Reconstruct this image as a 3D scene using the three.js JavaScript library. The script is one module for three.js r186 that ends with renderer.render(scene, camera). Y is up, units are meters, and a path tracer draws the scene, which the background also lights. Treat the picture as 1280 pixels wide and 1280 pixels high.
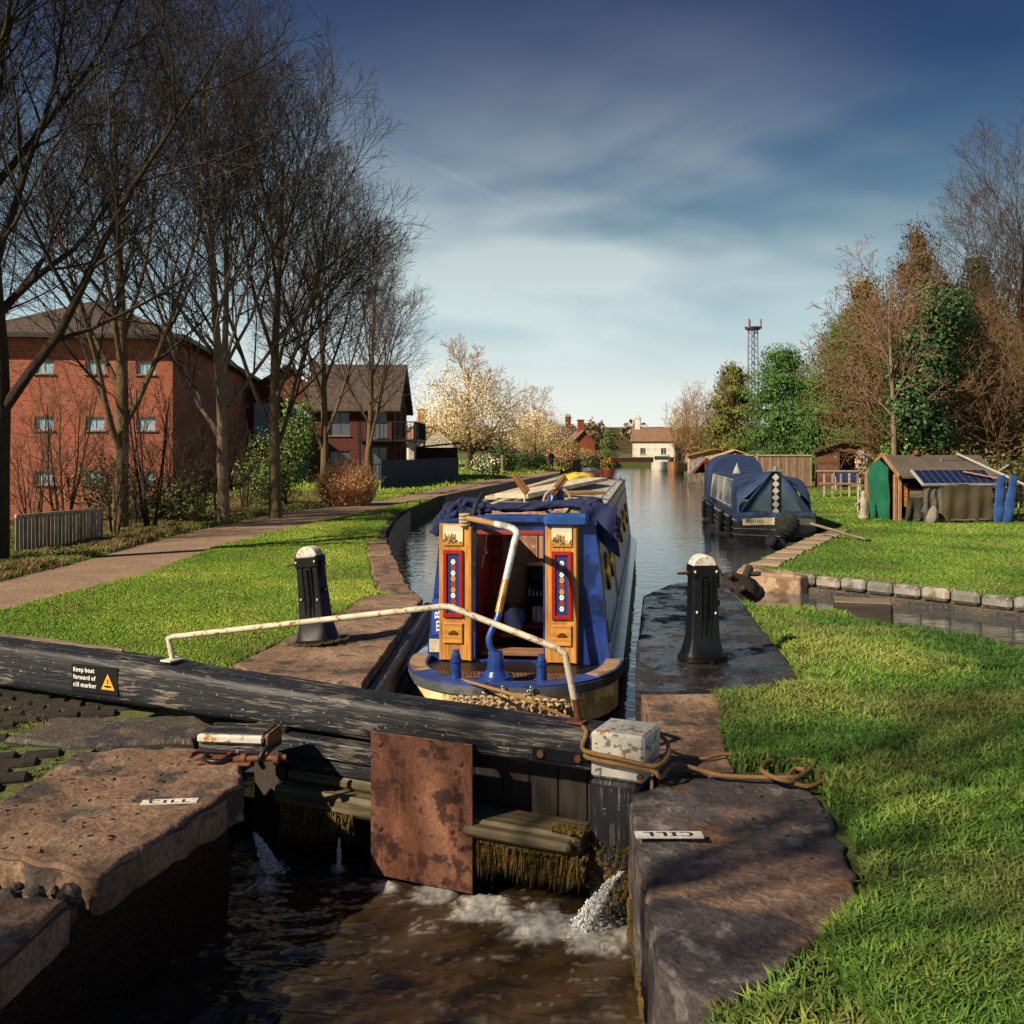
import * as THREE from 'three';
import { mergeGeometries, mergeVertices, toCreasedNormals } from 'three/addons/utils/BufferGeometryUtils.js';
import { MarchingCubes } from 'three/addons/objects/MarchingCubes.js';

// ---------------------------------------------------------------- camera
const scene = new THREE.Scene();
const F = 1280, EYE = 1.97;                      // focal length in photo pixels, eye height above the lock coping
const camera = new THREE.PerspectiveCamera(2 * Math.atan(0.5) * 180 / Math.PI, 1, 0.1, 2500);
camera.position.set(0, EYE, 0);
camera.lookAt(0, EYE, -10);
camera.setViewOffset(1280, 1280, 0, 80, 1280, 1280);
camera.updateMatrixWorld();
const renderer = new THREE.WebGLRenderer({ antialias: true });
renderer.toneMapping = THREE.LinearToneMapping;
renderer.toneMappingExposure = 1.55;
renderer.shadowMap.enabled = true;

// ---------------------------------------------------------------- noise
function rng(seed) { let a = seed >>> 0; return () => { a = (a + 0x6D2B79F5) | 0; let t = Math.imul(a ^ (a >>> 15), 1 | a); t = (t + Math.imul(t ^ (t >>> 7), 61 | t)) ^ t; return ((t ^ (t >>> 14)) >>> 0) / 4294967296; }; }
const PERM = (() => { const r = rng(77), p = new Float32Array(65536); for (let i = 0; i < 65536; i++) p[i] = r(); return p; })();
const hsh = (x, y, s) => PERM[((x * 73 + y * 1579 + s * 7919) ^ (x * 12289) ^ (y * 331)) & 65535];
function vn(x, y, per = 0, s = 0) {
  let xi = Math.floor(x), yi = Math.floor(y), fx = x - xi, fy = y - yi;
  fx = fx * fx * (3 - 2 * fx); fy = fy * fy * (3 - 2 * fy);
  let x1 = xi + 1, y1 = yi + 1;
  if (per) { xi = ((xi % per) + per) % per; yi = ((yi % per) + per) % per; x1 = ((x1 % per) + per) % per; y1 = ((y1 % per) + per) % per; }
  const a = hsh(xi, yi, s), b = hsh(x1, yi, s), c = hsh(xi, y1, s), d = hsh(x1, y1, s);
  return a + (b - a) * fx + (c - a) * fy + (a - b - c + d) * fx * fy;
}
function fbm(u, v, f, oct = 5, s = 0, fy = 0) {   // periodic on the unit square, 0..1
  let a = 0, amp = 0.5, t = 0; let fv = fy || f;
  for (let o = 0; o < oct; o++) { const per = Math.max(f, fv) === f && f === fv ? f : 0; a += amp * vn2(u * f, v * fv, f, fv, s + o); t += amp; amp *= 0.55; f *= 2; fv *= 2; }
  return a / t;
}
function vn2(x, y, px, py, s) {
  let xi = Math.floor(x), yi = Math.floor(y), fx = x - xi, fy = y - yi;
  fx = fx * fx * (3 - 2 * fx); fy = fy * fy * (3 - 2 * fy);
  const x0 = ((xi % px) + px) % px, x1 = (x0 + 1) % px, y0 = ((yi % py) + py) % py, y1 = (y0 + 1) % py;
  const a = hsh(x0, y0, s), b = hsh(x1, y0, s), c = hsh(x0, y1, s), d = hsh(x1, y1, s);
  return a + (b - a) * fx + (c - a) * fy + (a - b - c + d) * fx * fy;
}
const clamp = (x, a = 0, b = 1) => Math.min(b, Math.max(a, x));
const ss = (a, b, x) => { const t = clamp((x - a) / (b - a)); return t * t * (3 - 2 * t); };
const lerp = (a, b, t) => a + (b - a) * t;
const mix3 = (a, b, t) => [lerp(a[0], b[0], t), lerp(a[1], b[1], t), lerp(a[2], b[2], t)];

// ---------------------------------------------------------------- sky: clear spring air, wisps of high cloud
function makeSky() {
  const W = 2048, Hh = 1024, data = new Float32Array(W * Hh * 4);
  const stops = [[0, [0.60, 0.60, 0.54]], [2.7, [0.50, 0.545, 0.525]], [7, [0.25, 0.36, 0.40]], [11.5, [0.105, 0.185, 0.245]], [15.7, [0.046, 0.096, 0.168]], [20, [0.018, 0.043, 0.108]], [25, [0.0105, 0.025, 0.075]], [90, [0.0095, 0.022, 0.07]]];
  const grad = e => { for (let i = 1; i < stops.length; i++) if (e <= stops[i][0]) return mix3(stops[i - 1][1], stops[i][1], (e - stops[i - 1][0]) / (stops[i][0] - stops[i - 1][0])); return stops[stops.length - 1][1]; };
  for (let j = 0; j < Hh; j++) {
    const el = ((j + 0.5) / Hh - 0.5) * Math.PI, e = el * 180 / Math.PI;
    for (let i = 0; i < W; i++) {
      const phi = ((i + 0.5) / W - 0.5) * 2 * Math.PI, k = (j * W + i) * 4;
      let c = grad(Math.max(0, e));
      if (e > 0 && e < 75) {
        const cx = Math.cos(el) * Math.cos(phi), cz = Math.cos(el) * Math.sin(phi), q = Math.sin(el) + 0.16;
        const x = cx / q, z = cz / q;
        const wx = vn(x * 1.3 + 9, z * 1.3, 0, 3) * 1.2, wz = vn(x * 1.3, z * 1.3 + 5, 0, 4) * 1.2;
        let n = 0, a = 0.5, f = 1.1, t = 0;
        for (let o = 0; o < 6; o++) { n += a * vn((x * 0.62 + z * 0.30 + wx * 0.55) * f + 71, (z * 0.9 - x * 0.4 + wz * 0.55) * f + 23, 0, 10 + o); t += a; a *= 0.55; f *= 2.05; }
        n /= t;
        let az = (phi * 180 / Math.PI + 90 - 6) % 72; if (az > 36) az -= 72; if (az < -36) az += 72;                   // broad drifts of cirrus all round the sky
        const drift = Math.exp(-Math.pow(az / 17, 2) - Math.pow((e - 12 - az * 0.12) / 8.5, 2)) + 0.55 * Math.exp(-Math.pow((az + 13) / 9, 2) - Math.pow((e - 8) / 4, 2));
        const st = vn((x * 0.5 + z * 1.0) * 3.2 + 9, (z * 0.35 - x * 0.6) * 1.1 + 4, 0, 21) * 0.6 + vn((x * 0.5 + z) * 7.5 + 2, (z * 0.35 - x * 0.6) * 2.6, 0, 22) * 0.4;
        const m = clamp(ss(0.30, 0.72, n * 0.7 + st * 0.3) * (0.20 * ss(26, 12, e) + 0.04 + 0.95 * drift));
        const s = 0.62 * m * (0.35 + 0.65 * ss(28, 10, e));
        c = [c[0] + (0.60 - c[0]) * s * 0.75, c[1] + (0.64 - c[1]) * s * 0.75, c[2] + (0.62 - c[2]) * s * 0.72];
        // short vapour trail
        if (cz < 0) {
          const px = 640 + F * cx / -cz, py = 560 - F * Math.tan(el) * Math.cos(el) / -cz;
          const tt = (px - 505) / 150;
          if (tt > 0 && tt < 1) { const dy = Math.abs(py - (190 + 72 * tt)); const w = 3.2; const m2 = ss(w, 0, dy) * ss(0, 0.3, tt) * ss(1, 0.8, tt) * 0.045; c = [c[0] + m2, c[1] + m2, c[2] + m2]; }
        }
      }
      data[k] = c[0]; data[k + 1] = c[1]; data[k + 2] = c[2]; data[k + 3] = 1;
    }
  }
  const t = new THREE.DataTexture(data, W, Hh, THREE.RGBAFormat, THREE.FloatType);
  t.mapping = THREE.EquirectangularReflectionMapping; t.minFilter = t.magFilter = THREE.LinearFilter; t.wrapS = THREE.RepeatWrapping; t.needsUpdate = true;
  return t;
}
scene.background = makeSky();
scene.environment = scene.background;

// ---------------------------------------------------------------- sun: behind the camera's shoulder, to the west of the canal
const SUN = new THREE.Vector3(-0.655, 0.575, 0.49).normalize();
const sun = new THREE.DirectionalLight(0xffebcd, 4.8);
sun.name = 'sun';
sun.position.copy(SUN).multiplyScalar(80).add(new THREE.Vector3(0, 0, -25));
sun.target.position.set(0, 0, -25);
sun.castShadow = true; sun.shadow.mapSize.set(4096, 4096);
Object.assign(sun.shadow.camera, { left: -60, right: 60, top: 60, bottom: -60, near: 1, far: 220 });
sun.shadow.radius = 1.2;
scene.add(sun, sun.target);

// ---------------------------------------------------------------- helpers
const V3 = THREE.Vector3, V2 = THREE.Vector2;
const v3 = (x, y, z) => new V3(x, y, z);
const WATER = -0.55, LAWN = -0.25, POOL = -0.75;
const gp = (px, py, y = 0) => { const d = (EYE - y) * F / (py - 560); return v3((px - 640) * d / F, y, -d); };   // where a sight line meets the level y
const pd = (px, py, d) => v3((px - 640) * d / F, EYE - (py - 560) * d / F, -d);                                    // a point d metres away
const used = {};
const numbered = n => { const k = used[n] = (used[n] ?? -1) + 1; return k ? `${n}_${String(k).padStart(3, '0')}` : n; };
function tag(o, label, category, group) { o.userData.label = label; o.userData.category = category; if (group) o.userData.group = group; return o; }
function base(name, label, category, pos = [0, 0, 0], turn = 0, group) {
  const o = new THREE.Group(); o.name = numbered(name); o.position.set(...(pos.isVector3 ? pos.toArray() : pos)); o.rotation.y = turn; scene.add(o);
  return tag(o, label, category, group);
}
function setting(name, geo, mat) { const m = mesh(name, geo, mat, scene); m.name = numbered(name); m.userData.kind = 'structure'; return m; }
function mesh(name, geo, mat, parent) {
  const g = Array.isArray(geo) ? merge(geo) : geo;
  const m = new THREE.Mesh(g, mat); m.name = name; m.castShadow = m.receiveShadow = true; if (parent) parent.add(m); return m;
}
function merge(list) {
  const a = list.map(g => { let h = g.index ? g.toNonIndexed() : g; for (const k of Object.keys(h.attributes)) if (!['position', 'normal', 'uv', 'color'].includes(k)) h.deleteAttribute(k); return h; });
  const hasC = a.some(g => g.attributes.color);
  for (const g of a) if (hasC && !g.attributes.color) g.setAttribute('color', new THREE.BufferAttribute(new Float32Array(g.attributes.position.count * 3).fill(1), 3));
  return mergeGeometries(a, false);
}
// uv in metres, by the way each face looks; o shifts the pattern
function buv(geo, o = 0) {
  const g = geo.index ? geo.toNonIndexed() : geo, p = g.attributes.position, uv = new Float32Array(p.count * 2);
  const a = v3(), b = v3(), c = v3(), n = v3();
  for (let i = 0; i < p.count; i += 3) {
    a.fromBufferAttribute(p, i); b.fromBufferAttribute(p, i + 1); c.fromBufferAttribute(p, i + 2);
    n.crossVectors(b.sub(a), c.sub(a)); const x = Math.abs(n.x), y = Math.abs(n.y), z = Math.abs(n.z);
    for (let k = i; k < i + 3; k++) {
      const X = p.getX(k), Y = p.getY(k), Z = p.getZ(k);
      if (y >= x && y >= z) { uv[2 * k] = X + o; uv[2 * k + 1] = Z + o * 0.7; } else if (z >= x) { uv[2 * k] = X + o; uv[2 * k + 1] = Y + o * 0.7; } else { uv[2 * k] = Z + o; uv[2 * k + 1] = Y + o * 0.7; }
    }
  }
  g.setAttribute('uv', new THREE.BufferAttribute(uv, 2)); return g;
}
// chamfered box, 44 triangles
function cbox(w, h, d, c = 0.01, o = 0) {
  c = Math.min(c, w * 0.45, h * 0.45, d * 0.45);
  const W = w / 2, H = h / 2, D = d / 2, P = [], vx = (x, y, z) => [x * W, y * (H - c), z * (D - c)], vy = (x, y, z) => [x * (W - c), y * H, z * (D - c)], vz = (x, y, z) => [x * (W - c), y * (H - c), z * D];
  const tri = (a, b, e) => {
    const u = [b[0] - a[0], b[1] - a[1], b[2] - a[2]], v = [e[0] - a[0], e[1] - a[1], e[2] - a[2]];
    const n = [u[1] * v[2] - u[2] * v[1], u[2] * v[0] - u[0] * v[2], u[0] * v[1] - u[1] * v[0]];
    const out = n[0] * (a[0] + b[0] + e[0]) + n[1] * (a[1] + b[1] + e[1]) + n[2] * (a[2] + b[2] + e[2]) > 0;
    P.push(...a, ...(out ? b : e), ...(out ? e : b));
  };
  const quad = (a, b, e, f) => { tri(a, b, e); tri(a, e, f); };
  for (const s of [-1, 1]) {
    quad(vx(s, -1, -1), vx(s, 1, -1), vx(s, 1, 1), vx(s, -1, 1)); quad(vy(-1, s, -1), vy(1, s, -1), vy(1, s, 1), vy(-1, s, 1)); quad(vz(-1, -1, s), vz(1, -1, s), vz(1, 1, s), vz(-1, 1, s));
    for (const t of [-1, 1]) {
      quad(vx(s, t, -1), vx(s, t, 1), vy(s, t, 1), vy(s, t, -1)); quad(vx(s, -1, t), vx(s, 1, t), vz(s, 1, t), vz(s, -1, t)); quad(vy(-1, s, t), vy(1, s, t), vz(1, s, t), vz(-1, s, t));
      for (const q of [-1, 1]) tri(vx(s, t, q), vy(s, t, q), vz(s, t, q));
    }
  }
  const g = new THREE.BufferGeometry(); g.setAttribute('position', new THREE.BufferAttribute(new Float32Array(P), 3)); g.computeVertexNormals();
  return buv(g, o);
}
const box = (w, h, d, x = 0, y = 0, z = 0, c = 0.01, o = 0) => cbox(w, h, d, c, o).translate(x, y, z);
// bar between two points: w across, t thick
function bar(a, b, w, t = w, c = 0.006, up = v3(0, 1, 0)) {
  const L = a.distanceTo(b), g = cbox(L, t, w, c, a.x * 3.1 + a.y * 1.7), x = b.clone().sub(a).normalize(), z = v3().crossVectors(x, up);
  if (z.lengthSq() < 1e-6) z.set(0, 0, 1); z.normalize(); const y = v3().crossVectors(z, x).normalize();
  g.applyMatrix4(new THREE.Matrix4().makeBasis(x, y, z).setPosition(a.clone().add(b).multiplyScalar(0.5))); return g;
}
const cyl = (r1, r2, h, x = 0, y = 0, z = 0, n = 16) => buv(new THREE.CylinderGeometry(r1, r2, h, n)).translate(x, y, z);
function rod(a, b, r, n = 8, r2 = r) { const L = a.distanceTo(b), g = new THREE.CylinderGeometry(r2, r, L, n); g.applyQuaternion(new THREE.Quaternion().setFromUnitVectors(v3(0, 1, 0), b.clone().sub(a).normalize())); return buv(g.translate((a.x + b.x) / 2, (a.y + b.y) / 2, (a.z + b.z) / 2)); }
function tube(pts, r, n = 8, seg = 0, tension = 0.5, closed = false) {
  const c = new THREE.CatmullRomCurve3(pts, closed, 'catmullrom', tension); const L = c.getLength(), g = new THREE.TubeGeometry(c, seg || pts.length * 8, r, n, closed);
  const uv = g.attributes.uv; for (let i = 0; i < uv.count; i++) uv.setXY(i, uv.getX(i) * L, uv.getY(i) * r * 6.28);
  if (closed) return g;
  const caps = [0, 1].map(t => new THREE.SphereGeometry(r, n, 4).translate(...c.getPoint(t).toArray()));
  return merge([g, ...caps]);
}
// skin over rings of points; uv in metres
function loft(rings, { closed = true, caps = true, crease = 0, vf = null } = {}) {
  const n = rings[0].length, P = [], U = [], I = []; const w = closed ? n + 1 : n; let u = 0;
  rings.forEach((r, i) => { if (i) u += r[0].distanceTo(rings[i - 1][0]); let v = 0; for (let k = 0; k < w; k++) { const p = r[k % n]; if (k) v += p.distanceTo(r[(k - 1) % n]); P.push(p.x, p.y, p.z); U.push(u, v); } });
  for (let i = 0; i < rings.length - 1; i++) for (let k = 0; k < w - 1; k++) { const a = i * w + k, b = a + 1, c = a + w, d = c + 1; I.push(a, c, b, b, c, d); }
  let g = new THREE.BufferGeometry(); g.setAttribute('position', new THREE.Float32BufferAttribute(P, 3)); g.setAttribute('uv', new THREE.Float32BufferAttribute(U, 2)); g.setIndex(I);
  if (closed) { g.computeVertexNormals(); const N = g.attributes.normal; for (let i = 0; i < rings.length; i++) { const a = i * w, b = a + w - 1, q = v3(N.getX(a) + N.getX(b), N.getY(a) + N.getY(b), N.getZ(a) + N.getZ(b)).normalize(); N.setXYZ(a, q.x, q.y, q.z); N.setXYZ(b, q.x, q.y, q.z); } } else g.computeVertexNormals();
  const out = [crease ? toCreasedNormals(g, crease) : g];
  if (closed && caps) for (const r of [rings[0], rings[rings.length - 1]]) { const c = r.reduce((s, p) => s.add(p), v3()).multiplyScalar(1 / n), q = []; for (let k = 0; k < n; k++) { const a = r[k], b = r[(k + 1) % n]; q.push(c.x, c.y, c.z, a.x, a.y, a.z, b.x, b.y, b.z); } const h = new THREE.BufferGeometry(); h.setAttribute('position', new THREE.Float32BufferAttribute(q, 3)); h.computeVertexNormals(); out.push(buv(h)); }
  return merge(out);
}
// flat prism from an outline in the xz plane (x, z pairs), top at y1, down to y0
function prism(pts, y0, y1, bevel = 0) {
  const s = new THREE.Shape(pts.map(p => new V2(p[0], -p[1])));
  const g = new THREE.ExtrudeGeometry(s, { depth: y1 - y0 - 2 * bevel, bevelEnabled: bevel > 0, bevelThickness: bevel, bevelSize: bevel, bevelOffset: -bevel, bevelSegments: 2, steps: 1 });
  g.rotateX(-Math.PI / 2).translate(0, y0 + bevel, 0); return buv(g);
}
// flat sheet from an outline in the xz plane
function sheet(pts, y) { const g = new THREE.ShapeGeometry(new THREE.Shape(pts.map(p => new V2(p[0], -p[1])))); return buv(g.rotateX(-Math.PI / 2).translate(0, y, 0)); }
// upright plate from an outline in the xy plane, d thick towards -z
function plate(pts, d, holes = [], bevel = 0) {
  const s = new THREE.Shape(pts.map(p => new V2(...p))); for (const h of holes) s.holes.push(new THREE.Path(h.map(p => new V2(...p))));
  const g = new THREE.ExtrudeGeometry(s, { depth: d - 2 * bevel, bevelEnabled: bevel > 0, bevelThickness: bevel, bevelSize: bevel, bevelOffset: -bevel, bevelSegments: 1 });
  return buv(g.translate(0, 0, -d + bevel));
}
// worn stone: outline (world x, z pairs, star shaped), uneven top, rounded irregular arris, sides to y0
function worn(pts, y0, y1, { seed = 1, amp = 0.012, round = 0.05, n = 120, rings = 16, jag = 0.015 } = {}) {
  const L = pts.length, per = []; let tot = 0; const seg = pts.map((p, i) => { const q = pts[(i + 1) % L], l = Math.hypot(q[0] - p[0], q[1] - p[1]); tot += l; return l; });
  for (let i = 0; i < n; i++) { let s = i / n * tot, k = 0; while (s > seg[k]) { s -= seg[k]; k++; } const p = pts[k], q = pts[(k + 1) % L], t = s / seg[k]; per.push([lerp(p[0], q[0], t), lerp(p[1], q[1], t)]); }
  const c = pts.reduce((s, p) => [s[0] + p[0] / L, s[1] + p[1] / L], [0, 0]);
  const P = [], I = [], U = []; const put = (x, y, z, u, v) => { P.push(x, y, z); U.push(u ?? x, v ?? z); };
  const prof = []; for (let r = 0; r <= rings; r++) prof.push([r / rings, 0]);
  const edge = [[0.35, -0.06], [0.68, -0.25], [0.92, -0.62], [1, -1]];
  const all = []; const R0 = per.map(p => Math.hypot(p[0] - c[0], p[1] - c[1]));
  for (let r = 0; r <= rings + edge.length + 3; r++) all.push(r);
  for (const r of all) for (let i = 0; i <= n; i++) {
    const p = per[i % n], R = R0[i % n], dx = (p[0] - c[0]) / R, dz = (p[1] - c[1]) / R;
    const j = (vn((i % n) * 0.35, seed * 3.3, 0, seed) - 0.5) * 2 * jag, rr = round * (0.6 + 0.9 * vn((i % n) * 0.2, 7, 0, seed + 5));
    let rad, y;
    if (r <= rings) { rad = (R - rr + j) * (r / rings); y = 0; } else if (r <= rings + edge.length) { const e = edge[r - rings - 1]; rad = R - rr + j + rr * e[0]; y = e[1] * rr; } else { rad = R + j + (vn((i % n) * 0.6, r * 2.1, 0, seed + 9) - 0.5) * jag; y = lerp(-rr, y0 - y1, (r - rings - edge.length) / 3); }
    const x = c[0] + dx * rad, z = c[1] + dz * rad;
    const bump = r <= rings + 3 ? amp * ((vn(x * 2.1, z * 2.1, 0, seed) - 0.5) * 2 + (vn(x * 6, z * 6, 0, seed + 1) - 0.5) * 0.9 + (vn(x * 17, z * 17, 0, seed + 2) - 0.5) * 0.45) : 0;
    if (r > rings + edge.length - 1) put(x, y1 + y, z, i / n * tot, y); else put(x, y1 + y + bump, z);
  }
  const w = n + 1; for (let r = 0; r < all.length - 1; r++) for (let i = 0; i < n; i++) { const a = r * w + i, b = a + 1, d = a + w, e = d + 1; I.push(a, b, d, b, e, d); }
  let g = new THREE.BufferGeometry(); g.setAttribute('position', new THREE.Float32BufferAttribute(P, 3)); g.setAttribute('uv', new THREE.Float32BufferAttribute(U, 2)); g.setIndex(I); g.computeVertexNormals();
  // make it look outwards
  const N = g.attributes.normal; if (N.getY(Math.floor(rings / 2) * w + 3) < 0) { const q = g.index.array; for (let i = 0; i < q.length; i += 3) { const t = q[i]; q[i] = q[i + 1]; q[i + 1] = t; } g.computeVertexNormals(); }
  return g.toNonIndexed();
}

// ---------------------------------------------------------------- materials
function tex(size, fn, tile = 1, { srgb = true, bump = false, rot = 0 } = {}) {
  const data = new Uint8Array(size * size * 4), hb = bump ? new Uint8Array(size * size * 4) : null;
  for (let j = 0; j < size; j++) for (let i = 0; i < size; i++) {
    const c = fn((i + 0.5) / size, (j + 0.5) / size), k = (j * size + i) * 4;
    data[k] = clamp(c[0]) * 255; data[k + 1] = clamp(c[1]) * 255; data[k + 2] = clamp(c[2]) * 255; data[k + 3] = 255;
    if (hb) { hb[k] = hb[k + 1] = hb[k + 2] = clamp(c[3]) * 255; hb[k + 3] = 255; }
  }
  const mk = (d, s) => { const t = new THREE.DataTexture(d, size, size); t.wrapS = t.wrapT = THREE.RepeatWrapping; t.magFilter = THREE.LinearFilter; t.minFilter = THREE.LinearMipmapLinearFilter; t.generateMipmaps = true; if (s) t.colorSpace = THREE.SRGBColorSpace; t.repeat.set(1 / tile, 1 / tile); t.rotation = rot; t.needsUpdate = true; return t; };
  const m = mk(data, srgb); if (hb) m.userData.bump = mk(hb, false); return m;
}
const turned = t => { const c = t.clone(); c.rotation = Math.PI / 2; c.needsUpdate = true; if (t.userData.bump) { c.userData = { bump: t.userData.bump.clone() }; c.userData.bump.rotation = Math.PI / 2; c.userData.bump.needsUpdate = true; } return c; };
const scaled = (t, tile) => { const c = t.clone(); c.repeat.set(1 / tile, 1 / tile); c.needsUpdate = true; if (t.userData.bump) { c.userData = { bump: t.userData.bump.clone() }; c.userData.bump.repeat.set(1 / tile, 1 / tile); c.userData.bump.needsUpdate = true; } return c; };
function mat(o) { const m = o.clearcoat || o.sheen || o.transmission ? new THREE.MeshPhysicalMaterial(o) : new THREE.MeshStandardMaterial({ roughness: 0.85, ...o }); m.side = THREE.DoubleSide; return m; }
const tmat = (t, bumpScale, o = {}) => mat({ map: t, bumpMap: t.userData.bump || null, bumpScale, ...o });
const hx = h => [(h >> 16 & 255) / 255, (h >> 8 & 255) / 255, (h & 255) / 255];
const T = {}, M = {};
T.stone = tex(1024, (u, v) => {
  const a = fbm(u, v, 4, 6, 1), b = fbm(u, v, 24, 4, 9), c = fbm(u, v, 90, 3, 17), l = ss(0.54, 0.66, fbm(u, v, 7, 6, 31)), w = ss(0.60, 0.72, fbm(u, v, 12, 5, 47));
  let k = mix3(hx(0x8f6f58), hx(0xb39478), ss(0.3, 0.7, a)); k = mix3(k, hx(0x5d4a41), ss(0.55, 0.75, b) * 0.6); k = mix3(k, hx(0x3b3a3b), l * 0.72); k = mix3(k, hx(0xb3a48e), w * 0.35);
  const s = 0.80 + 0.42 * (c - 0.5) + 0.3 * (b - 0.5); return [k[0] * s, k[1] * s, k[2] * s, 0.5 * a + 0.3 * b + 0.35 * c - 0.1 * l];
}, 1.6, { bump: true });
T.darkstone = tex(1024, (u, v) => {
  const a = fbm(u, v, 5, 6, 61), b = fbm(u, v, 30, 4, 69), c = fbm(u, v, 100, 3, 77), l = ss(0.50, 0.62, a);
  let k = mix3(hx(0x5b5049), hx(0x37363a), l); k = mix3(k, hx(0x7d6a59), ss(0.58, 0.72, fbm(u, v, 9, 5, 81)) * 0.6); k = mix3(k, hx(0x4c5233), ss(0.60, 0.72, fbm(u, v, 13, 5, 85)) * 0.5); k = mix3(k, hx(0x9a948a), ss(0.66, 0.74, b) * 0.55);
  const s = 0.78 + 0.5 * (c - 0.5); return [k[0] * s, k[1] * s, k[2] * s, 0.45 * a + 0.4 * b + 0.35 * c];
}, 1.4, { bump: true });
T.wood = tex(512, (u, v) => {
  const g = fbm(u, v, 3, 5, 5, 40), h = fbm(u, v, 8, 4, 15, 96), k = fbm(u, v, 4, 4, 25); const s = 0.62 + 0.5 * g + 0.25 * (h - 0.5) + 0.2 * (k - 0.5); return [s, s * 0.985, s * 0.96, g * 0.7 + h * 0.4];
}, 1, { bump: true });
T.woodV = turned(T.wood);
T.paint = tex(1024, (u, v) => {           // black paint worn along the grain
  const g = fbm(u, v, 3, 5, 5, 48), h = fbm(u, v, 14, 4, 15, 160), p = fbm(u, v, 5, 5, 33, 10), sp = fbm(u, v, 60, 3, 39);
  const wear = ss(0.56, 0.64, p * 0.5 + h * 0.5), gr = ss(0.62, 0.74, g * 0.5 + h * 0.5 + (p - 0.5) * 0.3);
  let k = mix3(hx(0x14161c), hx(0x262a33), g); k = mix3(k, hx(0x75695a), wear * 0.7); k = mix3(k, hx(0x9b968c), gr * 0.5); k = mix3(k, hx(0xa9a59c), ss(0.79, 0.84, sp) * 0.7);
  return [k[0], k[1], k[2], 0.5 + 0.5 * (g - 0.5) - 0.3 * wear + 0.3 * (h - 0.5)];
}, 1.7, { bump: true });
T.rust = tex(1024, (u, v) => {
  const a = fbm(u, v, 3, 6, 101), b = fbm(u, v, 16, 5, 107), c = fbm(u, v, 80, 3, 113), st = fbm(u, v, 40, 4, 119, 5);
  let k = mix3(hx(0x86583f), hx(0xb08468), ss(0.35, 0.65, a)); k = mix3(k, hx(0x4f2c24), ss(0.52, 0.68, b) * 0.75); k = mix3(k, hx(0xb98a72), ss(0.6, 0.72, st) * 0.35); k = mix3(k, hx(0x3a2420), ss(0.63, 0.7, fbm(u, v, 9, 5, 131)) * 0.7);
  const s = 0.9 + 0.35 * (c - 0.5); return [k[0] * s, k[1] * s, k[2] * s, 0.4 * b + 0.5 * c];
}, 1.1, { bump: true });
T.white = tex(512, (u, v) => {
  const a = fbm(u, v, 4, 5, 141), b = fbm(u, v, 20, 4, 147), c = fbm(u, v, 7, 5, 151), r = ss(0.62, 0.70, c) * ss(0.4, 0.6, b);
  let k = mix3(hx(0xd9d6cc), hx(0xbdb9ae), a); k = mix3(k, hx(0x6b655e), ss(0.63, 0.70, b * 0.6 + a * 0.4) * 0.9); k = mix3(k, hx(0xa06a2c), r * 0.85); return [...k, 0.5 + 0.4 * (b - 0.5) + 0.3 * (a - 0.5)];
}, 0.5, { bump: true });
T.fine = tex(512, (u, v) => { const a = fbm(u, v, 4, 5, 161), b = fbm(u, v, 32, 4, 167); const s = 0.82 + 0.22 * (a - 0.5) + 0.2 * (b - 0.5); return [s, s, s, 0.5 * a + 0.5 * b]; }, 1, { bump: true });
T.weather = tex(512, (u, v) => { const a = fbm(u, v, 3, 6, 171), b = fbm(u, v, 24, 4, 177), c = ss(0.57, 0.7, fbm(u, v, 6, 5, 181)); const s = 0.85 + 0.5 * (a - 0.5) + 0.25 * (b - 0.5); const k = mix3([s, s, s], [s * 0.62, s * 0.56, s * 0.48], c * 0.7); return [...k, 0.5 * a + 0.5 * b]; }, 1.3, { bump: true });
T.soil = tex(1024, (u, v) => {
  const a = fbm(u, v, 5, 6, 191), b = fbm(u, v, 40, 4, 197), c = fbm(u, v, 120, 2, 203); let k = mix3(hx(0x3f4d1e), hx(0x5d6a2a), a); k = mix3(k, hx(0x5a4c33), ss(0.55, 0.7, b) * 0.5); const s = 0.75 + 0.5 * c; return [k[0] * s, k[1] * s, k[2] * s, b * 0.6 + c * 0.4];
}, 2.5, { bump: true });
T.path = tex(1024, (u, v) => {
  const a = fbm(u, v, 4, 6, 211), b = fbm(u, v, 48, 4, 217), c = fbm(u, v, 150, 2, 223); let k = mix3(hx(0x77604f), hx(0x9a8069), a); k = mix3(k, hx(0x5c4a3e), ss(0.55, 0.7, b) * 0.5); k = mix3(k, hx(0xb39f88), ss(0.66, 0.72, c) * 0.6); return [...k, b * 0.5 + c * 0.5];
}, 2.2, { bump: true });
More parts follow.
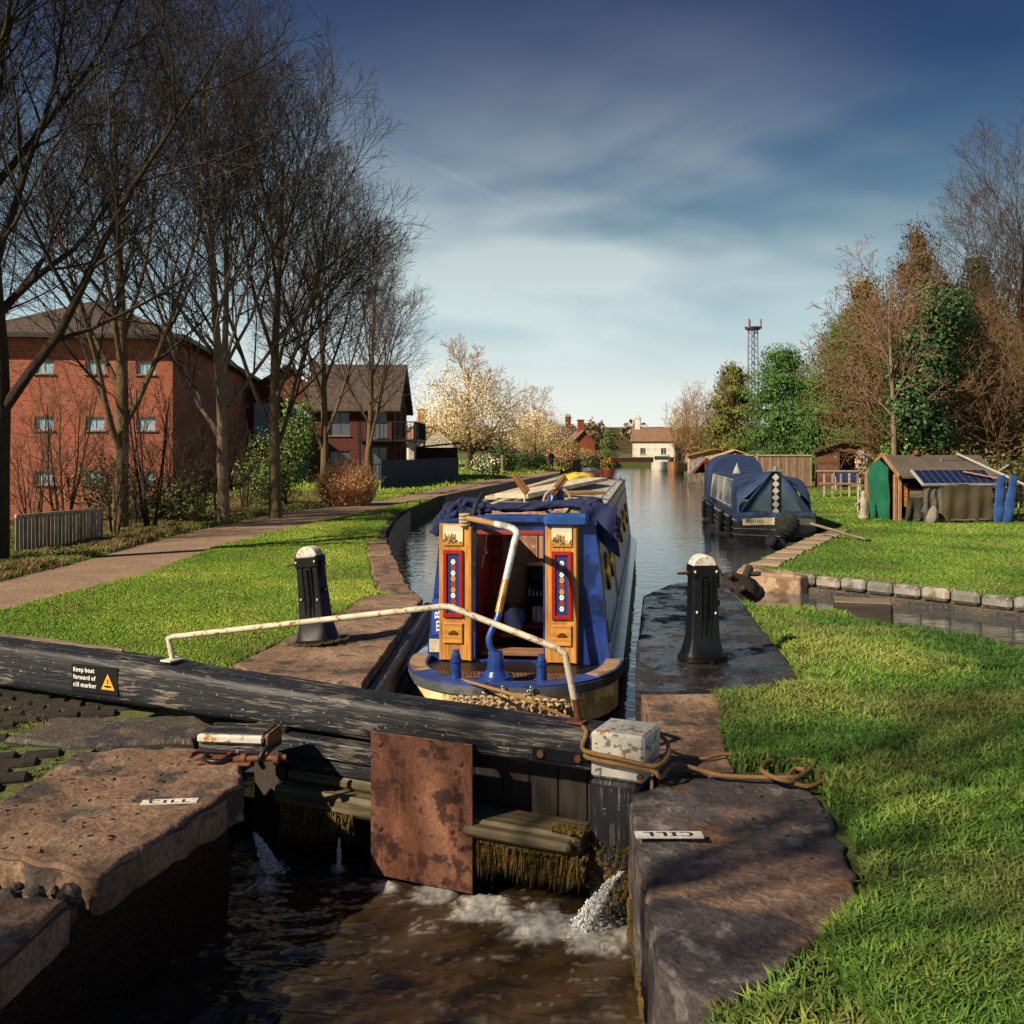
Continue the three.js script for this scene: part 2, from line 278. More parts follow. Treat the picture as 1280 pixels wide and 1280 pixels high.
T.brick = tex(1024, (u, v) => {       // about 9 x 27 bricks over 2 m
  const rows = 26, y = v * rows, r = Math.floor(y), x = u * 9 + (r & 1) * 0.5, cI = Math.floor(x), fx = x - cI, fy = y - r;
  const m = Math.max(ss(0.06, 0.02, Math.min(fx, 1 - fx)), ss(0.17, 0.06, Math.min(fy, 1 - fy))), q = hsh(((cI % 9) + 9) % 9, r, 3), n = fbm(u, v, 40, 4, 231), a = fbm(u, v, 3, 4, 237);
  let k = mix3(hx(0xb24c34), hx(0xcc6c4c), q); k = mix3(k, hx(0x7d3428), ss(0.75, 0.95, hsh(cI + 50, r, 9)) * 0.6); const s = 0.84 + 0.3 * (n - 0.5) + 0.3 * (a - 0.5); k = [k[0] * s, k[1] * s, k[2] * s]; k = mix3(k, hx(0x9b8270), m * 0.75); return [...k, 0.7 - 0.5 * m + 0.2 * n];
}, 2, { bump: true });
T.tiles = tex(512, (u, v) => { const rows = 12, y = v * rows, r = Math.floor(y), x = u * 14 + (r & 1) * 0.5, c = Math.floor(x), fy = y - r, fx = x - c, q = hsh(((c % 14) + 14) % 14, r, 5), n = fbm(u, v, 20, 4, 241); const s = (0.8 + 0.25 * q + 0.3 * (n - 0.5)) * (fx < 0.06 || fy > 0.9 ? 0.72 : 1); return [s, s, s, (1 - fy) * 0.7 + 0.2 * q]; }, 2.4, { bump: true });
T.bark = tex(512, (u, v) => { const g = fbm(u, v, 24, 5, 251, 5), a = fbm(u, v, 4, 5, 257), m = ss(0.5, 0.68, fbm(u, v, 5, 5, 263)); let k = mix3(hx(0x4c4034), hx(0xa08c70), g * 0.75 + a * 0.25); k = mix3(k, hx(0x6d6b3c), m * 0.5); return [...k, g]; }, 0.8, { bump: true });
T.ripple = tex(1024, (u, v) => { const a = fbm(u, v, 10, 4, 271, 22), b = fbm(u, v, 26, 3, 277, 50); const h = 0.62 * a + 0.38 * b; return [h, h, h, h]; }, 6, { srgb: false, bump: true });
T.moss = tex(512, (u, v) => { const a = fbm(u, v, 8, 5, 281), b = fbm(u, v, 60, 3, 287); let k = mix3(hx(0x4a3c18), hx(0x8a6a26), a); k = mix3(k, hx(0x565a20), ss(0.5, 0.65, fbm(u, v, 14, 4, 291)) * 0.7); const s = 0.6 + 0.8 * (b - 0.1); return [k[0] * s, k[1] * s, k[2] * s, b]; }, 0.6, { bump: true });
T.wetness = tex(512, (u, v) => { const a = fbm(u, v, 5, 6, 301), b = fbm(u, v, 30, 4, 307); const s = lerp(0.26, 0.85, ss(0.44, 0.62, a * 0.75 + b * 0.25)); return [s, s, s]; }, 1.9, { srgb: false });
T.slab = tex(1024, (u, v) => {
  const a = fbm(u, v, 3, 6, 311), b = fbm(u, v, 24, 4, 317), c = fbm(u, v, 110, 3, 323), d = ss(0.44, 0.56, fbm(u, v, 4, 6, 331)), w = ss(0.62, 0.70, b);
  let k = mix3(hx(0x86685a), hx(0xa08470), a); k = mix3(k, hx(0x45434a), d * 0.78); k = mix3(k, hx(0x8f8a84), w * 0.55); k = mix3(k, hx(0x8a5a2a), ss(0.66, 0.72, fbm(u, v, 8, 5, 337)) * 0.5);
  const s = 0.80 + 0.5 * (c - 0.5) + 0.3 * (b - 0.5); return [k[0] * s, k[1] * s, k[2] * s, 0.4 * a + 0.35 * b + 0.35 * c];
}, 2.6, { bump: true });
const plain = (hex, o = {}) => tmat(T.fine, 0.0006, { color: hex, roughness: 0.6, ...o });
M.stone = tmat(T.stone, 0.018, { roughness: 0.9 });
M.shadeslime = tmat(T.darkstone, 0.02, { color: 0x55574e, roughness: 0.5 });  // algae on stone, tinted darker to stand for the unlit chamber wall
M.slab = tmat(T.slab, 0.024, { roughness: 0.85 });
M.darkstone = tmat(T.darkstone, 0.018, { roughness: 0.82 });
M.shadowed = tmat(T.darkstone, 0.012, { roughness: 0.9, color: 0xb4b8c4, roughnessMap: T.wetness });  // damp stone with the boat's shadow and sky blue mixed into its colour
M.paint = tmat(T.paint, 0.010, { roughness: 0.55, color: 0xffffff });
M.paintV = tmat(turned(T.paint), 0.010, { roughness: 0.6 });
M.rust = tmat(T.rust, 0.004, { roughness: 0.7, color: 0xcdbcb8 });
M.white = tmat(T.white, 0.003, { roughness: 0.6 });
M.oldwood = tmat(T.wood, 0.006, { color: 0x8a7c68, roughness: 0.85 });
M.oldwoodV = tmat(T.woodV, 0.006, { color: 0x8a7c68, roughness: 0.85 });
M.slimewood = tmat(T.wood, 0.008, { color: 0x6a6148, roughness: 0.7 });
M.darkwood = tmat(T.wood, 0.006, { color: 0x3a332d, roughness: 0.8 });
M.darkwoodV = tmat(T.woodV, 0.006, { color: 0x3a332d, roughness: 0.8 });
M.moss = tmat(T.moss, 0.02, { roughness: 0.95 });
M.iron = tmat(T.weather, 0.002, { color: 0x14161a, roughness: 0.42, metalness: 0.2 });
M.rustiron = tmat(T.rust, 0.002, { color: 0xc4a695, roughness: 0.75 });
M.soil = tmat(T.soil, 0.02, { roughness: 1 });
M.path = tmat(T.path, 0.012, { roughness: 0.95 });
M.bark = tmat(T.bark, 0.02, { roughness: 0.95 });
M.rope = tmat(scaled(T.wood, 0.06), 0.004, { color: 0xb08a58, roughness: 0.9 });
M.water = tmat(T.ripple, 0.011, { map: null, color: new THREE.Color().setRGB(0.062, 0.070, 0.074), roughness: 0.05 });

// ================================================================ ground, banks, water
setting('ground', sheet([[-900, 300], [900, 300], [900, -1800], [-900, -1800]], -2.2), M.soil);
const leftBank = [[-2.75, 8], [-2.75, -6.3], [-2.75, -7.2], [-2.5, -8.6], [-1.5, -8.62], [-1.32, -13.7], [-1.5, -14.3], [-2.35, -19.4], [-3.0, -24], [-3.45, -31.5], [-2.86, -46], [4.7, -100], [9, -141], [25, -141.5], [25, -400], [-300, -400], [-300, -75], [-60, -75], [-11.5, -62], [-13, -30], [-13, 8]];
setting('towpath_bank', prism(leftBank, -2.3, -0.012), M.soil);
const rightBank = [[4.35, -18.9], [7.56, -15.1], [14, -7.6], [22, 2], [300, 2], [300, -400], [25, -400], [25, -141.6], [22, -141], [11.5, -60], [9.3, -33], [8.55, -27.6]];
setting('garden_bank', prism(rightBank, -2.3, LAWN), M.soil);
const nearBank = [[1.25, 8], [1.25, -7.9], [1.6, -9], [1.95, -13.4], [2.4, -14.6], [3.1, -15.2], [2.93, -12.36], [3.79, -12.2], [3.92, -11.4], [4.4, -11.06], [4.79, -10.6], [4.95, -9.74], [7.5, -6.5], [13, -1], [18, 8]];
setting('lockside_bank', prism(nearBank, -2.3, -0.012, 0.0), M.soil);
const canal = setting('canal_water', sheet([[1.0, -6.22], [-2.45, -7.62], [-4.2, -8.6], [-6, -20], [-6, -50], [2, -100], [8, -143], [27, -143], [27, 6], [3.0, 6]], WATER), M.water);

// towpath: trodden earth
{
  const near = [[-240, 830], [0, 764], [180, 719], [270, 685], [360, 662], [480, 636], [560, 618], [640, 602], [700, 591]], far = [[700, 587], [640, 594], [560, 607], [480, 625], [337, 642], [210, 670], [90, 704], [0, 726], [-240, 775]];
  const r = rng(5); const pts = [];
  const run = (list) => { for (let i = 0; i < list.length - 1; i++) for (let k = 0; k < 10; k++) { const t = k / 10, p = gp(lerp(list[i][0], list[i + 1][0], t), lerp(list[i][1], list[i + 1][1], t)); pts.push([p.x + (r() - 0.5) * 0.16, p.z + (r() - 0.5) * 0.2]); } const q = gp(...list[list.length - 1]); pts.push([q.x, q.z]); };
  run(near); run(far);
  setting('towpath', sheet(pts, -0.006), M.path);
}

// distant hill beyond the houses
for (const [x, z, rx, rz, h, seed] of [[40, -620, 330, 90, 14, 3], [-160, -560, 240, 80, 11, 8], [220, -520, 180, 90, 13, 5]]) {
  const g = new THREE.PlaneGeometry(rx * 2, rz * 2, 80, 24).rotateX(-Math.PI / 2), p = g.attributes.position;
  for (let i = 0; i < p.count; i++) { const a = p.getX(i) / rx, b = p.getZ(i) / rz, k = Math.max(0, 1 - a * a) * Math.max(0, 1 - b * b); p.setY(i, -1 + h * k * (0.7 + 0.5 * vn(a * 4, b * 2, 0, seed)) + (k > 0.1 ? 1.8 * vn(p.getX(i) * 0.12, p.getZ(i) * 0.12, 0, seed) : 0)); }
  g.computeVertexNormals(); const m = setting('hill', buv(g.translate(x, 0, z)), tmat(scaled(T.soil, 60), 0.3, { roughness: 1, color: 0xd8a878 }));
}

// ================================================================ lock chamber
// water in the chamber with small waves and froth below the gate
const GATE0 = v3(0.8, 0, -5.9), GTURN = -Math.atan2(0.421, 0.907), GU = v3(-0.907, 0, -0.421), GN = v3(-0.421, 0, 0.907);
const gpt = (s, n = 0, y = 0) => v3(GATE0.x + GU.x * s + GN.x * n, y, GATE0.z + GU.z * s + GN.z * n);   // s along the beam from its tip, n out of the gate
{
  const nx = 240, nz = 330, P = [], C = [], U = [], I = [];
  const src = [[0.55, 0.32, 0.42], [0.95, 0.28, 0.36], [1.3, 0.22, 0.26], [0.20, 0.30, 0.40], [1.62, 0.26, 0.14], [2.48, 0.36, 0.22], [2.32, 0.55, 0.16], [2.05, 0.16, 0.10]].map(([s, n, r]) => [gpt(s, n), r]);
  for (let j = 0; j <= nz; j++) for (let i = 0; i <= nx; i++) {
    const x = -2.1 + 3.2 * i / nx, t = j / nz, z = -7.7 + 4.2 * t + 7.5 * t * t * t;
    let f = 0; for (const [q, r] of src) f = Math.max(f, ss(r, r * 0.15, Math.hypot(x - q.x, z - q.z)));
    const n1 = vn(x * 9, z * 14, 0, 3), n2 = vn(x * 30, z * 42, 0, 4), n3 = vn(x * 70, z * 70, 0, 5);
    const drift = ss(0.66, 0.74, vn(x * 5 + n1, z * 26, 0, 6)) * ss(1.6, 0.2, Math.abs(z + 5.9)) * 0.35;
    const foam = clamp(ss(0.42, 0.72, f * 0.62 + n1 * 0.24 + n2 * 0.22 + n3 * 0.12 - 0.10) + drift * ss(0.5, 0.7, n2));
    const wave = 0.016 * (vn(x * 3 + 2 * vn(x, z, 0, 12), z * 7, 0, 7) - 0.5) + 0.010 * (vn(x * 8, z * 19, 0, 8) - 0.5) + 0.004 * (n2 - 0.5);
    P.push(x, POOL + wave * 1.8 + foam * (0.003 + 0.016 * f * n2 + 0.006 * n3), z); U.push(x, z);
    const w = 0.75 + 0.35 * n3; const a = [0.052, 0.033, 0.017], b = [0.55 * w, 0.55 * w, 0.52 * w]; const k = foam * (0.65 + 0.35 * n3); C.push(lerp(a[0], b[0], k), lerp(a[1], b[1], k), lerp(a[2], b[2], k));
  }
  for (let j = 0; j < nz; j++) for (let i = 0; i < nx; i++) { const a = j * (nx + 1) + i, b = a + 1, c = a + nx + 1, d = c + 1; I.push(a, c, b, b, c, d); }
  const g = new THREE.BufferGeometry(); g.setAttribute('position', new THREE.Float32BufferAttribute(P, 3)); g.setAttribute('color', new THREE.Float32BufferAttribute(C, 3)); g.setAttribute('uv', new THREE.Float32BufferAttribute(U, 2)); g.setIndex(I); g.computeVertexNormals();
  setting('lock_water', g, tmat(scaled(T.ripple, 2.2), 0.012, { map: null, vertexColors: true, roughness: 0.14 }));
}
// chamber walls and their worn coping stones
const lockWallW = base('lock_wall', 'dark masonry lock chamber wall with broad worn coping below the towpath side', 'lock wall');
mesh('masonry', [prism([[-3.2, 8], [-2.12, 8], [-2.09, -3.0], [-1.98, -4.6], [-1.76, -5.6], [-1.66, -5.98], [-1.78, -6.48], [-2.06, -6.75], [-3.2, -6.75]], -2.25, -0.165), prism([[-3.2, -6.76], [-2.04, -6.76], [-1.95, -7.15], [-2.2, -7.6], [-3.2, -7.6]], -2.25, -0.12)], M.shadeslime, lockWallW);
mesh('coping_stone', worn([[-1.56, -5.97], [-1.7, -6.4], [-2.04, -6.72], [-2.8, -6.56], [-2.84, -5.5], [-2.62, -5.0], [-2.25, -4.86], [-1.9, -4.72], [-1.82, -5.1]], -0.19, 0.012, { seed: 4, amp: 0.02, round: 0.035, n: 180, rings: 30, jag: 0.02 }), M.stone, lockWallW);
mesh('coping_stone', worn([[-1.93, -4.46], [-2.3, -4.50], [-2.9, -4.45], [-3.1, -3.4], [-3.1, -2.2], [-2.06, -2.2], [-2.0, -3.6]], -0.19, 0.004, { seed: 9, amp: 0.018, round: 0.035, n: 140, rings: 24 }), M.stone, lockWallW);
mesh('coping_stone', worn([[-2.1, -2.14], [-3.1, -2.14], [-3.1, -0.2], [-2.1, -0.2]], -0.19, 0.0, { seed: 11, amp: 0.02, n: 80, rings: 10 }), M.stone, lockWallW);
mesh('coping_stone', worn([[-2.12, -6.82], [-2.02, -7.12], [-2.3, -7.42], [-3.3, -7.38], [-3.4, -6.85], [-2.9, -6.72]], -0.3, 0.03, { seed: 14, amp: 0.018, round: 0.05, n: 100, rings: 14 }), M.darkstone, lockWallW);
{ // broken gap between two coping stones, filled with chippings
  const r = rng(21);
  for (let i = 0; i < 70; i++) {
    const s = 0.025 + 0.06 * r() * r(), g = new THREE.IcosahedronGeometry(s, 1), p = g.attributes.position; const q = r() * 9;
    for (let k = 0; k < p.count; k++) { const f = 0.75 + 0.5 * vn(p.getX(k) / s * 1.3 + q, p.getY(k) / s * 1.3 + p.getZ(k) / s, 0, i); p.setXYZ(k, p.getX(k) * f, p.getY(k) * f * 0.7, p.getZ(k) * f); }
    g.computeVertexNormals(); const m = mesh('stone', buv(g), i % 3 ? M.darkstone : M.stone, lockWallW); const t = r(); m.position.set(-1.98 - 0.95 * t, -0.05 - 0.06 * r(), -4.60 + (r() - 0.5) * (0.15 + 0.35 * t)); m.rotation.set(r() * 6, r() * 6, r() * 6);
  }
}
const lockWallE = base('lock_wall', 'sunlit stone lock chamber wall beneath a big corner coping slab on the grass side', 'lock wall');
mesh('masonry', [prism([[0.66, -5.72], [0.84, -5.95], [0.92, -7.6], [1.0, -8.25], [1.8, -8.25], [1.5, -5.9], [1.5, 8], [0.58, 8], [0.6, -3.6], [0.66, -5.1]], -2.25, -0.40), prism([[0.64, -3.62], [0.62, 8], [1.7, 8], [1.7, -4.5], [1.5, -4.56], [1.06, -3.98], [0.72, -3.70]], -0.39, -0.07, 0.01)], M.stone, lockWallE);
mesh('coping_stone', worn([[0.66, -5.74], [0.62, -5.1], [0.56, -3.92], [0.71, -3.62], [1.04, -3.9], [1.53, -4.5], [1.70, -5.35], [1.73, -6.2], [0.92, -6.14], [0.80, -5.86]], -0.52, 0.012, { seed: 24, amp: 0.02, round: 0.04, n: 190, rings: 32, jag: 0.022 }), M.slab, lockWallE);
for (const [d0, d1, x0, x1, s] of [[6.24, 6.68, 0.9, 1.36, 31], [6.71, 7.10, 0.93, 1.42, 33], [7.13, 8.18, 0.98, 1.6, 35]])
  mesh('coping_stone', worn([[x0, -d0], [x0 + 0.05, -d1], [x1 + 0.03, -d1], [x1, -d0]], -0.42, 0.008, { seed: s, amp: 0.008, round: 0.02, n: 90, rings: 12, jag: 0.006 }), M.stone, lockWallE);
mesh('coping_stone', worn([[0.99, -8.2], [1.2, -9.9], [1.74, -13.6], [2.25, -14.7], [3.15, -15.35], [2.9, -13.0], [2.72, -10.9], [2.5, -9.05], [2.34, -8.36], [1.66, -8.19]], -1.6, 0.012, { seed: 41, amp: 0.012, round: 0.05, n: 180, rings: 30, jag: 0.02 }), M.shadowed, lockWallE).userData.label = 'dark wet slab with boat shadow and sky blue put into its stone colour';
{ // moss along the foot of the sunny wall
  const r = rng(77), gs = []; for (let i = 0; i < 260; i++) { const d = 3.3 + 2.4 * r(), y = -0.35 - 0.42 * Math.pow(r(), 0.6), x = lerp(0.585, 0.655, (d - 3.6) / 2.1) - 0.006, s = 0.012 + 0.022 * r(); const g = new THREE.IcosahedronGeometry(s, 0); g.scale(0.5, 1 + r(), 1); gs.push(buv(g.translate(x, y, -d))); }
  const m = mesh('moss', gs, M.moss, lockWallE); m.userData.kind = 'stuff';
}
// upstream wing of the towpath side
const wing = base('wing_wall', 'pinkish stone wing beside the canal carrying a paddle stand, edged with black fender timbers', 'wing wall');
mesh('coping_stone', worn([[-1.24, -8.42], [-1.18, -11], [-1.16, -13.3], [-1.35, -14.0], [-1.86, -13.7], [-2.26, -10.7], [-2.52, -9.25], [-2.16, -8.66]], -1.4, 0.022, { seed: 51, amp: 0.014, round: 0.045, n: 180, rings: 28, jag: 0.018 }), M.stone, wing);
for (let k = 0; k < 3; k++) mesh('fender_timber', bar(v3(-1.16 + 0.012 * k, -0.13 - 0.165 * k, -8.36), v3(-1.09 + 0.012 * k, -0.13 - 0.165 * k, -13.45), 0.13 - 0.03 * k, 0.15, 0.02), M.paint, wing);
mesh('mossy_face', worn([[-1.26, -8.30], [-1.28, -8.46], [-1.75, -8.62], [-1.7, -8.36]], -1.2, -0.03, { seed: 57, amp: 0.02, round: 0.06, n: 70, rings: 6, jag: 0.03 }), M.moss, wing);

// coping blocks along the towpath edge of the canal
{
  const E = leftBank.slice(6, 12).map(p => v3(p[0], 0, p[1])), c = new THREE.CatmullRomCurve3(E, false, 'catmullrom', 0.3), L = c.getLength(), r = rng(31), edge = base('canal_edging', 'weathered stone edging blocks running beside the towpath grass', 'edging');
  const vs = [0, 1, 2, 3].map(i => cbox(0.62, 0.34, 0.46, 0.03, i * 1.3)), vn4 = [0, 1, 2, 3].map(i => cbox(0.62, 0.30, 0.24, 0.03, i * 1.3)), dk = tmat(T.darkstone, 0.014, { color: 0xb0a090 });
  let s = 0.1; while (s < 62) { const p = c.getPointAt(s / L), t = c.getTangentAt(s / L); const wide = s < 8, m = mesh('block', (wide ? vs : vn4)[Math.floor(r() * 4)], wide ? M.stone : dk, edge); m.position.set(p.x - (wide ? 0.16 : 0.06) + (r() - 0.5) * 0.05, -0.155 + (r() - 0.5) * 0.03, p.z); m.rotation.y = Math.atan2(-t.z, t.x) + (r() - 0.5) * 0.06; s += 0.655; }
  const up = [], dn = []; for (let i = 0; i <= 90; i++) { const p = c.getPointAt(Math.min(1, i / 90 * 0.98)), t = c.getTangentAt(Math.min(1, i / 90 * 0.98)), o = 0.10 + 0.015 * (i & 1); up.push(v3(p.x - t.z * o, -0.10, p.z + t.x * o)); dn.push(v3(p.x - t.z * o, -1.2, p.z + t.x * o)); } mesh('piling', loft([up, dn], { closed: false, crease: 0.1 }), M.shadeslime, edge);
}
// kerb of the side channel
{
  const a = v3(5.0, 0, -18.15), b = v3(14, 0, -7.6), r = rng(37), L = a.distanceTo(b), k = base('channel_kerb', 'grey blue engineering brick kerb along the side channel below the garden lawn', 'kerb'), n = Math.floor(L / 0.465), vs = [0, 1, 2].map(i => cbox(0.45, 0.20, 0.30, 0.05, i)), mm = [0x94928e, 0x86847f, 0xa39c90, 0x8e857a].map(h => tmat(T.weather, 0.006, { color: h, roughness: 0.75 }));
  for (let i = 0; i < n; i++) { const p = a.clone().lerp(b, (i + 0.5) / n), m = mesh('brick', vs[i % 3], mm[Math.floor(r() * 3)], k); m.position.set(p.x + 0.02, LAWN - 0.085 + (r() - 0.5) * 0.02, p.z); m.rotation.y = Math.atan2(-(b.z - a.z), b.x - a.x) + (r() - 0.5) * 0.03; }
  const w = mesh('footing', bar(v3(a.x - 0.06, LAWN - 0.45, a.z - 0.06), v3(b.x - 0.06, LAWN - 0.45, b.z - 0.06), 0.30, 0.5, 0.02), M.darkstone, k);
  mesh('end_block', worn([[3.95, -18.2], [4.3, -19.1], [4.9, -18.65], [5.25, -17.9], [4.95, -17.6]], -1.4, LAWN + 0.03, { seed: 61, amp: 0.02, round: 0.07, n: 80, rings: 8 }), tmat(T.weather, 0.01, { color: 0xb59a80 }), k);
}
// plank edging on the garden side, leading to the moored boat
{
  const a = v3(4.55, LAWN, -19.1), b = v3(8.6, LAWN, -27.4), q = base('plank_edging', 'bleached plank edging of the garden bank leading to the blue canvas boat', 'edging'), r = rng(43), n = 24, dir = b.clone().sub(a).normalize(), nr = v3(-dir.z, 0, dir.x);
  for (let i = 0; i < n; i++) { const p = a.clone().lerp(b, (i + 0.5) / n), w = 0.45 + 0.12 * r(); const m = mesh('plank', cbox(w, 0.045, 0.34, 0.01, i * 0.7), tmatPlank(i), q); m.position.set(p.x + nr.x * 0.14, LAWN + 0.03 + r() * 0.012, p.z + nr.z * 0.14); m.rotation.y = Math.atan2(-nr.z, nr.x) + (r() - 0.5) * 0.08; }
  mesh('riser', bar(v3(a.x - 0.1, LAWN - 0.2, a.z), v3(b.x - 0.1, LAWN - 0.2, b.z), 0.06, 0.36), M.darkwood, q);
}
function tmatPlank(i) { return (tmatPlank.c ??= [0xb7a48b, 0xa3917a, 0x94836f].map(h => tmat(T.wood, 0.005, { color: h })))[i % 3]; }
// cobbled apron on the towpath side of the gate
{
  const pav = new THREE.Group(); pav.name = 'cobbled_paving'; pav.userData = { kind: 'structure' }; scene.add(pav);
  const r = rng(51), mm = [0x9a938a, 0x7f7a74, 0xa88f78, 0x8c8a72].map(h => tmat(T.darkstone, 0.012, { color: h, roughness: 0.9 })), vs = [0, 1, 2, 3, 4].map(i => { const g = cbox(0.238 + 0.01 * (i % 3), 0.12, 0.146, 0.018, i * 0.9), p = g.attributes.position; return g; });
  const ang = -0.30, ca = Math.cos(ang), sa = Math.sin(ang);
  const bad = (x, z) => { const s = (x - 0.8) * -0.907 + (z + 5.9) * -0.421, n = (x - 0.8) * -0.421 + (z + 5.9) * 0.907; return x > -2.94 || n < -0.45 || z > -4.3 || x < -6.6 || (x > -3.5 && z < -6.62 && z > -7.5); };
  for (let i = -14; i < 16; i++) for (let j = -12; j < 14; j++) {
    const lx = (i + (j & 1) * 0.5) * 0.262, lz = j * 0.16, x = -4.2 + lx * ca - lz * sa, z = -6.4 + lx * sa + lz * ca; if (bad(x, z)) continue;
    const m = mesh('cobble', vs[Math.floor(r() * 5)], mm[Math.floor(r() * 4)], pav); m.position.set(x, -0.045 + (r() - 0.5) * 0.016, z); m.rotation.set((r() - 0.5) * 0.05, -ang + (r() - 0.5) * 0.08, (r() - 0.5) * 0.06);
  }
}
// painted marks on the coping: where the sill lies
function cillMark(p, turn, w, h) {
  const cv = document.createElement('canvas'); cv.width = 512; cv.height = 128; const c = cv.getContext('2d'); c.fillStyle = '#d9d7cf'; c.fillRect(0, 0, 512, 128); c.fillStyle = '#17181b'; c.font = 'bold 118px sans-serif'; c.textAlign = 'center'; c.textBaseline = 'middle'; c.save(); c.translate(256, 68); c.scale(1.6, 1); c.fillText('CILL', 0, 0); c.restore();
  const r = rng(61); for (let i = 0; i < 420; i++) { c.fillStyle = r() < 0.5 ? 'rgba(70,64,58,0.75)' : 'rgba(120,108,96,0.6)'; const s = 1 + 5 * r() * r(); c.fillRect(r() * 512, r() * 128, s * 2, s); }
  const t = new THREE.CanvasTexture(cv); t.colorSpace = THREE.SRGBColorSpace;
  const g = new THREE.BoxGeometry(w, 0.006, h); const m = new THREE.MeshStandardMaterial({ map: t, roughness: 0.8 });
  const o = mesh('sill_marker', g, [M.white, M.white, m, M.white, M.white, M.white], scene); o.name = numbered('sill_marker'); o.position.copy(p); o.rotation.y = turn; return o;
}
tag(cillMark(gp(836, 1050).add(v3(0, 0.026, 0)), Math.PI, 0.34, 0.085), 'white strip lettered CILL on the dark corner slab beside the grass', 'sill marker', 'sill markers');
tag(cillMark(gp(212, 1007).add(v3(0, 0.022, 0)), 0.12, 0.30, 0.075), 'worn white strip lettered CILL on the brown coping by the iron collar', 'sill marker', 'sill markers');

// ================================================================ lock gate
const gate = base('lock_gate', 'black timber lock gate with long balance beam, rusty plate and white tip', 'lock gate', GATE0, GTURN);
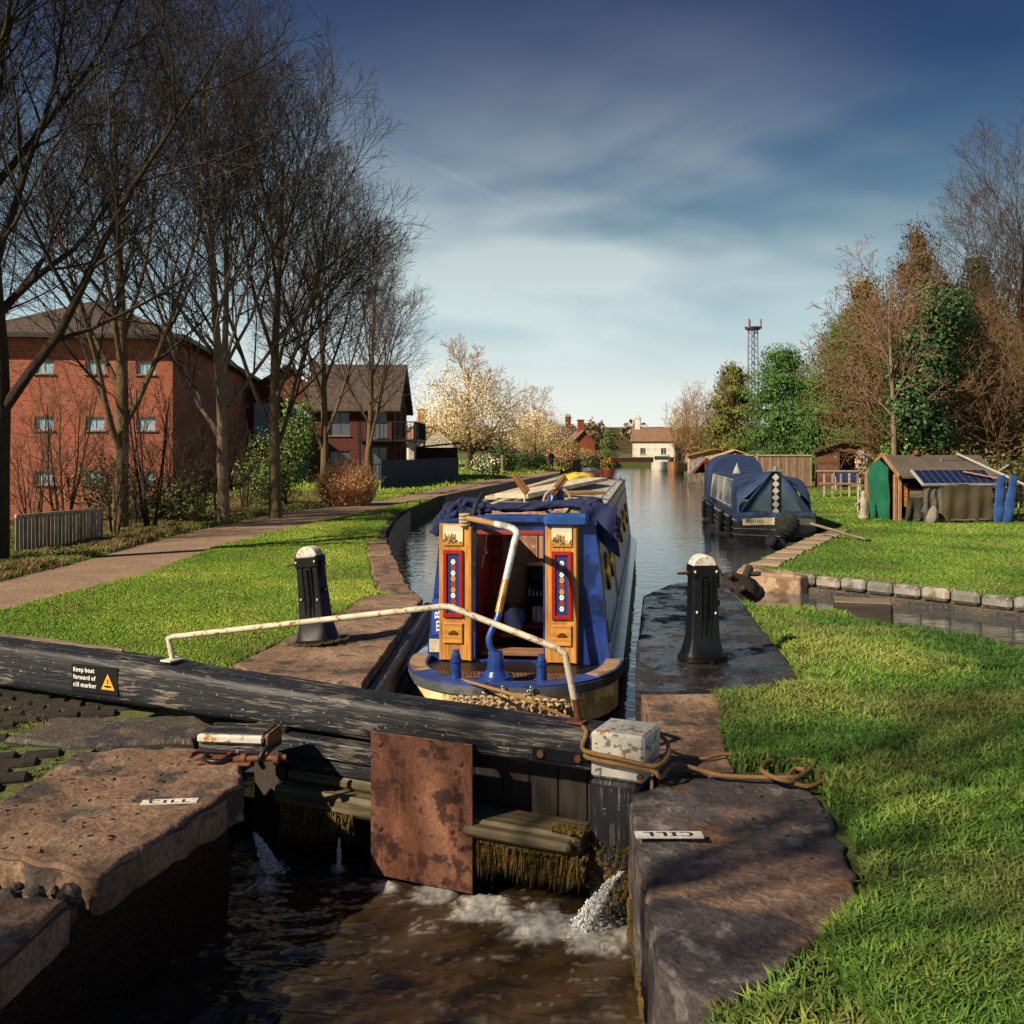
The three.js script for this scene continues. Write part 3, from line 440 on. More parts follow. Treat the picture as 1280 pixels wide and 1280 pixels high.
// local: +x towards the tip (tip at 0), +z out of the gate towards the chamber
{
  const ring = (x, h, dp, y0) => { const out = [], n = 28; for (let k = 0; k < n; k++) { const a = k / n * Math.PI * 2, c = Math.cos(a), s = Math.sin(a), e = 0.42; let Z = Math.sign(c) * Math.pow(Math.abs(c), e), Y = Math.sign(s) * Math.pow(Math.abs(s), e); const w = 0.010 * (vn(x * 2.2, k * 0.8, 0, 3) - 0.5) + 0.008 * (vn(x * 9, k * 1.9, 0, 4) - 0.5); out.push(v3(x, y0 + h / 2 + Y * (h / 2 + w) - (Y > 0.5 ? 0.02 * (1 - Math.abs(Z)) * 0 : 0), -dp / 2 + Z * (dp / 2 + w))); } return out; };
  const rs = []; for (let i = 0; i <= 110; i++) { const t = i / 110, x = lerp(-6.4, -0.37, t); rs.push(ring(x, lerp(0.36, 0.255, ss(0.1, 0.95, t)), lerp(0.37, 0.32, t), lerp(0.055, 0.035, t))); }
  mesh('balance_beam', loft(rs), M.paint, gate);
  // split, bleached wood on the outer top of the beam
  const sp = []; for (let i = 0; i <= 24; i++) { const t = i / 24, x = lerp(-6.3, -4.35, t), o = []; const w = 0.075 * Math.sin(Math.PI * Math.min(1, t * 1.02 + 0.02)) + 0.012; for (let k = 0; k < 10; k++) { const a = k / 10 * 6.283; o.push(v3(x, 0.395 - 0.012 * t + Math.sin(a) * (0.02 + 0.014 * vn(x * 12, k, 0, 8)), -0.27 + Math.cos(a) * w * (0.7 + 0.6 * vn(x * 8, k * 2, 0, 9)))); } sp.push(o); }
  mesh('split_timber', loft(sp), M.oldwood, gate);
  // painted tip
  mesh('white_tip', box(0.33, 0.275, 0.34, -0.205, 0.162, -0.165, 0.018, 0.3), M.white, gate);
  for (const [x, y] of [[-0.06, 0.07]]) mesh('bolt', cyl(0.018, 0.02, 0.02, 0, 0, 0, 10).rotateX(Math.PI / 2).translate(x, y, 0.022), M.rustiron, gate);
  const strap = mesh('iron_strap', box(0.36, 0.075, 0.012, -0.56, 0.13, 0.012, 0.003), M.iron, gate);
  for (const x of [-0.68, -0.44]) mesh('bolt', cyl(0.022, 0.024, 0.024, 0, 0, 0, 10).rotateX(Math.PI / 2).translate(x, 0.13, 0.026), M.rustiron, gate);
  // posts, rails, boarding
  mesh('mitre_post', box(0.30, 1.5, 0.26, -0.22, -0.73, -0.10, 0.02, 1.1), M.paintV, gate);
  mesh('heel_post', box(0.26, 1.75, 0.30, -2.72, -0.80, -0.12, 0.03, 2.2), M.darkwoodV, gate);
  for (let i = 0; i < 12; i++) mesh('plank', box(0.188, 1.5, 0.05, -2.50 + i * 0.194, -0.70, -0.22, 0.006, i * 0.77), M.darkwoodV, gate);
  mesh('rail', box(1.02, 0.115, 0.14, -2.10, -0.035, 0.0, 0.012, 3), M.paint, gate);
  mesh('rail', box(1.02, 0.095, 0.11, -2.10, -0.150, -0.01, 0.012, 4), M.paint, gate);
  mesh('rail', box(0.95, 0.07, 0.10, -2.06, -0.238, 0.01, 0.02, 5), M.slimewood, gate);
  const rail = mesh('rail', box(2.2, 0.13, 0.30, -1.48, -0.345, 0.02, 0.03, 6), M.slimewood, gate);
  mesh('rail', box(0.70, 0.06, 0.10, -0.76, -0.33, 0.19, 0.02, 7), M.slimewood, gate);
  // weed and moss hanging from the rail
  const r = rng(9), fr = [];
  for (let i = 0; i < 2600; i++) { const x = -2.5 + 2.16 * r(); if (x > -1.93 && x < -1.07) continue; const L = (0.05 + 0.13 * r()) * (0.55 + 0.7 * vn(x * 7, 1, 0, 5)), w = 0.006 + 0.007 * r(), z = 0.10 + 0.08 * r(), y = -0.37 - 0.09 * r(), a = r() * 6.28; const dx = Math.cos(a) * w, dz = Math.sin(a) * w; const g = new THREE.BufferGeometry(); g.setAttribute('position', new THREE.Float32BufferAttribute([x - dx, y, z - dz, x + dx, y, z + dz, x + dx * 0.6 + (r() - 0.5) * 0.02, y - L, z + 0.01 + 0.02 * r()], 3)); g.computeVertexNormals(); fr.push(buv(g)); }
  const weed = mesh('hanging_moss', fr, M.moss, gate); weed.userData.kind = 'stuff';
  const tf = []; for (let i = 0; i < 500; i++) { const s = 0.006 + 0.014 * r(), g = new THREE.IcosahedronGeometry(s, 0); const u = r(); tf.push(buv(g.translate(u < 0.3 ? -0.36 - 0.2 * r() : (u < 0.6 ? -0.38 + 0.3 * r() : -0.40 - 0.62 * r()), u < 0.3 ? -0.27 + 0.01 * r() : -0.34 - 0.35 * r() * (u < 0.6 ? 1 : 0.2), u < 0.3 ? 0.06 + 0.1 * r() : u < 0.6 ? 0.035 : 0.17))); }
  const m2 = mesh('moss_tufts', tf, M.moss, gate); m2.userData.kind = 'stuff';
  // rusty plate bolted over the paddle
  const pw = 0.72, ph = 0.90; const pl = mesh('rusty_plate', box(pw, ph, 0.012, -1.41, 0.185 - ph / 2, 0.20, 0.004, 0.2), M.rust, gate); pl.userData.label = 'big rusty steel plate';
  for (const x of [-1.66, -1.16]) mesh('bracket', box(0.06, 0.06, 0.19, x, 0.10, 0.10), M.iron, gate);
  for (const [x, y] of [[-0.29, -0.07], [0.28, -0.12], [-0.29, -0.60], [0.28, -0.63], [0.22, -0.12 - 0.42], [-0.10, -0.88]]) mesh('bolt', new THREE.SphereGeometry(0.021, 10, 6).scale(1, 1, 0.6).translate(-1.41 + x, 0.185 + y, 0.207), M.rustiron, gate);
  // handrail
  const hr = [[-3.75, 0.40], [-3.79, 0.545], [-3.755, 0.562], [-1.46, 0.938], [-1.40, 0.938], [-0.66, 0.735], [-0.60, 0.70], [-0.515, 0.31]].map(([x, y]) => v3(x, y, -0.17));
  const seg = []; for (let i = 0; i < hr.length - 1; i++) { seg.push(rod(hr[i], hr[i + 1], 0.021, 10)); if (i) seg.push(new THREE.SphereGeometry(0.0212, 10, 8).translate(hr[i].x, hr[i].y, hr[i].z)); }
  mesh('handrail', seg, tmat(T.white, 0.002, { color: 0xfff6e6, roughness: 0.5 }), gate);
  mesh('handrail_foot', [box(0.10, 0.014, 0.16, -3.75, 0.393, -0.17, 0.004)], M.white, gate);
  mesh('handrail_foot', [box(0.11, 0.014, 0.12, -0.52, 0.297, -0.17, 0.004), rod(v3(-0.513, 0.30, -0.17), v3(-0.535, 0.43, -0.17), 0.0235, 10)], M.rustiron, gate);
  // sign
  const cv = document.createElement('canvas'); cv.width = 512; cv.height = 224; const c = cv.getContext('2d'); c.fillStyle = '#0d0e12'; c.fillRect(0, 0, 512, 224); c.fillStyle = '#e9e6da'; c.font = 'bold 50px sans-serif'; ['Keep boat', 'forward of', 'cill marker'].forEach((s, i) => c.fillText(s, 16, 62 + i * 62));
  c.fillStyle = '#1a1408'; c.beginPath(); c.moveTo(405, 34); c.lineTo(496, 196); c.lineTo(314, 196); c.fill(); c.fillStyle = '#e8a93a'; c.beginPath(); c.moveTo(405, 56); c.lineTo(478, 186); c.lineTo(332, 186); c.fill(); c.fillStyle = '#1a1408'; c.beginPath(); c.ellipse(405, 160, 44, 9, 0, 0, 6.3); c.fill(); c.fillRect(398, 100, 14, 38);
  const t = new THREE.CanvasTexture(cv); t.colorSpace = THREE.SRGBColorSpace; const sm = new THREE.MeshStandardMaterial({ map: t, roughness: 0.45 }); const dk = plain(0x101114);
  const sg = mesh('sign', new THREE.BoxGeometry(0.47, 0.205, 0.006), [dk, dk, dk, dk, sm, dk], gate); sg.position.set(-4.35, 0.225, 0.008); sg.rotation.z = 0.012; sg.userData.label = 'black notice with white lettering and yellow warning triangle';
}
// heel block with white edge, held by the iron collar
{
  const b = base('collar_anchor', 'white edged timber block held by rusty iron collar straps on the brown coping', 'gate collar', v3(-1.78, 0.02, -6.55), -0.12);
  mesh('block', box(0.44, 0.14, 0.26, 0.02, 0.08, -0.04, 0.015, 0.5), M.paint, b);
  mesh('white_edge', box(0.43, 0.05, 0.045, 0.02, 0.118, 0.098, 0.01, 0.2), M.white, b);
  mesh('end_grain', box(0.03, 0.13, 0.25, 0.252, 0.085, -0.03, 0.01, 0.7), tmat(T.wood, 0.004, { color: 0x9a6a44 }), b);
  const ring = (cx, cz, r, a0, a1) => { const p = []; for (let i = 0; i <= 14; i++) { const a = lerp(a0, a1, i / 14); p.push(v3(cx + Math.cos(a) * r, 0.02, cz + Math.sin(a) * r)); } return tube(p, 0.016, 8, 40); };
  mesh('strap', ring(-0.10, 0.13, 0.12, -3.4, 0.6), M.rustiron, b);
  mesh('strap', ring(-0.02, 0.15, 0.10, 0.2, 3.3), M.iron, b);
  mesh('rod', rod(v3(0.08, 0.02, 0.20), v3(0.40, 0.03, 0.15), 0.02, 10), M.rustiron, b);
  mesh('hook', tube([v3(0.26, -0.03, 0.17), v3(0.25, 0.03, 0.20), v3(0.28, 0.09, 0.16), v3(0.34, 0.11, 0.10)], 0.016, 8), M.iron, b);
  for (const x of [0.14, 0.35]) mesh('nut', cyl(0.032, 0.032, 0.03, 0, 0, 0, 6).rotateZ(Math.PI / 2).translate(x, 0.025, 0.185), M.rustiron, b);
  mesh('anchor_plate', box(0.36, 0.02, 0.24, 0.02, 0.0, 0.12, 0.006), M.rustiron, b);
}
// leaks through the gate
function leak(name, label, from, to, width, ribbons, seed) {      // broken water that fans out as it falls
  const r = rng(seed), gs = [], dir = to.clone().sub(from).setY(0).normalize(), sd = v3(-dir.z, 0, dir.x);
  for (let i = 0; i < ribbons * 110; i++) { const t = Math.pow(r(), 0.6), p = from.clone().addScaledVector(dir, from.clone().setY(0).distanceTo(to.clone().setY(0)) * t * (0.7 + 0.5 * r())).addScaledVector(sd, (r() - 0.5) * width * (0.25 + 1.3 * t)); p.y = lerp(from.y, to.y, Math.pow(t, 1.25)) + 0.035 * r() * (0.3 + t); const s = 0.0025 + 0.008 * r() * r() * (0.5 + t); gs.push(buv(new THREE.IcosahedronGeometry(s, 0).scale(1, 1 + 2.2 * r() * (1.1 - t), 1).translate(p.x, p.y, p.z))); }
  for (let i = 0; i < ribbons * 30; i++) { const t = 0.5 + 0.6 * r(), p = from.clone().lerp(to, t).addScaledVector(sd, (r() - 0.5) * width * 3 * t); p.y = to.y + 0.07 * r() * r(); gs.push(buv(new THREE.IcosahedronGeometry(0.002 + 0.004 * r() * r(), 0).translate(p.x, p.y, p.z))); }
  const m = mesh(name, gs, mat({ color: 0xdfe3e3, roughness: 0.6 }), scene); m.name = numbered(name); tag(m, label, 'water jet');
}
const foot = (s, n) => { const p = gpt(s, n); p.y = POOL - 0.005; return p; };
leak('water_leak', 'white water spurting from the dark corner by the heel post', pd(317, 1042, 6.75), foot(2.38, 0.40), 0.07, 7, 3);
leak('water_leak', 'thin trickle dropping from the mossy rail beside the rusty plate', pd(424, 1050, 6.45), foot(2.06, 0.13), 0.018, 2, 4);
leak('water_leak', 'frothing spill of water between the mitre post and sunlit stone wall', pd(778, 1092, 5.72), foot(0.34, 0.24), 0.15, 8, 5);

// ================================================================ paddle stands
function paddleStand(label, pos, turn, detailed) {
  const s = base('paddle_stand', label, 'paddle stand', pos, turn, 'black paddle stands beside the gate'); s.scale.set(0.84, 1, 0.84);
  const ring = (y, w, d, e) => { const o = []; for (let k = 0; k < 24; k++) { const a = (k + 0.5) / 24 * 6.2832, c = Math.cos(a), q = Math.sin(a); o.push(v3(Math.sign(c) * Math.pow(Math.abs(c), e) * w, y, Math.sign(q) * Math.pow(Math.abs(q), e) * d)); } return o; };
  mesh('pedestal', loft([[0, 0.27, 0.23, 0.8], [0.035, 0.27, 0.23, 0.8], [0.05, 0.235, 0.20, 0.6], [0.12, 0.195, 0.17, 0.36], [0.22, 0.162, 0.14, 0.18], [0.5, 0.146, 0.122, 0.14], [0.84, 0.136, 0.112, 0.14]].map(a => ring(...a)), { crease: 0.35 }), M.iron, s);
  mesh('head', loft([[0.76, 0.145, 0.120, 0.16], [0.775, 0.150, 0.126, 0.16], [0.865, 0.150, 0.126, 0.16], [0.875, 0.143, 0.12, 0.16]].map(a => ring(...a)), { crease: 0.35 }), M.iron, s);
  const cp = []; for (let i = 0; i <= 12; i++) { const a = i / 12 * Math.PI; cp.push([Math.cos(a) * 0.135, 0.865 + Math.sin(a) * 0.105]); }
  const cap = mesh('cap', plate(cp, 0.20, [], 0.012).translate(0, 0, 0.10), M.white, s);
  for (const x of [-0.055, 0.055]) mesh('rib', box(0.022, 0.62, 0.03, x, 0.46, 0.128, 0.006), M.iron, s);
  mesh('channel', box(0.075, 0.54, 0.01, 0, 0.48, 0.126, 0.002), M.iron, s);
  const rk = mesh('rack', box(0.03, 0.5, 0.02, 0, 0.50, 0.137, 0.003), M.iron, s);
  const tg = cbox(0.05, 0.009, 0.018, 0.002); for (let i = 0; i < 14; i++) { const m = mesh('tooth', tg, M.iron, rk); m.position.set(0, 0.40 + i * 0.026, 0.151); }
  for (const [x, y] of [[-0.12, 0.82], [0.12, 0.82], [-0.10, 0.45], [0.11, 0.44]]) mesh('bolt', new THREE.SphereGeometry(0.014, 8, 6).translate(x, y, 0.132), M.white, s);
  mesh('spindle', [rod(v3(-0.16, 0.80, 0), v3(-0.29, 0.80, 0.03), 0.014, 8)], M.rustiron, s);
  mesh('pawl', [box(0.03, 0.16, 0.05, 0.17, 0.74, 0.02, 0.008), cyl(0.03, 0.03, 0.04, 0, 0, 0, 10).rotateZ(Math.PI / 2).translate(0.165, 0.52, 0.02)], M.iron, s);
  return s;
}
paddleStand('black iron paddle stand with white cap on the wet slab by the water', gp(878, 826).add(v3(0, 0.016, 0)), 0.12);
{ const s = paddleStand('black mossy paddle stand with white cap on the pinkish stone wing', gp(398, 806).add(v3(0, 0.03, 0)), -0.28); s.rotation.z = 0.11; s.position.y -= 0.01;
  const r = rng(3), gs = []; for (let i = 0; i < 260; i++) { const a = r() * 6.28, q = 0.20 + 0.14 * r(); gs.push(buv(new THREE.IcosahedronGeometry(0.012 + 0.02 * r(), 0).scale(1, 0.6, 1).translate(Math.cos(a) * q * 1.1, 0.02, Math.sin(a) * q))); } const m = mesh('moss_skirt', gs, tmat(T.moss, 0.01, { color: 0x9aa070 }), s); m.userData.kind = 'stuff'; }

// ================================================================ foliage builders (used from here on)
function leafMat() { return leafMat.m ??= mat({ vertexColors: true, roughness: 0.75 }); }
const lin = h => { const c = new THREE.Color(h); return [c.r, c.g, c.b]; };
// leaf faces spread through ellipsoids [x, y, z, rx, ry, rz]; more of them near the surface
function leaves(balls, n, size, hexes, seed, { shape = 1.6, up = 0, ragged = 0.25, shell = 0.55 } = {}) {
  const r = rng(seed * 131 + 7), P = new Float32Array(n * 18), C = new Float32Array(n * 18), cols = hexes.map(lin); const vol = balls.map(b => Math.pow(b[3] * b[4] * b[5], 0.62)), tot = vol.reduce((a, b) => a + b, 0);
  const d = v3(), t = v3(), s = v3(), q = v3();
  for (let i = 0; i < n; i++) {
    let k = 0, w = r() * tot; while (w > vol[k] && k < balls.length - 1) { w -= vol[k]; k++; } const b = balls[k];
    const ph = r() * 6.2832, cz = r() * 2 - 1, sz = Math.sqrt(1 - cz * cz); d.set(sz * Math.cos(ph), cz, sz * Math.sin(ph));
    const lump = 1 - ragged + 2 * ragged * vn(d.x * 3 + b[0] * 1.7 + 20, d.y * 3 + d.z * 2.3 + b[1] + 20, 0, seed & 63) ; const rad = lump * Math.pow(lerp(shell * r(), 1, r()), 0.5) * (0.92 + 0.16 * r());
    const cx = b[0] + d.x * b[3] * rad, cy = b[1] + d.y * b[4] * rad, c2 = b[2] + d.z * b[5] * rad;
    q.set(r() - 0.5, r() - 0.5, r() - 0.5).multiplyScalar(1.4).add(d).normalize(); t.set(r() - 0.5, r() - 0.5 + up, r() - 0.5).cross(q).normalize(); s.crossVectors(q, t).normalize(); if (up) { const tmp = t.clone(); t.copy(s); s.copy(tmp); }
    const L = size * (0.6 + 0.8 * r()), W = L / shape; const A = [cx - t.x * L / 2, cy - t.y * L / 2, c2 - t.z * L / 2], Bt = [cx + s.x * W / 2, cy + s.y * W / 2, c2 + s.z * W / 2], D = [cx - s.x * W / 2, cy - s.y * W / 2, c2 - s.z * W / 2], E = [cx + t.x * L / 2, cy + t.y * L / 2, c2 + t.z * L / 2];
    P.set([...A, ...Bt, ...D, ...D, ...Bt, ...E], i * 18); const c = cols[Math.floor(r() * cols.length)], f = 0.75 + 0.5 * r(); for (let m = 0; m < 6; m++) C.set([c[0] * f, c[1] * f, c[2] * f], i * 18 + m * 3);
  }
  const g = new THREE.BufferGeometry(); g.setAttribute('position', new THREE.BufferAttribute(P, 3)); g.setAttribute('color', new THREE.BufferAttribute(C, 3)); g.setAttribute('uv', new THREE.BufferAttribute(new Float32Array(n * 12), 2)); g.computeVertexNormals(); return g;
}
// bare tree: returns { wood, twigs } geometries. lv: children per level, ang: spread per level
class Tubes {
  constructor() { this.P = []; this.N = []; this.U = []; this.I = []; }
  add(pts, rad, n) {
    const b0 = this.P.length / 3; let u = 0; const T = v3(), A = v3(), B = v3();
    for (let i = 0; i < pts.length; i++) {
      const p = pts[i]; T.subVectors(pts[Math.min(i + 1, pts.length - 1)], pts[Math.max(i - 1, 0)]).normalize(); A.set(T.y, T.z, T.x).cross(T); if (A.lengthSq() < 1e-6) A.set(1, 0, 0); A.normalize(); B.crossVectors(T, A); if (i) u += p.distanceTo(pts[i - 1]);
      for (let k = 0; k < n; k++) { const a = k / n * 6.2832, c = Math.cos(a), s = Math.sin(a), nx = A.x * c + B.x * s, ny = A.y * c + B.y * s, nz = A.z * c + B.z * s; this.P.push(p.x + nx * rad[i], p.y + ny * rad[i], p.z + nz * rad[i]); this.N.push(nx, ny, nz); this.U.push(k / n * 0.6, u); }
    }
    for (let i = 0; i < pts.length - 1; i++) for (let k = 0; k < n; k++) { const a = b0 + i * n + k, b = b0 + i * n + (k + 1) % n, c = a + n, d = b + n; this.I.push(a, b, c, b, d, c); }
  }
  geo() { const g = new THREE.BufferGeometry(); g.setAttribute('position', new THREE.Float32BufferAttribute(this.P, 3)); g.setAttribute('normal', new THREE.Float32BufferAttribute(this.N, 3)); g.setAttribute('uv', new THREE.Float32BufferAttribute(this.U, 2)); g.setIndex(this.I); return g; }
}
function bareTree(seed, o) {
  const { h = 12, r0 = 0.2, stems = 1, levels = 4, kids = [8, 7, 6, 5], ang = [0.55, 0.7, 0.75, 0.8], ratio = [0.62, 0.5, 0.45, 0.42], tropism = 0.10, wob = 0.10, first = 0.2, lean = [0, 0], twig = 0.005, droop = 0 } = o;
  const r = rng(seed * 977 + 5), wood = new Tubes(), fine = new Tubes();
  const grow = (p, dir, len, rad, lvl) => {
    const nseg = lvl === 0 ? 12 : lvl === 1 ? 8 : lvl === 2 ? 5 : lvl === 3 ? 2 : 1, pts = [p.clone()], rr = [rad], dirs = [dir.clone()]; const d = dir.clone(), q = p.clone();
    const end = lvl >= levels ? twig * 0.6 : Math.max(twig, rad * 0.22);
    for (let i = 1; i <= nseg; i++) { const w = wob * (lvl === 0 ? 0.6 : 1.5 + lvl * 0.35); d.x += (r() - 0.5) * w; d.z += (r() - 0.5) * w; d.y += (r() - 0.5) * w * 0.7 + (lvl ? tropism : tropism * 0.3) - droop * lvl * 0.02; d.normalize(); q.addScaledVector(d, len / nseg); pts.push(q.clone()); rr.push(lerp(rad, end, Math.pow(i / nseg, 0.8))); dirs.push(d.clone()); }
    (lvl <= 1 ? wood : fine).add(pts, rr, lvl === 0 ? 10 : lvl === 1 ? 7 : lvl === 2 ? 5 : 3);
    if (lvl >= levels) return;
    const n = Math.round(kids[lvl] * (0.8 + 0.4 * r())), f0 = lvl === 0 ? first : 0.18; let az = r() * 6.28;
    for (let k = 0; k < n; k++) {
      const t = f0 + (1 - f0) * Math.pow((k + 0.5 + 0.5 * (r() - 0.5)) / n, 0.9), ft = t * nseg, i = Math.min(nseg - 1, Math.floor(ft)), f = ft - i, pp = pts[i].clone().lerp(pts[i + 1], f), dd = dirs[i + 1], cr = lerp(rr[i], rr[i + 1], f);
      az += 2.4 + (r() - 0.5) * 0.8; const a = ang[lvl] * (0.7 + 0.6 * r()) * (lvl === 0 ? lerp(1.15, 0.7, t) : 1), u = v3(dd.y, dd.z, dd.x).cross(dd).normalize(), w = v3().crossVectors(dd, u); const nd = dd.clone().multiplyScalar(Math.cos(a)).addScaledVector(u, Math.sin(a) * Math.cos(az)).addScaledVector(w, Math.sin(a) * Math.sin(az)).normalize();
      const cl = len * ratio[lvl] * (0.75 + 0.5 * r()) * (lvl === 0 ? lerp(1.05, 0.55, t) : lerp(1.1, 0.6, t)); grow(pp, nd, cl, Math.min(cr * 0.72, Math.max(twig, cr * (lvl === 0 ? 0.55 : 0.6))), lvl + 1);
    }
  };
  for (let s = 0; s < stems; s++) { const a = s / stems * 6.28 + r(), k = stems > 1 ? 0.12 + 0.16 * r() : 0; grow(v3(Math.cos(a) * r0 * (stems > 1 ? 1.1 : 0), -0.12, Math.sin(a) * r0 * (stems > 1 ? 1.1 : 0)), v3(Math.cos(a) * k + lean[0], 1, Math.sin(a) * k + lean[1]).normalize(), h * (stems > 1 ? 0.72 + 0.1 * r() : 0.74) * 1.0, r0 * (stems > 1 ? 0.7 : 1), 0); }
  return { wood: wood.geo(), twigs: fine.geo() };
}
const barkOf = hex => (barkOf.c ??= {})[hex] ??= tmat(T.bark, 0.02, { color: hex, roughness: 0.95 });
const twigOf = hex => (twigOf.c ??= {})[hex] ??= mat({ color: hex, roughness: 0.9 });

// ================================================================ narrowboats
const gloss = (hex, o = {}) => mat({ map: T.weather, bumpMap: T.fine.userData.bump, bumpScale: 0.0008, color: hex, roughness: 0.32, clearcoat: 0.5, clearcoatRoughness: 0.15, ...o });
M.navy = gloss(0x2a4a9e); M.navyMatt = tmat(T.weather, 0.002, { color: 0x2c4a94, roughness: 0.55 });
M.hullblack = tmat(T.weather, 0.003, { color: 0x17181b, roughness: 0.45 });
M.cream = tmat(T.weather, 0.002, { color: 0xf3e0a4, roughness: 0.5 });
M.roof = tmat(T.weather, 0.002, { color: 0xd9d2bd, roughness: 0.6 });
M.tan = tmat(T.weather, 0.003, { color: 0xb09274, roughness: 0.75 });
M.grey = tmat(T.weather, 0.003, { color: 0x5b5f68, roughness: 0.6 });
M.oak = tmat(T.woodV, 0.002, { color: 0xd79a4c, roughness: 0.45 }); M.oakH = tmat(T.wood, 0.002, { color: 0xd79a4c, roughness: 0.45 });
M.canvas = tmat(T.fine, 0.004, { color: 0x1d2b5c, roughness: 0.85 });
M.chrome = mat({ color: 0xcfcfcf, roughness: 0.25, metalness: 0.9 });
M.brass = mat({ color: 0xb98a3c, roughness: 0.3, metalness: 0.9 });
M.ropewhite = tmat(scaled(T.wood, 0.05), 0.004, { color: 0xcbb894, roughness: 0.95 });
// outline of a hull seen from above, stern at z = 0 and bow at z = -L
function plan(L, W, sternL, bowL, inset = 0, se = 2.3, be = 1.7) {
  const o = [], n = 22, w = W - inset; const q = [];
  for (let i = 0; i <= n; i++) { const a = i / n * Math.PI / 2, c = Math.cos(a), s = Math.sin(a); q.push([w * Math.pow(s, 2 / se), -sternL + (sternL - inset) * Math.pow(c, 2 / se)]); }
  for (const t of [0.25, 0.5, 0.75]) q.push([w, lerp(-sternL, -L + bowL, t)]);
  for (let i = 0; i <= n; i++) { const a = i / n * Math.PI / 2; q.push([w * Math.pow(Math.cos(a), 2 / be), -L + bowL - (bowL - inset) * Math.pow(Math.sin(a), 2 / be)]); }
  for (const p of q) o.push(p); for (let i = q.length - 2; i > 0; i--) o.push([-q[i][0], q[i][1]]); return o;
}
const ringAt = (pl, y, sheer) => pl.map(p => v3(p[0], y + (sheer ? sheer(p[1]) : 0), p[1]));

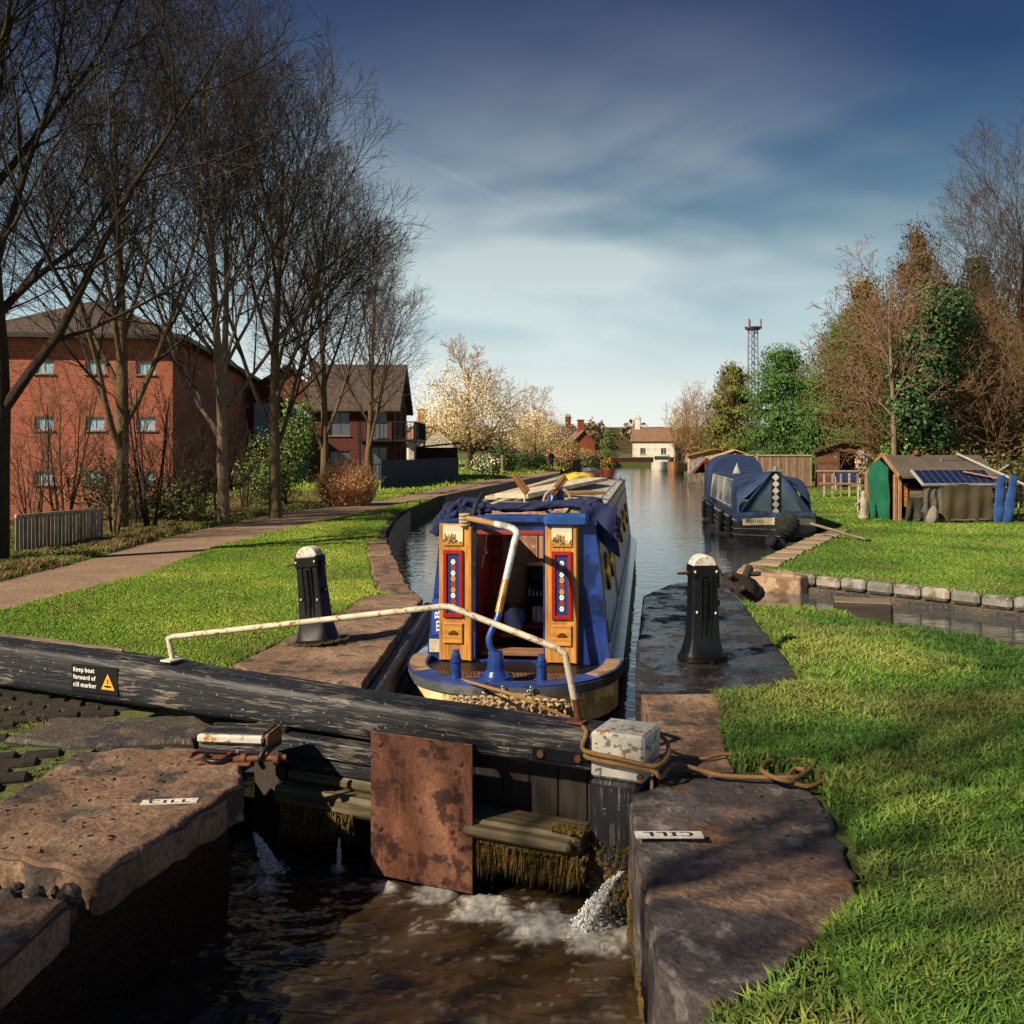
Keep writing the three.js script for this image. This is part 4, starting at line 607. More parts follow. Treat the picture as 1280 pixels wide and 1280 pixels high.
const boat = base('narrowboat', 'navy and cream narrowboat with painted wooden doors and open stern behind the gate', 'narrowboat', v3(-0.115, WATER, -9.05), -0.131);
boat.updateMatrixWorld(true);
const bl = (px, py, d) => boat.worldToLocal(pd(px, py, d));
{
  const P0 = plan(18, 1.04, 1.25, 3.4), Pi = k => plan(18, 1.04, 1.25, 3.4, k);
  mesh('hull', loft([ringAt(Pi(0.05), -0.45), ringAt(Pi(0.01), 0.0), ringAt(P0, 0.10), ringAt(P0, 0.36)], { crease: 0.5 }), M.hullblack, boat);
  // cream band round the counter
  const band = (y0, y1, out, zmin, name, m) => { const q = P0.filter(p => p[1] > zmin); const sorted = q.slice().sort((a, b) => Math.atan2(a[1] + 1.25, a[0]) - Math.atan2(b[1] + 1.25, b[0])); const f = y => sorted.map(p => v3(p[0] * (1 + out), y, p[1] + out * (p[1] + 1.25))); return mesh(name, loft([f(y0), f(y1)], { closed: false }), m, boat); };
  band(0.055, 0.345, 0.005, -1.02, 'cream_band', M.cream);
  // rubbing strake and rail cap
  const strip = (zmin, zmax, side, ins0, ins1, y0, y1, name, m) => {
    const A = Pi(ins0), B = Pi(ins1), idx = []; for (let i = 0; i < A.length; i++) if (A[i][1] <= zmax && A[i][1] >= zmin && (side === 0 || Math.sign(A[i][0]) === side)) idx.push(i);
    const key = i => Math.atan2(A[i][1] + 1.25, A[i][0]); if (side === 0) idx.sort((a, b) => key(a) - key(b)); else idx.sort((a, b) => A[a][1] - A[b][1]);
    const rs = idx.map(i => [v3(A[i][0], y0, A[i][1]), v3(A[i][0], y1, A[i][1]), v3(B[i][0], y1, B[i][1]), v3(B[i][0], y0, B[i][1])]);
    return mesh(name, loft(rs, { crease: 0.6 }), m, boat);
  };
  strip(-1.26, 1, 0, -0.03, 0.02, 0.325, 0.405, 'rubbing_strake', M.grey);
  strip(-1.26, 1, 0, -0.02, 0.17, 0.385, 0.425, 'stern_rail', M.navyMatt);
  strip(-1.26, -0.40, 1, 0.0, 0.15, 0.40, 0.430, 'rail_tread', M.tan);
  strip(-1.26, -0.40, -1, 0.0, 0.15, 0.40, 0.430, 'rail_tread', M.tan);
  strip(-17, -1.2, 1, -0.02, 0.16, 0.35, 0.40, 'gunwale', gloss(0x86a0c8)); strip(-17, -1.2, -1, -0.02, 0.16, 0.35, 0.40, 'gunwale', gloss(0x86a0c8));
  strip(-15, -1.26, 1, -0.02, 0.03, 0.30, 0.352, 'guard', M.hullblack);
  mesh('stern_deck', [loft([ringAt(plan(3, 1.0, 1.25, 1, 0.15), 0.30), ringAt(plan(3, 1.0, 1.25, 1, 0.15), 0.352)], {}).clone()], M.navyMatt, boat);
  const mt = []; for (let i = 0; i < 40; i++) { const x = -0.72 + i * 0.0375; mt.push(bar(v3(x, 0.362, -0.78), v3(x + 0.05, 0.362, -0.56), 0.022, 0.016, 0.004)); } mt.push(box(1.56, 0.012, 0.26, 0.02, 0.358, -0.67));
  mesh('deck_mat', mt, tmat(T.weather, 0.003, { color: 0x6b4a35, roughness: 0.95 }), boat);

  // cabin shell
  const ZB = -1.30, ZF = -15.2, bw = 0.93, tw = 0.78, y0 = 0.36, y1 = 1.78, th = 0.04;
  const side = (s) => loft([[v3(s * bw, y0, ZB), v3(s * tw, y1, ZB), v3(s * (tw - th), y1, ZB), v3(s * (bw - th), y0, ZB)], [v3(s * bw, y0, ZF), v3(s * tw, y1, ZF), v3(s * (tw - th), y1, ZF), v3(s * (bw - th), y0, ZF)]], { crease: 0.3 });
  mesh('cabin_side', side(-1), M.navy, boat); mesh('cabin_side', side(1), M.navy, boat);
  const ox0 = -0.425, ox1 = 0.29, oy1 = 1.66;
  mesh('rear_bulkhead', plate([[-bw, y0], [bw, y0], [tw, y1], [-tw, y1]], 0.05, [[[ox0, y0 + 0.02], [ox1, y0 + 0.02], [ox1, oy1], [ox0, oy1]]]).translate(0, 0, ZB + 0.02), M.navy, boat);
  const roofRing = z => { const o = []; for (let i = 0; i <= 12; i++) { const t = i / 12 * 2 - 1; o.push(v3(t * (tw + 0.02), y1 + 0.07 * (1 - t * t), z)); } for (let i = 12; i >= 0; i--) { const t = i / 12 * 2 - 1; o.push(v3(t * (tw + 0.02), y1 - 0.03 + 0.07 * (1 - t * t), z)); } return o; };
  mesh('roof', loft([roofRing(-2.9), roofRing(-9), roofRing(ZF)], { crease: 0.5 }), M.roof, boat);
  mesh('hatch_surround', loft([roofRing(ZB + 0.03).map(p => v3(p.x, p.y, p.z)), roofRing(ZB - 0.10)], { crease: 0.5 }), M.navy, boat);
  mesh('front_bulkhead', plate([[-bw, y0], [bw, y0], [tw, y1], [-tw, y1]], 0.04).translate(0, 0, ZF), M.navy, boat);
  for (const s of [-1, 1]) mesh('roof_rail', [rod(v3(s * 0.70, 1.87, -3.1), v3(s * 0.70, 1.87, -15), 0.016, 8), ...[...Array(9)].map((_, i) => rod(v3(s * 0.70, 1.78, -3.2 - i * 1.45), v3(s * 0.70, 1.87, -3.2 - i * 1.45), 0.012, 6))], gloss(0x9fb3cf), boat);
  // coachlines and portholes on the sides
  const onSide = (s, y, z, out = 0.006) => v3(s * (lerp(bw, tw, (y - y0) / (y1 - y0)) + out), y, z);
  for (const s of [-1, 1]) {
    const fr = (za, zb, ya, yb, w, m, nm) => { const c = [[ya, za], [yb, za], [yb, zb], [ya, zb]], g = []; for (let i = 0; i < 4; i++) { const a = c[i], b = c[(i + 1) % 4]; g.push(bar(onSide(s, a[0], a[1]), onSide(s, b[0], b[1]), w, w * 0.4, 0.002)); } mesh(nm, g, m, boat); };
    fr(-1.62, -4.6, 0.52, 1.60, 0.028, M.cream, 'coach_line'); fr(-4.9, -14.8, 0.52, 1.60, 0.028, M.cream, 'coach_line');
    for (const z of [-2.6, -3.8, -6.2, -8.4, -10.6, -12.8]) { const g = new THREE.TorusGeometry(0.19, 0.03, 8, 28).rotateY(Math.PI / 2); const p = mesh('porthole', g, M.brass, boat); p.position.copy(onSide(s, 1.14, z)); p.rotation.z = s * Math.atan2(bw - tw, y1 - y0); const gl = mesh('pane', new THREE.CylinderGeometry(0.18, 0.18, 0.012, 28).rotateZ(Math.PI / 2), mat({ color: 0x0c1014, roughness: 0.05 }), p); }
  }
  // interior
  const red = tmat(T.weather, 0.002, { color: 0x9c2c2c, roughness: 0.6 }), pink = tmat(T.weather, 0.002, { color: 0xc39a80, roughness: 0.7 }), black = plain(0x0c0c0e, { roughness: 0.5 });
  mesh('lining', [box(0.02, 1.38, 1.5, ox0 - 0.03, 1.05, -2.1), box(0.14, 1.34, 0.02, ox0 + 0.06, 1.04, -2.35)], red, boat);
  mesh('lining', box(0.02, 1.38, 1.5, 0.56, 1.05, -2.1), red, boat);
  mesh('inner_bulkhead', [box(1.3, 1.5, 0.03, 0, 1.06, -2.85)], pink, boat);
  mesh('inner_door', [box(0.30, 0.62, 0.02, 0.20, 1.46, -2.82), box(0.02, 0.62, 0.03, 0.04, 1.46, -2.81)], tmat(T.woodV, 0.002, { color: 0xb58d74 }), boat);
  mesh('cabin_floor', box(1.3, 0.04, 1.5, 0, 0.30, -2.05), M.darkwood, boat);
  mesh('step', box(0.66, 0.05, 0.22, -0.06, 0.43, -1.46, 0.01), tmat(T.wood, 0.003, { color: 0x9a6f52 }), boat);
  const st = mesh('cupboard', [box(0.44, 0.03, 0.4, 0.18, 1.20, -2.55), box(0.03, 0.8, 0.4, -0.04, 0.8, -2.55), box(0.44, 0.02, 0.38, 0.18, 0.98, -2.55), box(0.44, 0.8, 0.02, 0.18, 0.8, -2.74), box(0.44, 0.02, 0.38, 0.18, 0.66, -2.55)], black, boat);
  for (let i = 0; i < 8; i++) mesh('cup_handle', box(0.014, i ? 0.055 : 0.085, 0.012, -0.0 + i * 0.043, i ? 0.905 : 0.92, -2.36, 0.004), plain(0xd8d4cc), st);
  mesh('towel', box(0.16, 0.18, 0.05, 0.13, 0.70, -2.18, 0.02), plain(0xcfd6d4), boat); mesh('towel_stripe', [box(0.022, 0.182, 0.052, 0.10, 0.70, -2.178, 0.004), box(0.022, 0.182, 0.052, 0.155, 0.70, -2.178, 0.004)], plain(0x5f9aa6), boat);
  mesh('red_tray', box(0.34, 0.02, 0.3, 0.14, 0.58, -2.15), plain(0x8f1f22), boat);
  mesh('shelf_board', box(0.26, 0.035, 0.16, -0.12, 0.535, -1.85), tmat(T.wood, 0.003, { color: 0xc07a42 }), boat);
  const kb = mesh('water_can', new THREE.CylinderGeometry(0.115, 0.115, 0.17, 24).rotateX(Math.PI / 2).rotateY(0.35).rotateX(-0.4), gloss(0x2b5cc4), boat); kb.position.set(-0.12, 0.69, -1.85);
  const lb = mesh('label', new THREE.CircleGeometry(0.085, 24, 0, Math.PI).rotateZ(Math.PI + 0.25), plain(0xd9c6a0), kb); lb.position.set(0.028, -0.03, 0.088); lb.rotation.set(-0.4, 0.35, 0);
  mesh('red_arch', box(0.70, 0.05, 0.05, -0.07, 1.665, ZB + 0.02, 0.01), plain(0xa83c3a), boat);
  mesh('brass_lamp', [rod(v3(-0.36, 1.5, -1.5), v3(-0.40, 1.28, -1.5), 0.012, 8), new THREE.SphereGeometry(0.022, 10, 8).translate(-0.352, 1.44, -1.49), rod(v3(-0.345, 1.62, -1.5), v3(-0.36, 1.5, -1.5), 0.007, 6)], M.chrome, boat);

  // painted doors
  const art = (w, h, draw) => { const cv = document.createElement('canvas'); cv.width = w; cv.height = h; draw(cv.getContext('2d'), w, h); const t = new THREE.CanvasTexture(cv); t.colorSpace = THREE.SRGBColorSpace; return new THREE.MeshStandardMaterial({ map: t, roughness: 0.45 }); };
  const castle = sd => art(128, 128, (c) => { const r = rng(sd); c.fillStyle = '#cfc9b0'; c.fillRect(0, 0, 128, 128); c.fillStyle = '#e6dcb6'; c.fillRect(0, 40, 128, 40); c.fillStyle = '#b9862f'; c.fillRect(0, 92, 128, 36); c.fillStyle = '#e3d9b8'; c.fillRect(68, 86, 60, 20); for (let i = 0; i < 7; i++) { c.fillStyle = ['#7d4a26', '#3a2b20', '#b5722a'][i % 3]; const x = 8 + i * 11, h = 14 + r() * 22; c.fillRect(x, 92 - h, 9, h + 8); c.beginPath(); c.moveTo(x - 1, 92 - h); c.lineTo(x + 4.5, 78 - h); c.lineTo(x + 10, 92 - h); c.fill(); } c.fillStyle = '#3e4a2a'; for (let i = 0; i < 22; i++) { c.beginPath(); c.arc(r() * 128, 84 + r() * 34, 2 + r() * 5, 0, 7); c.fill(); } });
  const roses = sd => art(96, 384, (c) => { const r = rng(sd); c.fillStyle = '#1f3272'; c.fillRect(0, 0, 96, 384); c.fillStyle = '#2b5a3a'; for (let i = 0; i < 34; i++) { c.beginPath(); c.ellipse(30 + r() * 36, 60 + r() * 280, 10, 5, r() * 3, 0, 7); c.fill(); } ['#f0ead8', '#a83428', '#f0ead8', '#d99a2a', '#a83428', '#d99a2a', '#f0ead8', '#a83428', '#f0ead8'].forEach((k, i) => { const y = 52 + i * 36; c.fillStyle = k; for (let q = 0; q < 6; q++) { c.beginPath(); c.arc(48 + Math.cos(q * 1.05) * 10, y + Math.sin(q * 1.05) * 10, 8, 0, 7); c.fill(); } c.fillStyle = '#5a2a14'; c.beginPath(); c.arc(48, y, 4.5, 0, 7); c.fill(); }); });
  for (const [x, w, sd] of [[-0.615, 0.35, 3], [0.455, 0.33, 7]]) {
    const D = mesh('door', [box(w, 1.38, 0.035, 0, 0, 0, 0.006, sd)], M.oak, boat); D.position.set(x, 1.065, ZB + 0.055); D.userData.label = 'golden wood door with painted castle and rose panels';
    const ox = sd === 3 ? -0.03 : 0.0;
    mesh('stile', box(0.03, 1.38, 0.022, w / 2 - 0.03, 0, 0.022, 0.004), M.oak, D);
    mesh('castle_panel', new THREE.BoxGeometry(0.20, 0.205, 0.016), castle(sd), D).position.set(ox, 0.575, 0.024);
    mesh('rose_frame', plate([[-0.10, -0.34], [0.10, -0.34], [0.10, 0.34], [-0.10, 0.34]], 0.026, [[[-0.062, -0.30], [0.062, -0.30], [0.062, 0.30], [-0.062, 0.30]]], 0.004).translate(ox, 0.085, 0.042), plain(0xb8231f, { roughness: 0.4 }), D);
    mesh('rose_panel', new THREE.BoxGeometry(0.126, 0.605, 0.01), roses(sd), D).position.set(ox, 0.085, 0.022);
    mesh('lower_panel', box(0.205, 0.215, 0.024, ox, -0.415, 0.026, 0.01), M.oakH, D);
    const hs = []; for (let i = 0; i <= 12; i++) { const a = i / 12 * Math.PI; hs.push([Math.cos(a) * 0.05, Math.sin(a) * 0.042]); } mesh('handle', plate(hs, 0.022, [], 0.008).translate(ox, -0.425, 0.056), M.brass, D);
  }
  mesh('door_post', box(0.035, 1.3, 0.06, ox0 - 0.005, 1.03, ZB + 0.035), M.navy, boat); mesh('door_post', box(0.035, 1.3, 0.06, ox1 - 0.005, 1.03, ZB + 0.035), M.navy, boat);
  mesh('hatch_box', box(0.44, 0.13, 0.22, 0.50, 1.80, ZB + 0.02, 0.03), gloss(0x2f5fae), boat);
  mesh('hatch_beam', box(0.80, 0.07, 0.14, -0.10, 1.80, ZB + 0.0, 0.015), gloss(0x2a52a0), boat);
  // name lettering and plate beside the door
  const nm = art(128, 256, (c) => { c.fillStyle = '#2a4a9e'; c.fillRect(0, 0, 128, 256); c.fillStyle = '#e9e6de'; c.font = 'bold 92px serif'; c.save(); c.translate(98, 236); c.rotate(-Math.PI / 2); c.fillText('mBo', 0, 0); c.restore(); });
  mesh('lettering', new THREE.BoxGeometry(0.12, 0.36, 0.006), nm, boat).position.set(-0.815, 0.80, ZB + 0.026);
  mesh('name_plate', box(0.15, 0.135, 0.012, -0.825, 0.51, ZB + 0.032, 0.003), plain(0xe4dcc2), boat);

  // steering gear on the counter
  const dark = gloss(0x2b4fa6);
  const dolly = (x, z, h) => mesh('dolly', [cyl(0.045, 0.05, h, x, 0.36 + h / 2, z, 16), cyl(0.058, 0.058, 0.025, x, 0.36 + h * 0.82, z, 16), cyl(0.03, 0.04, 0.06, x, 0.36 + h + 0.02, z, 12)], dark, boat);
  const dl = bl(570, 850, 9.35), dr = bl(677, 850, 9.30); dolly(dl.x, dl.z, 0.27); dolly(dr.x, dr.z, 0.24);
  const rp = bl(620, 850, 9.38); rp.y = 0.36;
  mesh('rudder_stock', [cyl(0.155, 0.165, 0.06, rp.x, 0.41, rp.z, 24), cyl(0.10, 0.12, 0.05, rp.x, 0.46, rp.z, 20), cyl(0.075, 0.085, 0.14, rp.x, 0.53, rp.z, 18), cyl(0.062, 0.07, 0.06, rp.x, 0.63, rp.z, 16)], dark, boat);
  const tp = [v3(rp.x, 0.60, rp.z), bl(611, 800, 9.42), bl(622, 772, 9.46), bl(632, 726, 9.58), bl(643.5, 676, 9.72), bl(646, 667, 9.76), bl(640, 660, 9.84), bl(620, 655, 10.02), bl(576, 646, 10.4)];
  const tiller = new THREE.Group(); tiller.name = 'tiller'; boat.add(tiller);
  mesh('swan_neck', tube([tp[0], tp[1], tp[2], tp[2].clone().lerp(tp[3], 0.15)], 0.031, 12, 24), dark, tiller);
  mesh('yellow_band', rod(tp[2].clone().lerp(tp[3], 0.12), tp[3].clone().lerp(tp[2], -0.02), 0.035, 14), gloss(0xe9a21c), tiller);
  mesh('white_bend', tube([tp[3], tp[3].clone().lerp(tp[4], 0.5), tp[4], tp[5], tp[6], tp[7]], 0.034, 14, 40), gloss(0xdfe6e6), tiller);
  mesh('tiller_bar', rod(tp[7].clone().lerp(tp[6], 0.1), tp[8], 0.033, 14, 0.026), tmat(T.wood, 0.002, { color: 0xb58a58, roughness: 0.5 }), tiller);
  // rope fender slung under the counter
  const fg = [], fr = rng(19);
  for (let i = 0; i < 15; i++) for (let j = 0; j < 6; j++) { const t = (i + (j & 1) * 0.5) / 15 * 2 - 1, w = Math.sqrt(Math.max(0, 1 - t * t * 0.8)); const x = t * 0.52 + 0.12, z = 0.03 + 0.12 * w - 0.25 * t * t * 0.55, y = 0.34 - j * 0.045 - 0.06 * t * t + (fr() - 0.5) * 0.01; fg.push(buv(new THREE.TorusGeometry(0.026, 0.013, 6, 10).rotateX(0.4 + fr() * 0.5).rotateZ(fr() * 1.5 - 0.7 + (j & 1 ? 0.8 : -0.8)).translate(x, y, z + 0.02 * (j % 2)))); }
  const bodyR = []; for (let i = 0; i <= 14; i++) { const t = i / 14 * 2 - 1, w = Math.sqrt(Math.max(0.02, 1 - t * t * 0.9)); const o = []; for (let k = 0; k < 12; k++) { const a = k / 12 * 6.283; o.push(v3(t * 0.55 + 0.12, 0.23 - 0.06 * t * t + Math.sin(a) * 0.14 * w, 0.02 - 0.14 * t * t + Math.cos(a) * 0.11 * w)); } bodyR.push(o); }
  const fend = mesh('stern_fender', loft(bodyR), M.rope, boat); mesh('rope_weave', fg, M.ropewhite, fend);
  const ch = (x0, y0_, z0, x1, y1_, z1) => { const g = [], n = 8; for (let i = 0; i < n; i++) { const t = (i + 0.5) / n; g.push(new THREE.TorusGeometry(0.016, 0.005, 5, 10).rotateY(i % 2 ? 1.3 : 0).translate(lerp(x0, x1, t), lerp(y0_, y1_, t), lerp(z0, z1, t))); } mesh('fender_chain', g, M.chrome, fend); };
  ch(-0.16, 0.42, 0.03, -0.08, 0.30, 0.12); ch(0.04, 0.42, 0.04, 0.08, 0.33, 0.14); ch(0.30, 0.42, 0.02, 0.20, 0.30, 0.13);

  // folded canvas hood lying across the hatch
  const roll = (pts, r, sd, fl = 0.7) => { const c = new THREE.CatmullRomCurve3(pts), n = 46, rs = []; for (let i = 0; i <= n; i++) { const t = i / n, p = c.getPoint(t), tg = c.getTangent(t), a = v3(0, 0, 1).cross(tg).normalize(), b = v3(0, 0, 1); const o = []; for (let k = 0; k < 18; k++) { const q = k / 18 * 6.283, rr = r * (0.62 + 0.85 * Math.abs(vn(i * 0.45 + Math.sin(q) * 1.3, Math.cos(q) * 1.3 + 4, 0, sd) - 0.15)) * (0.5 + 0.5 * Math.sin(Math.PI * clamp(t * 1.0, 0.08, 0.92))) * 1.25; o.push(p.clone().addScaledVector(a, Math.cos(q) * rr * fl).addScaledVector(b, Math.sin(q) * rr)); } rs.push(o); } return loft(rs); };
  const hood = new THREE.Group(); hood.name = 'folded_hood'; boat.add(hood);
  mesh('cloth', roll([v3(-0.90, 1.62, -1.50), v3(-0.80, 1.82, -1.62), v3(-0.62, 1.93, -1.72), v3(-0.40, 1.90, -1.7)], 0.085, 3, 0.8), M.canvas, hood);
  mesh('cloth', roll([v3(-0.78, 1.78, -1.45), v3(-0.60, 1.85, -1.50), v3(-0.30, 1.87, -1.52)], 0.05, 13, 0.8), M.canvas, hood);
  mesh('cloth', roll([v3(-0.5, 1.90, -1.95), v3(-0.2, 1.88, -1.98), v3(0.2, 1.90, -1.98), v3(0.6, 1.92, -1.9), v3(0.84, 1.88, -1.8)], 0.075, 5, 0.6), M.canvas, hood);
  mesh('cloth', roll([v3(0.45, 1.93, -1.95), v3(0.74, 1.93, -1.85), v3(0.92, 1.78, -1.72), v3(1.0, 1.56, -1.66)], 0.075, 7, 0.8), M.canvas, hood);
  { const q = []; for (let i = 0; i <= 10; i++) { const o = []; for (let k = 0; k <= 10; k++) { const u = i / 10, w = k / 10; o.push(v3(lerp(0.60, 1.0, w) + 0.02 * Math.sin(u * 5 + w * 3), lerp(1.92, lerp(1.74, 1.36, w), u) + 0.03 * vn(u * 4, w * 4, 0, 3), -1.62 + 0.07 * Math.sin(w * 9 + u * 2) * u)); } q.push(o); } mesh('flap', loft(q, { closed: false }), M.canvas, hood); }
  mesh('strap', tube([v3(-0.47, 1.75, -1.22), v3(-0.44, 1.95, -1.45), v3(-0.42, 2.04, -1.7)], 0.022, 8), plain(0x33343c), hood);
  mesh('hood_frame', [rod(v3(-0.3, 1.92, -2.3), v3(0.3, 1.92, -2.3), 0.014), rod(v3(0.55, 1.95, -2.1), v3(0.95, 1.88, -1.9), 0.014), rod(v3(0.5, 1.87, -2.0), v3(0.92, 1.80, -1.8), 0.014)], M.chrome, hood);
  for (let i = 0; i < 4; i++) mesh('rope_turn', new THREE.TorusGeometry(0.045, 0.018, 8, 16).rotateX(Math.PI / 2).translate(-0.53, 1.74 + i * 0.034, -1.25), M.ropewhite, boat);
}
// things lying on the cabin roof
const onRoof = (x, y, z) => boat.localToWorld(v3(x, y, z));
{
  const hoop = (x, lab) => { const h = base('cane_hoop', lab, 'hoop', onRoof(x, 2.0, -1.75), -0.131); mesh('ring', new THREE.TorusGeometry(0.15, 0.017, 10, 40), tmat(T.wood, 0.002, { color: 0xb9a184 }), h); mesh('binding', new THREE.TorusGeometry(0.15, 0.0195, 8, 8, 0.5).rotateZ(1.2), M.canvas, h); return h; };
  { const h = hoop(0.31, 'pale cane hoop standing on the folded canvas behind the navy tub'); h.position.copy(pd(697, 628, 11.0)); }
  for (const [x, ty, lab] of [[-0.02, 0.62, 'brown wooden mop head on a white stick leaning away from the hoops'], [0.28, -0.65, 'brown wooden mop head tilted towards the cream roof planks']]) { const b = base('wooden_mop', lab, 'mop', onRoof(x, 1.84, -2.1), -0.131); mesh('head', [box(0.05, 0.26, 0.05, 0, 0.33, 0, 0.01), box(0.03, 0.24, 0.03, 0.04, 0.33, 0, 0.008)].map(g => g.translate(0, -0.3, 0).rotateZ(ty).translate(-ty * 0.06, 0.26, 0)), tmat(T.woodV, 0.003, { color: 0x9a6b42 }), b); mesh('stick', rod(v3(0, 0, 0), v3(0, 0.25, 0), 0.014), plain(0xddd8cc), b); }
  const tb = base('blue_tub', 'small navy tub between the cane hoops on the boat roof', 'tub', onRoof(0.31, 1.86, -2.2), 0); mesh('body', new THREE.LatheGeometry([[0, 0], [0.09, 0], [0.1, 0.19], [0.09, 0.19], [0.08, 0.02], [0, 0.02]].map(a => new V2(...a)), 20), M.navy, tb); mesh('rim', new THREE.TorusGeometry(0.098, 0.01, 6, 20).rotateX(Math.PI / 2).translate(0, 0.19, 0), M.navyMatt, tb);
  const pk = (lab, a, b, w, t, m) => { const A = onRoof(...a), B = onRoof(...b); const g = bar(A, B, w, t, 0.01); const o = mesh('roof_plank', g, m, scene); o.name = numbered('roof_plank'); tag(o, lab, 'plank', 'planks on the boat roof'); };
  pk('broad cream gangplank lying along the middle of the navy boat roof', [-0.35, 1.93, -3.5], [0.35, 1.93, -10.5], 0.42, 0.06, tmat(T.wood, 0.004, { color: 0xe2d8be }));
  pk('narrow cream pole plank lying beside the gangplank near the roof edge', [-0.62, 1.90, -3.6], [-0.45, 1.90, -11.5], 0.16, 0.05, tmat(T.wood, 0.004, { color: 0xd8ceb4 }));
  pk('weathered brown board under the gangplank end on the boat roof', [0.05, 1.89, -5.2], [0.62, 1.89, -5.6], 0.34, 0.05, tmat(T.wood, 0.004, { color: 0xa8875e }));
  const cn = base('chimney', 'black boat chimney standing on the cream cabin roof', 'chimney', onRoof(-0.28, 1.82, -14.2), 0); mesh('pipe', cyl(0.085, 0.09, 0.42, 0, 0.21, 0, 18), M.iron, cn); mesh('collar', cyl(0.11, 0.12, 0.06, 0, 0.03, 0, 18), M.iron, cn); mesh('rim', cyl(0.098, 0.098, 0.03, 0, 0.42, 0, 18), M.iron, cn);
  const cl = base('yellow_cloth', 'crumpled yellow cloth lying on the boat roof by the chimney', 'cloth', onRoof(-0.1, 1.88, -11.8), 0.4); { const g = new THREE.SphereGeometry(0.3, 24, 12, 0, 6.283, 0, 1.57), p = g.attributes.position; for (let i = 0; i < p.count; i++) { const f = 0.7 + 0.6 * vn(p.getX(i) * 9, p.getZ(i) * 9, 0, 3); p.setXYZ(i, p.getX(i) * f * 1.2, p.getY(i) * 0.45 * f, p.getZ(i) * f); } g.computeVertexNormals(); mesh('fabric', buv(g), tmat(T.fine, 0.004, { color: 0xe8cf4a }), cl); }
  const pot = (lab, x, z, potHex, fl, s, sd) => { const q = base('flower_pot', lab, 'flower pot', onRoof(x, 1.81, z), 0, 'flower pots on the boat roof'); mesh('pot', new THREE.LatheGeometry([[0, 0], [0.15 * s, 0], [0.2 * s, 0.26 * s], [0.22 * s, 0.3 * s], [0.18 * s, 0.3 * s], [0.17 * s, 0.24 * s], [0, 0.24 * s]].map(a => new V2(...a)), 20), plain(potHex), q); mesh('foliage', leaves([[0, 0.42 * s, 0, 0.24 * s, 0.2 * s, 0.24 * s]], 400, 0.07 * s, [0x6f7f35, 0x8a8f45, 0x4f6128], sd), leafMat(), q); mesh('blossom', leaves([[0, 0.46 * s, 0, 0.25 * s, 0.2 * s, 0.25 * s]], 160, 0.07 * s, fl, sd + 1), leafMat(), q); };
  pot('pot of orange and yellow flowers on the boat roof beyond the chimney', 0.42, -14.0, 0xa34a34, [0xd9812f, 0xe0b34a, 0xb5482a], 0.8, 3);
  pot('pot of pale dry grasses beside the orange flowers on the boat roof', -0.02, -14.9, 0xd9d2c6, [0xd8bf8a, 0xc9a56a, 0xe3d3a8], 0.85, 9);
  const bk = base('red_basket', 'small red and blue basket at the foot of the roof flower pots', 'basket', onRoof(0.12, 1.83, -13.1), 0.2); mesh('body', new THREE.LatheGeometry([[0, 0], [0.17, 0], [0.2, 0.16], [0.18, 0.16], [0.15, 0.02], [0, 0.02]].map(a => new V2(...a)), 18), plain(0xb5382f), bk); mesh('lining', new THREE.SphereGeometry(0.17, 14, 8, 0, 6.3, 0, 1.57).scale(1, 0.5, 1).translate(0, 0.12, 0), plain(0x39507e), bk);
}
// ---------------------------------------------------------------- mooring line from the stern dolly round the white tip and away over the grass
{
  const P = (px, py, d) => pd(px, py, d), tip = gate.localToWorld.bind(gate); gate.updateMatrixWorld(true);
  const d0 = boat.localToWorld(bl(570, 850, 9.35).setY(0.42)), out = [];
  const lp = (x, y, z) => tip(v3(x, y, z));
  const pts = [d0, d0.clone().add(v3(0.06, -0.005, 0.06)), P(640, 868, 8.2), P(700, 893, 6.9), lp(-0.42, 0.285, -0.05), lp(-0.405, 0.19, 0.03), lp(-0.18, 0.17, 0.045), lp(0.035, 0.15, 0.03), lp(0.045, 0.15, -0.2), lp(-0.05, 0.20, -0.385), lp(-0.38, 0.22, -0.385), lp(-0.415, 0.17, -0.1), lp(-0.38, 0.15, 0.035), lp(-0.16, 0.135, 0.045), lp(0.03, 0.12, 0.04), lp(0.06, 0.08, 0.0)];
  const gy = 0.05; for (const [x, y] of [[845, 955], [900, 969], [960, 972], [1000, 970], [1017, 957], [1010, 951], [985, 949], [960, 952], [952, 962], [968, 972], [990, 977], [1003, 968], [1005, 962], [992, 962], [985, 975], [1010, 983], [1030, 975], [1036, 967], [1025, 963]]) pts.push(gp(x, y, gy + 0.02 * (x > 940 ? 1 + Math.sin(x) : 0)));
  const rope = mesh('mooring_rope', tube(pts, 0.0135, 8, 420, 0.4), M.rope, scene); tag(rope, 'tan mooring line tied from the boat round the white beam tip and coiled on grass', 'rope');
  const r2 = mesh('mooring_rope', tube([lp(0.04, 0.12, 0.03), gp(835, 940, 0.10), gp(855, 945, 0.03), gp(880, 948, 0.03), gp(905, 943, 0.035), gp(940, 942, 0.045), gp(975, 945, 0.045)], 0.011, 8, 90), M.rope, scene); r2.name = 'mooring_rope_001'; tag(r2, 'thin dark rope end trailing across the pinkish steps beside the coil', 'rope');
}

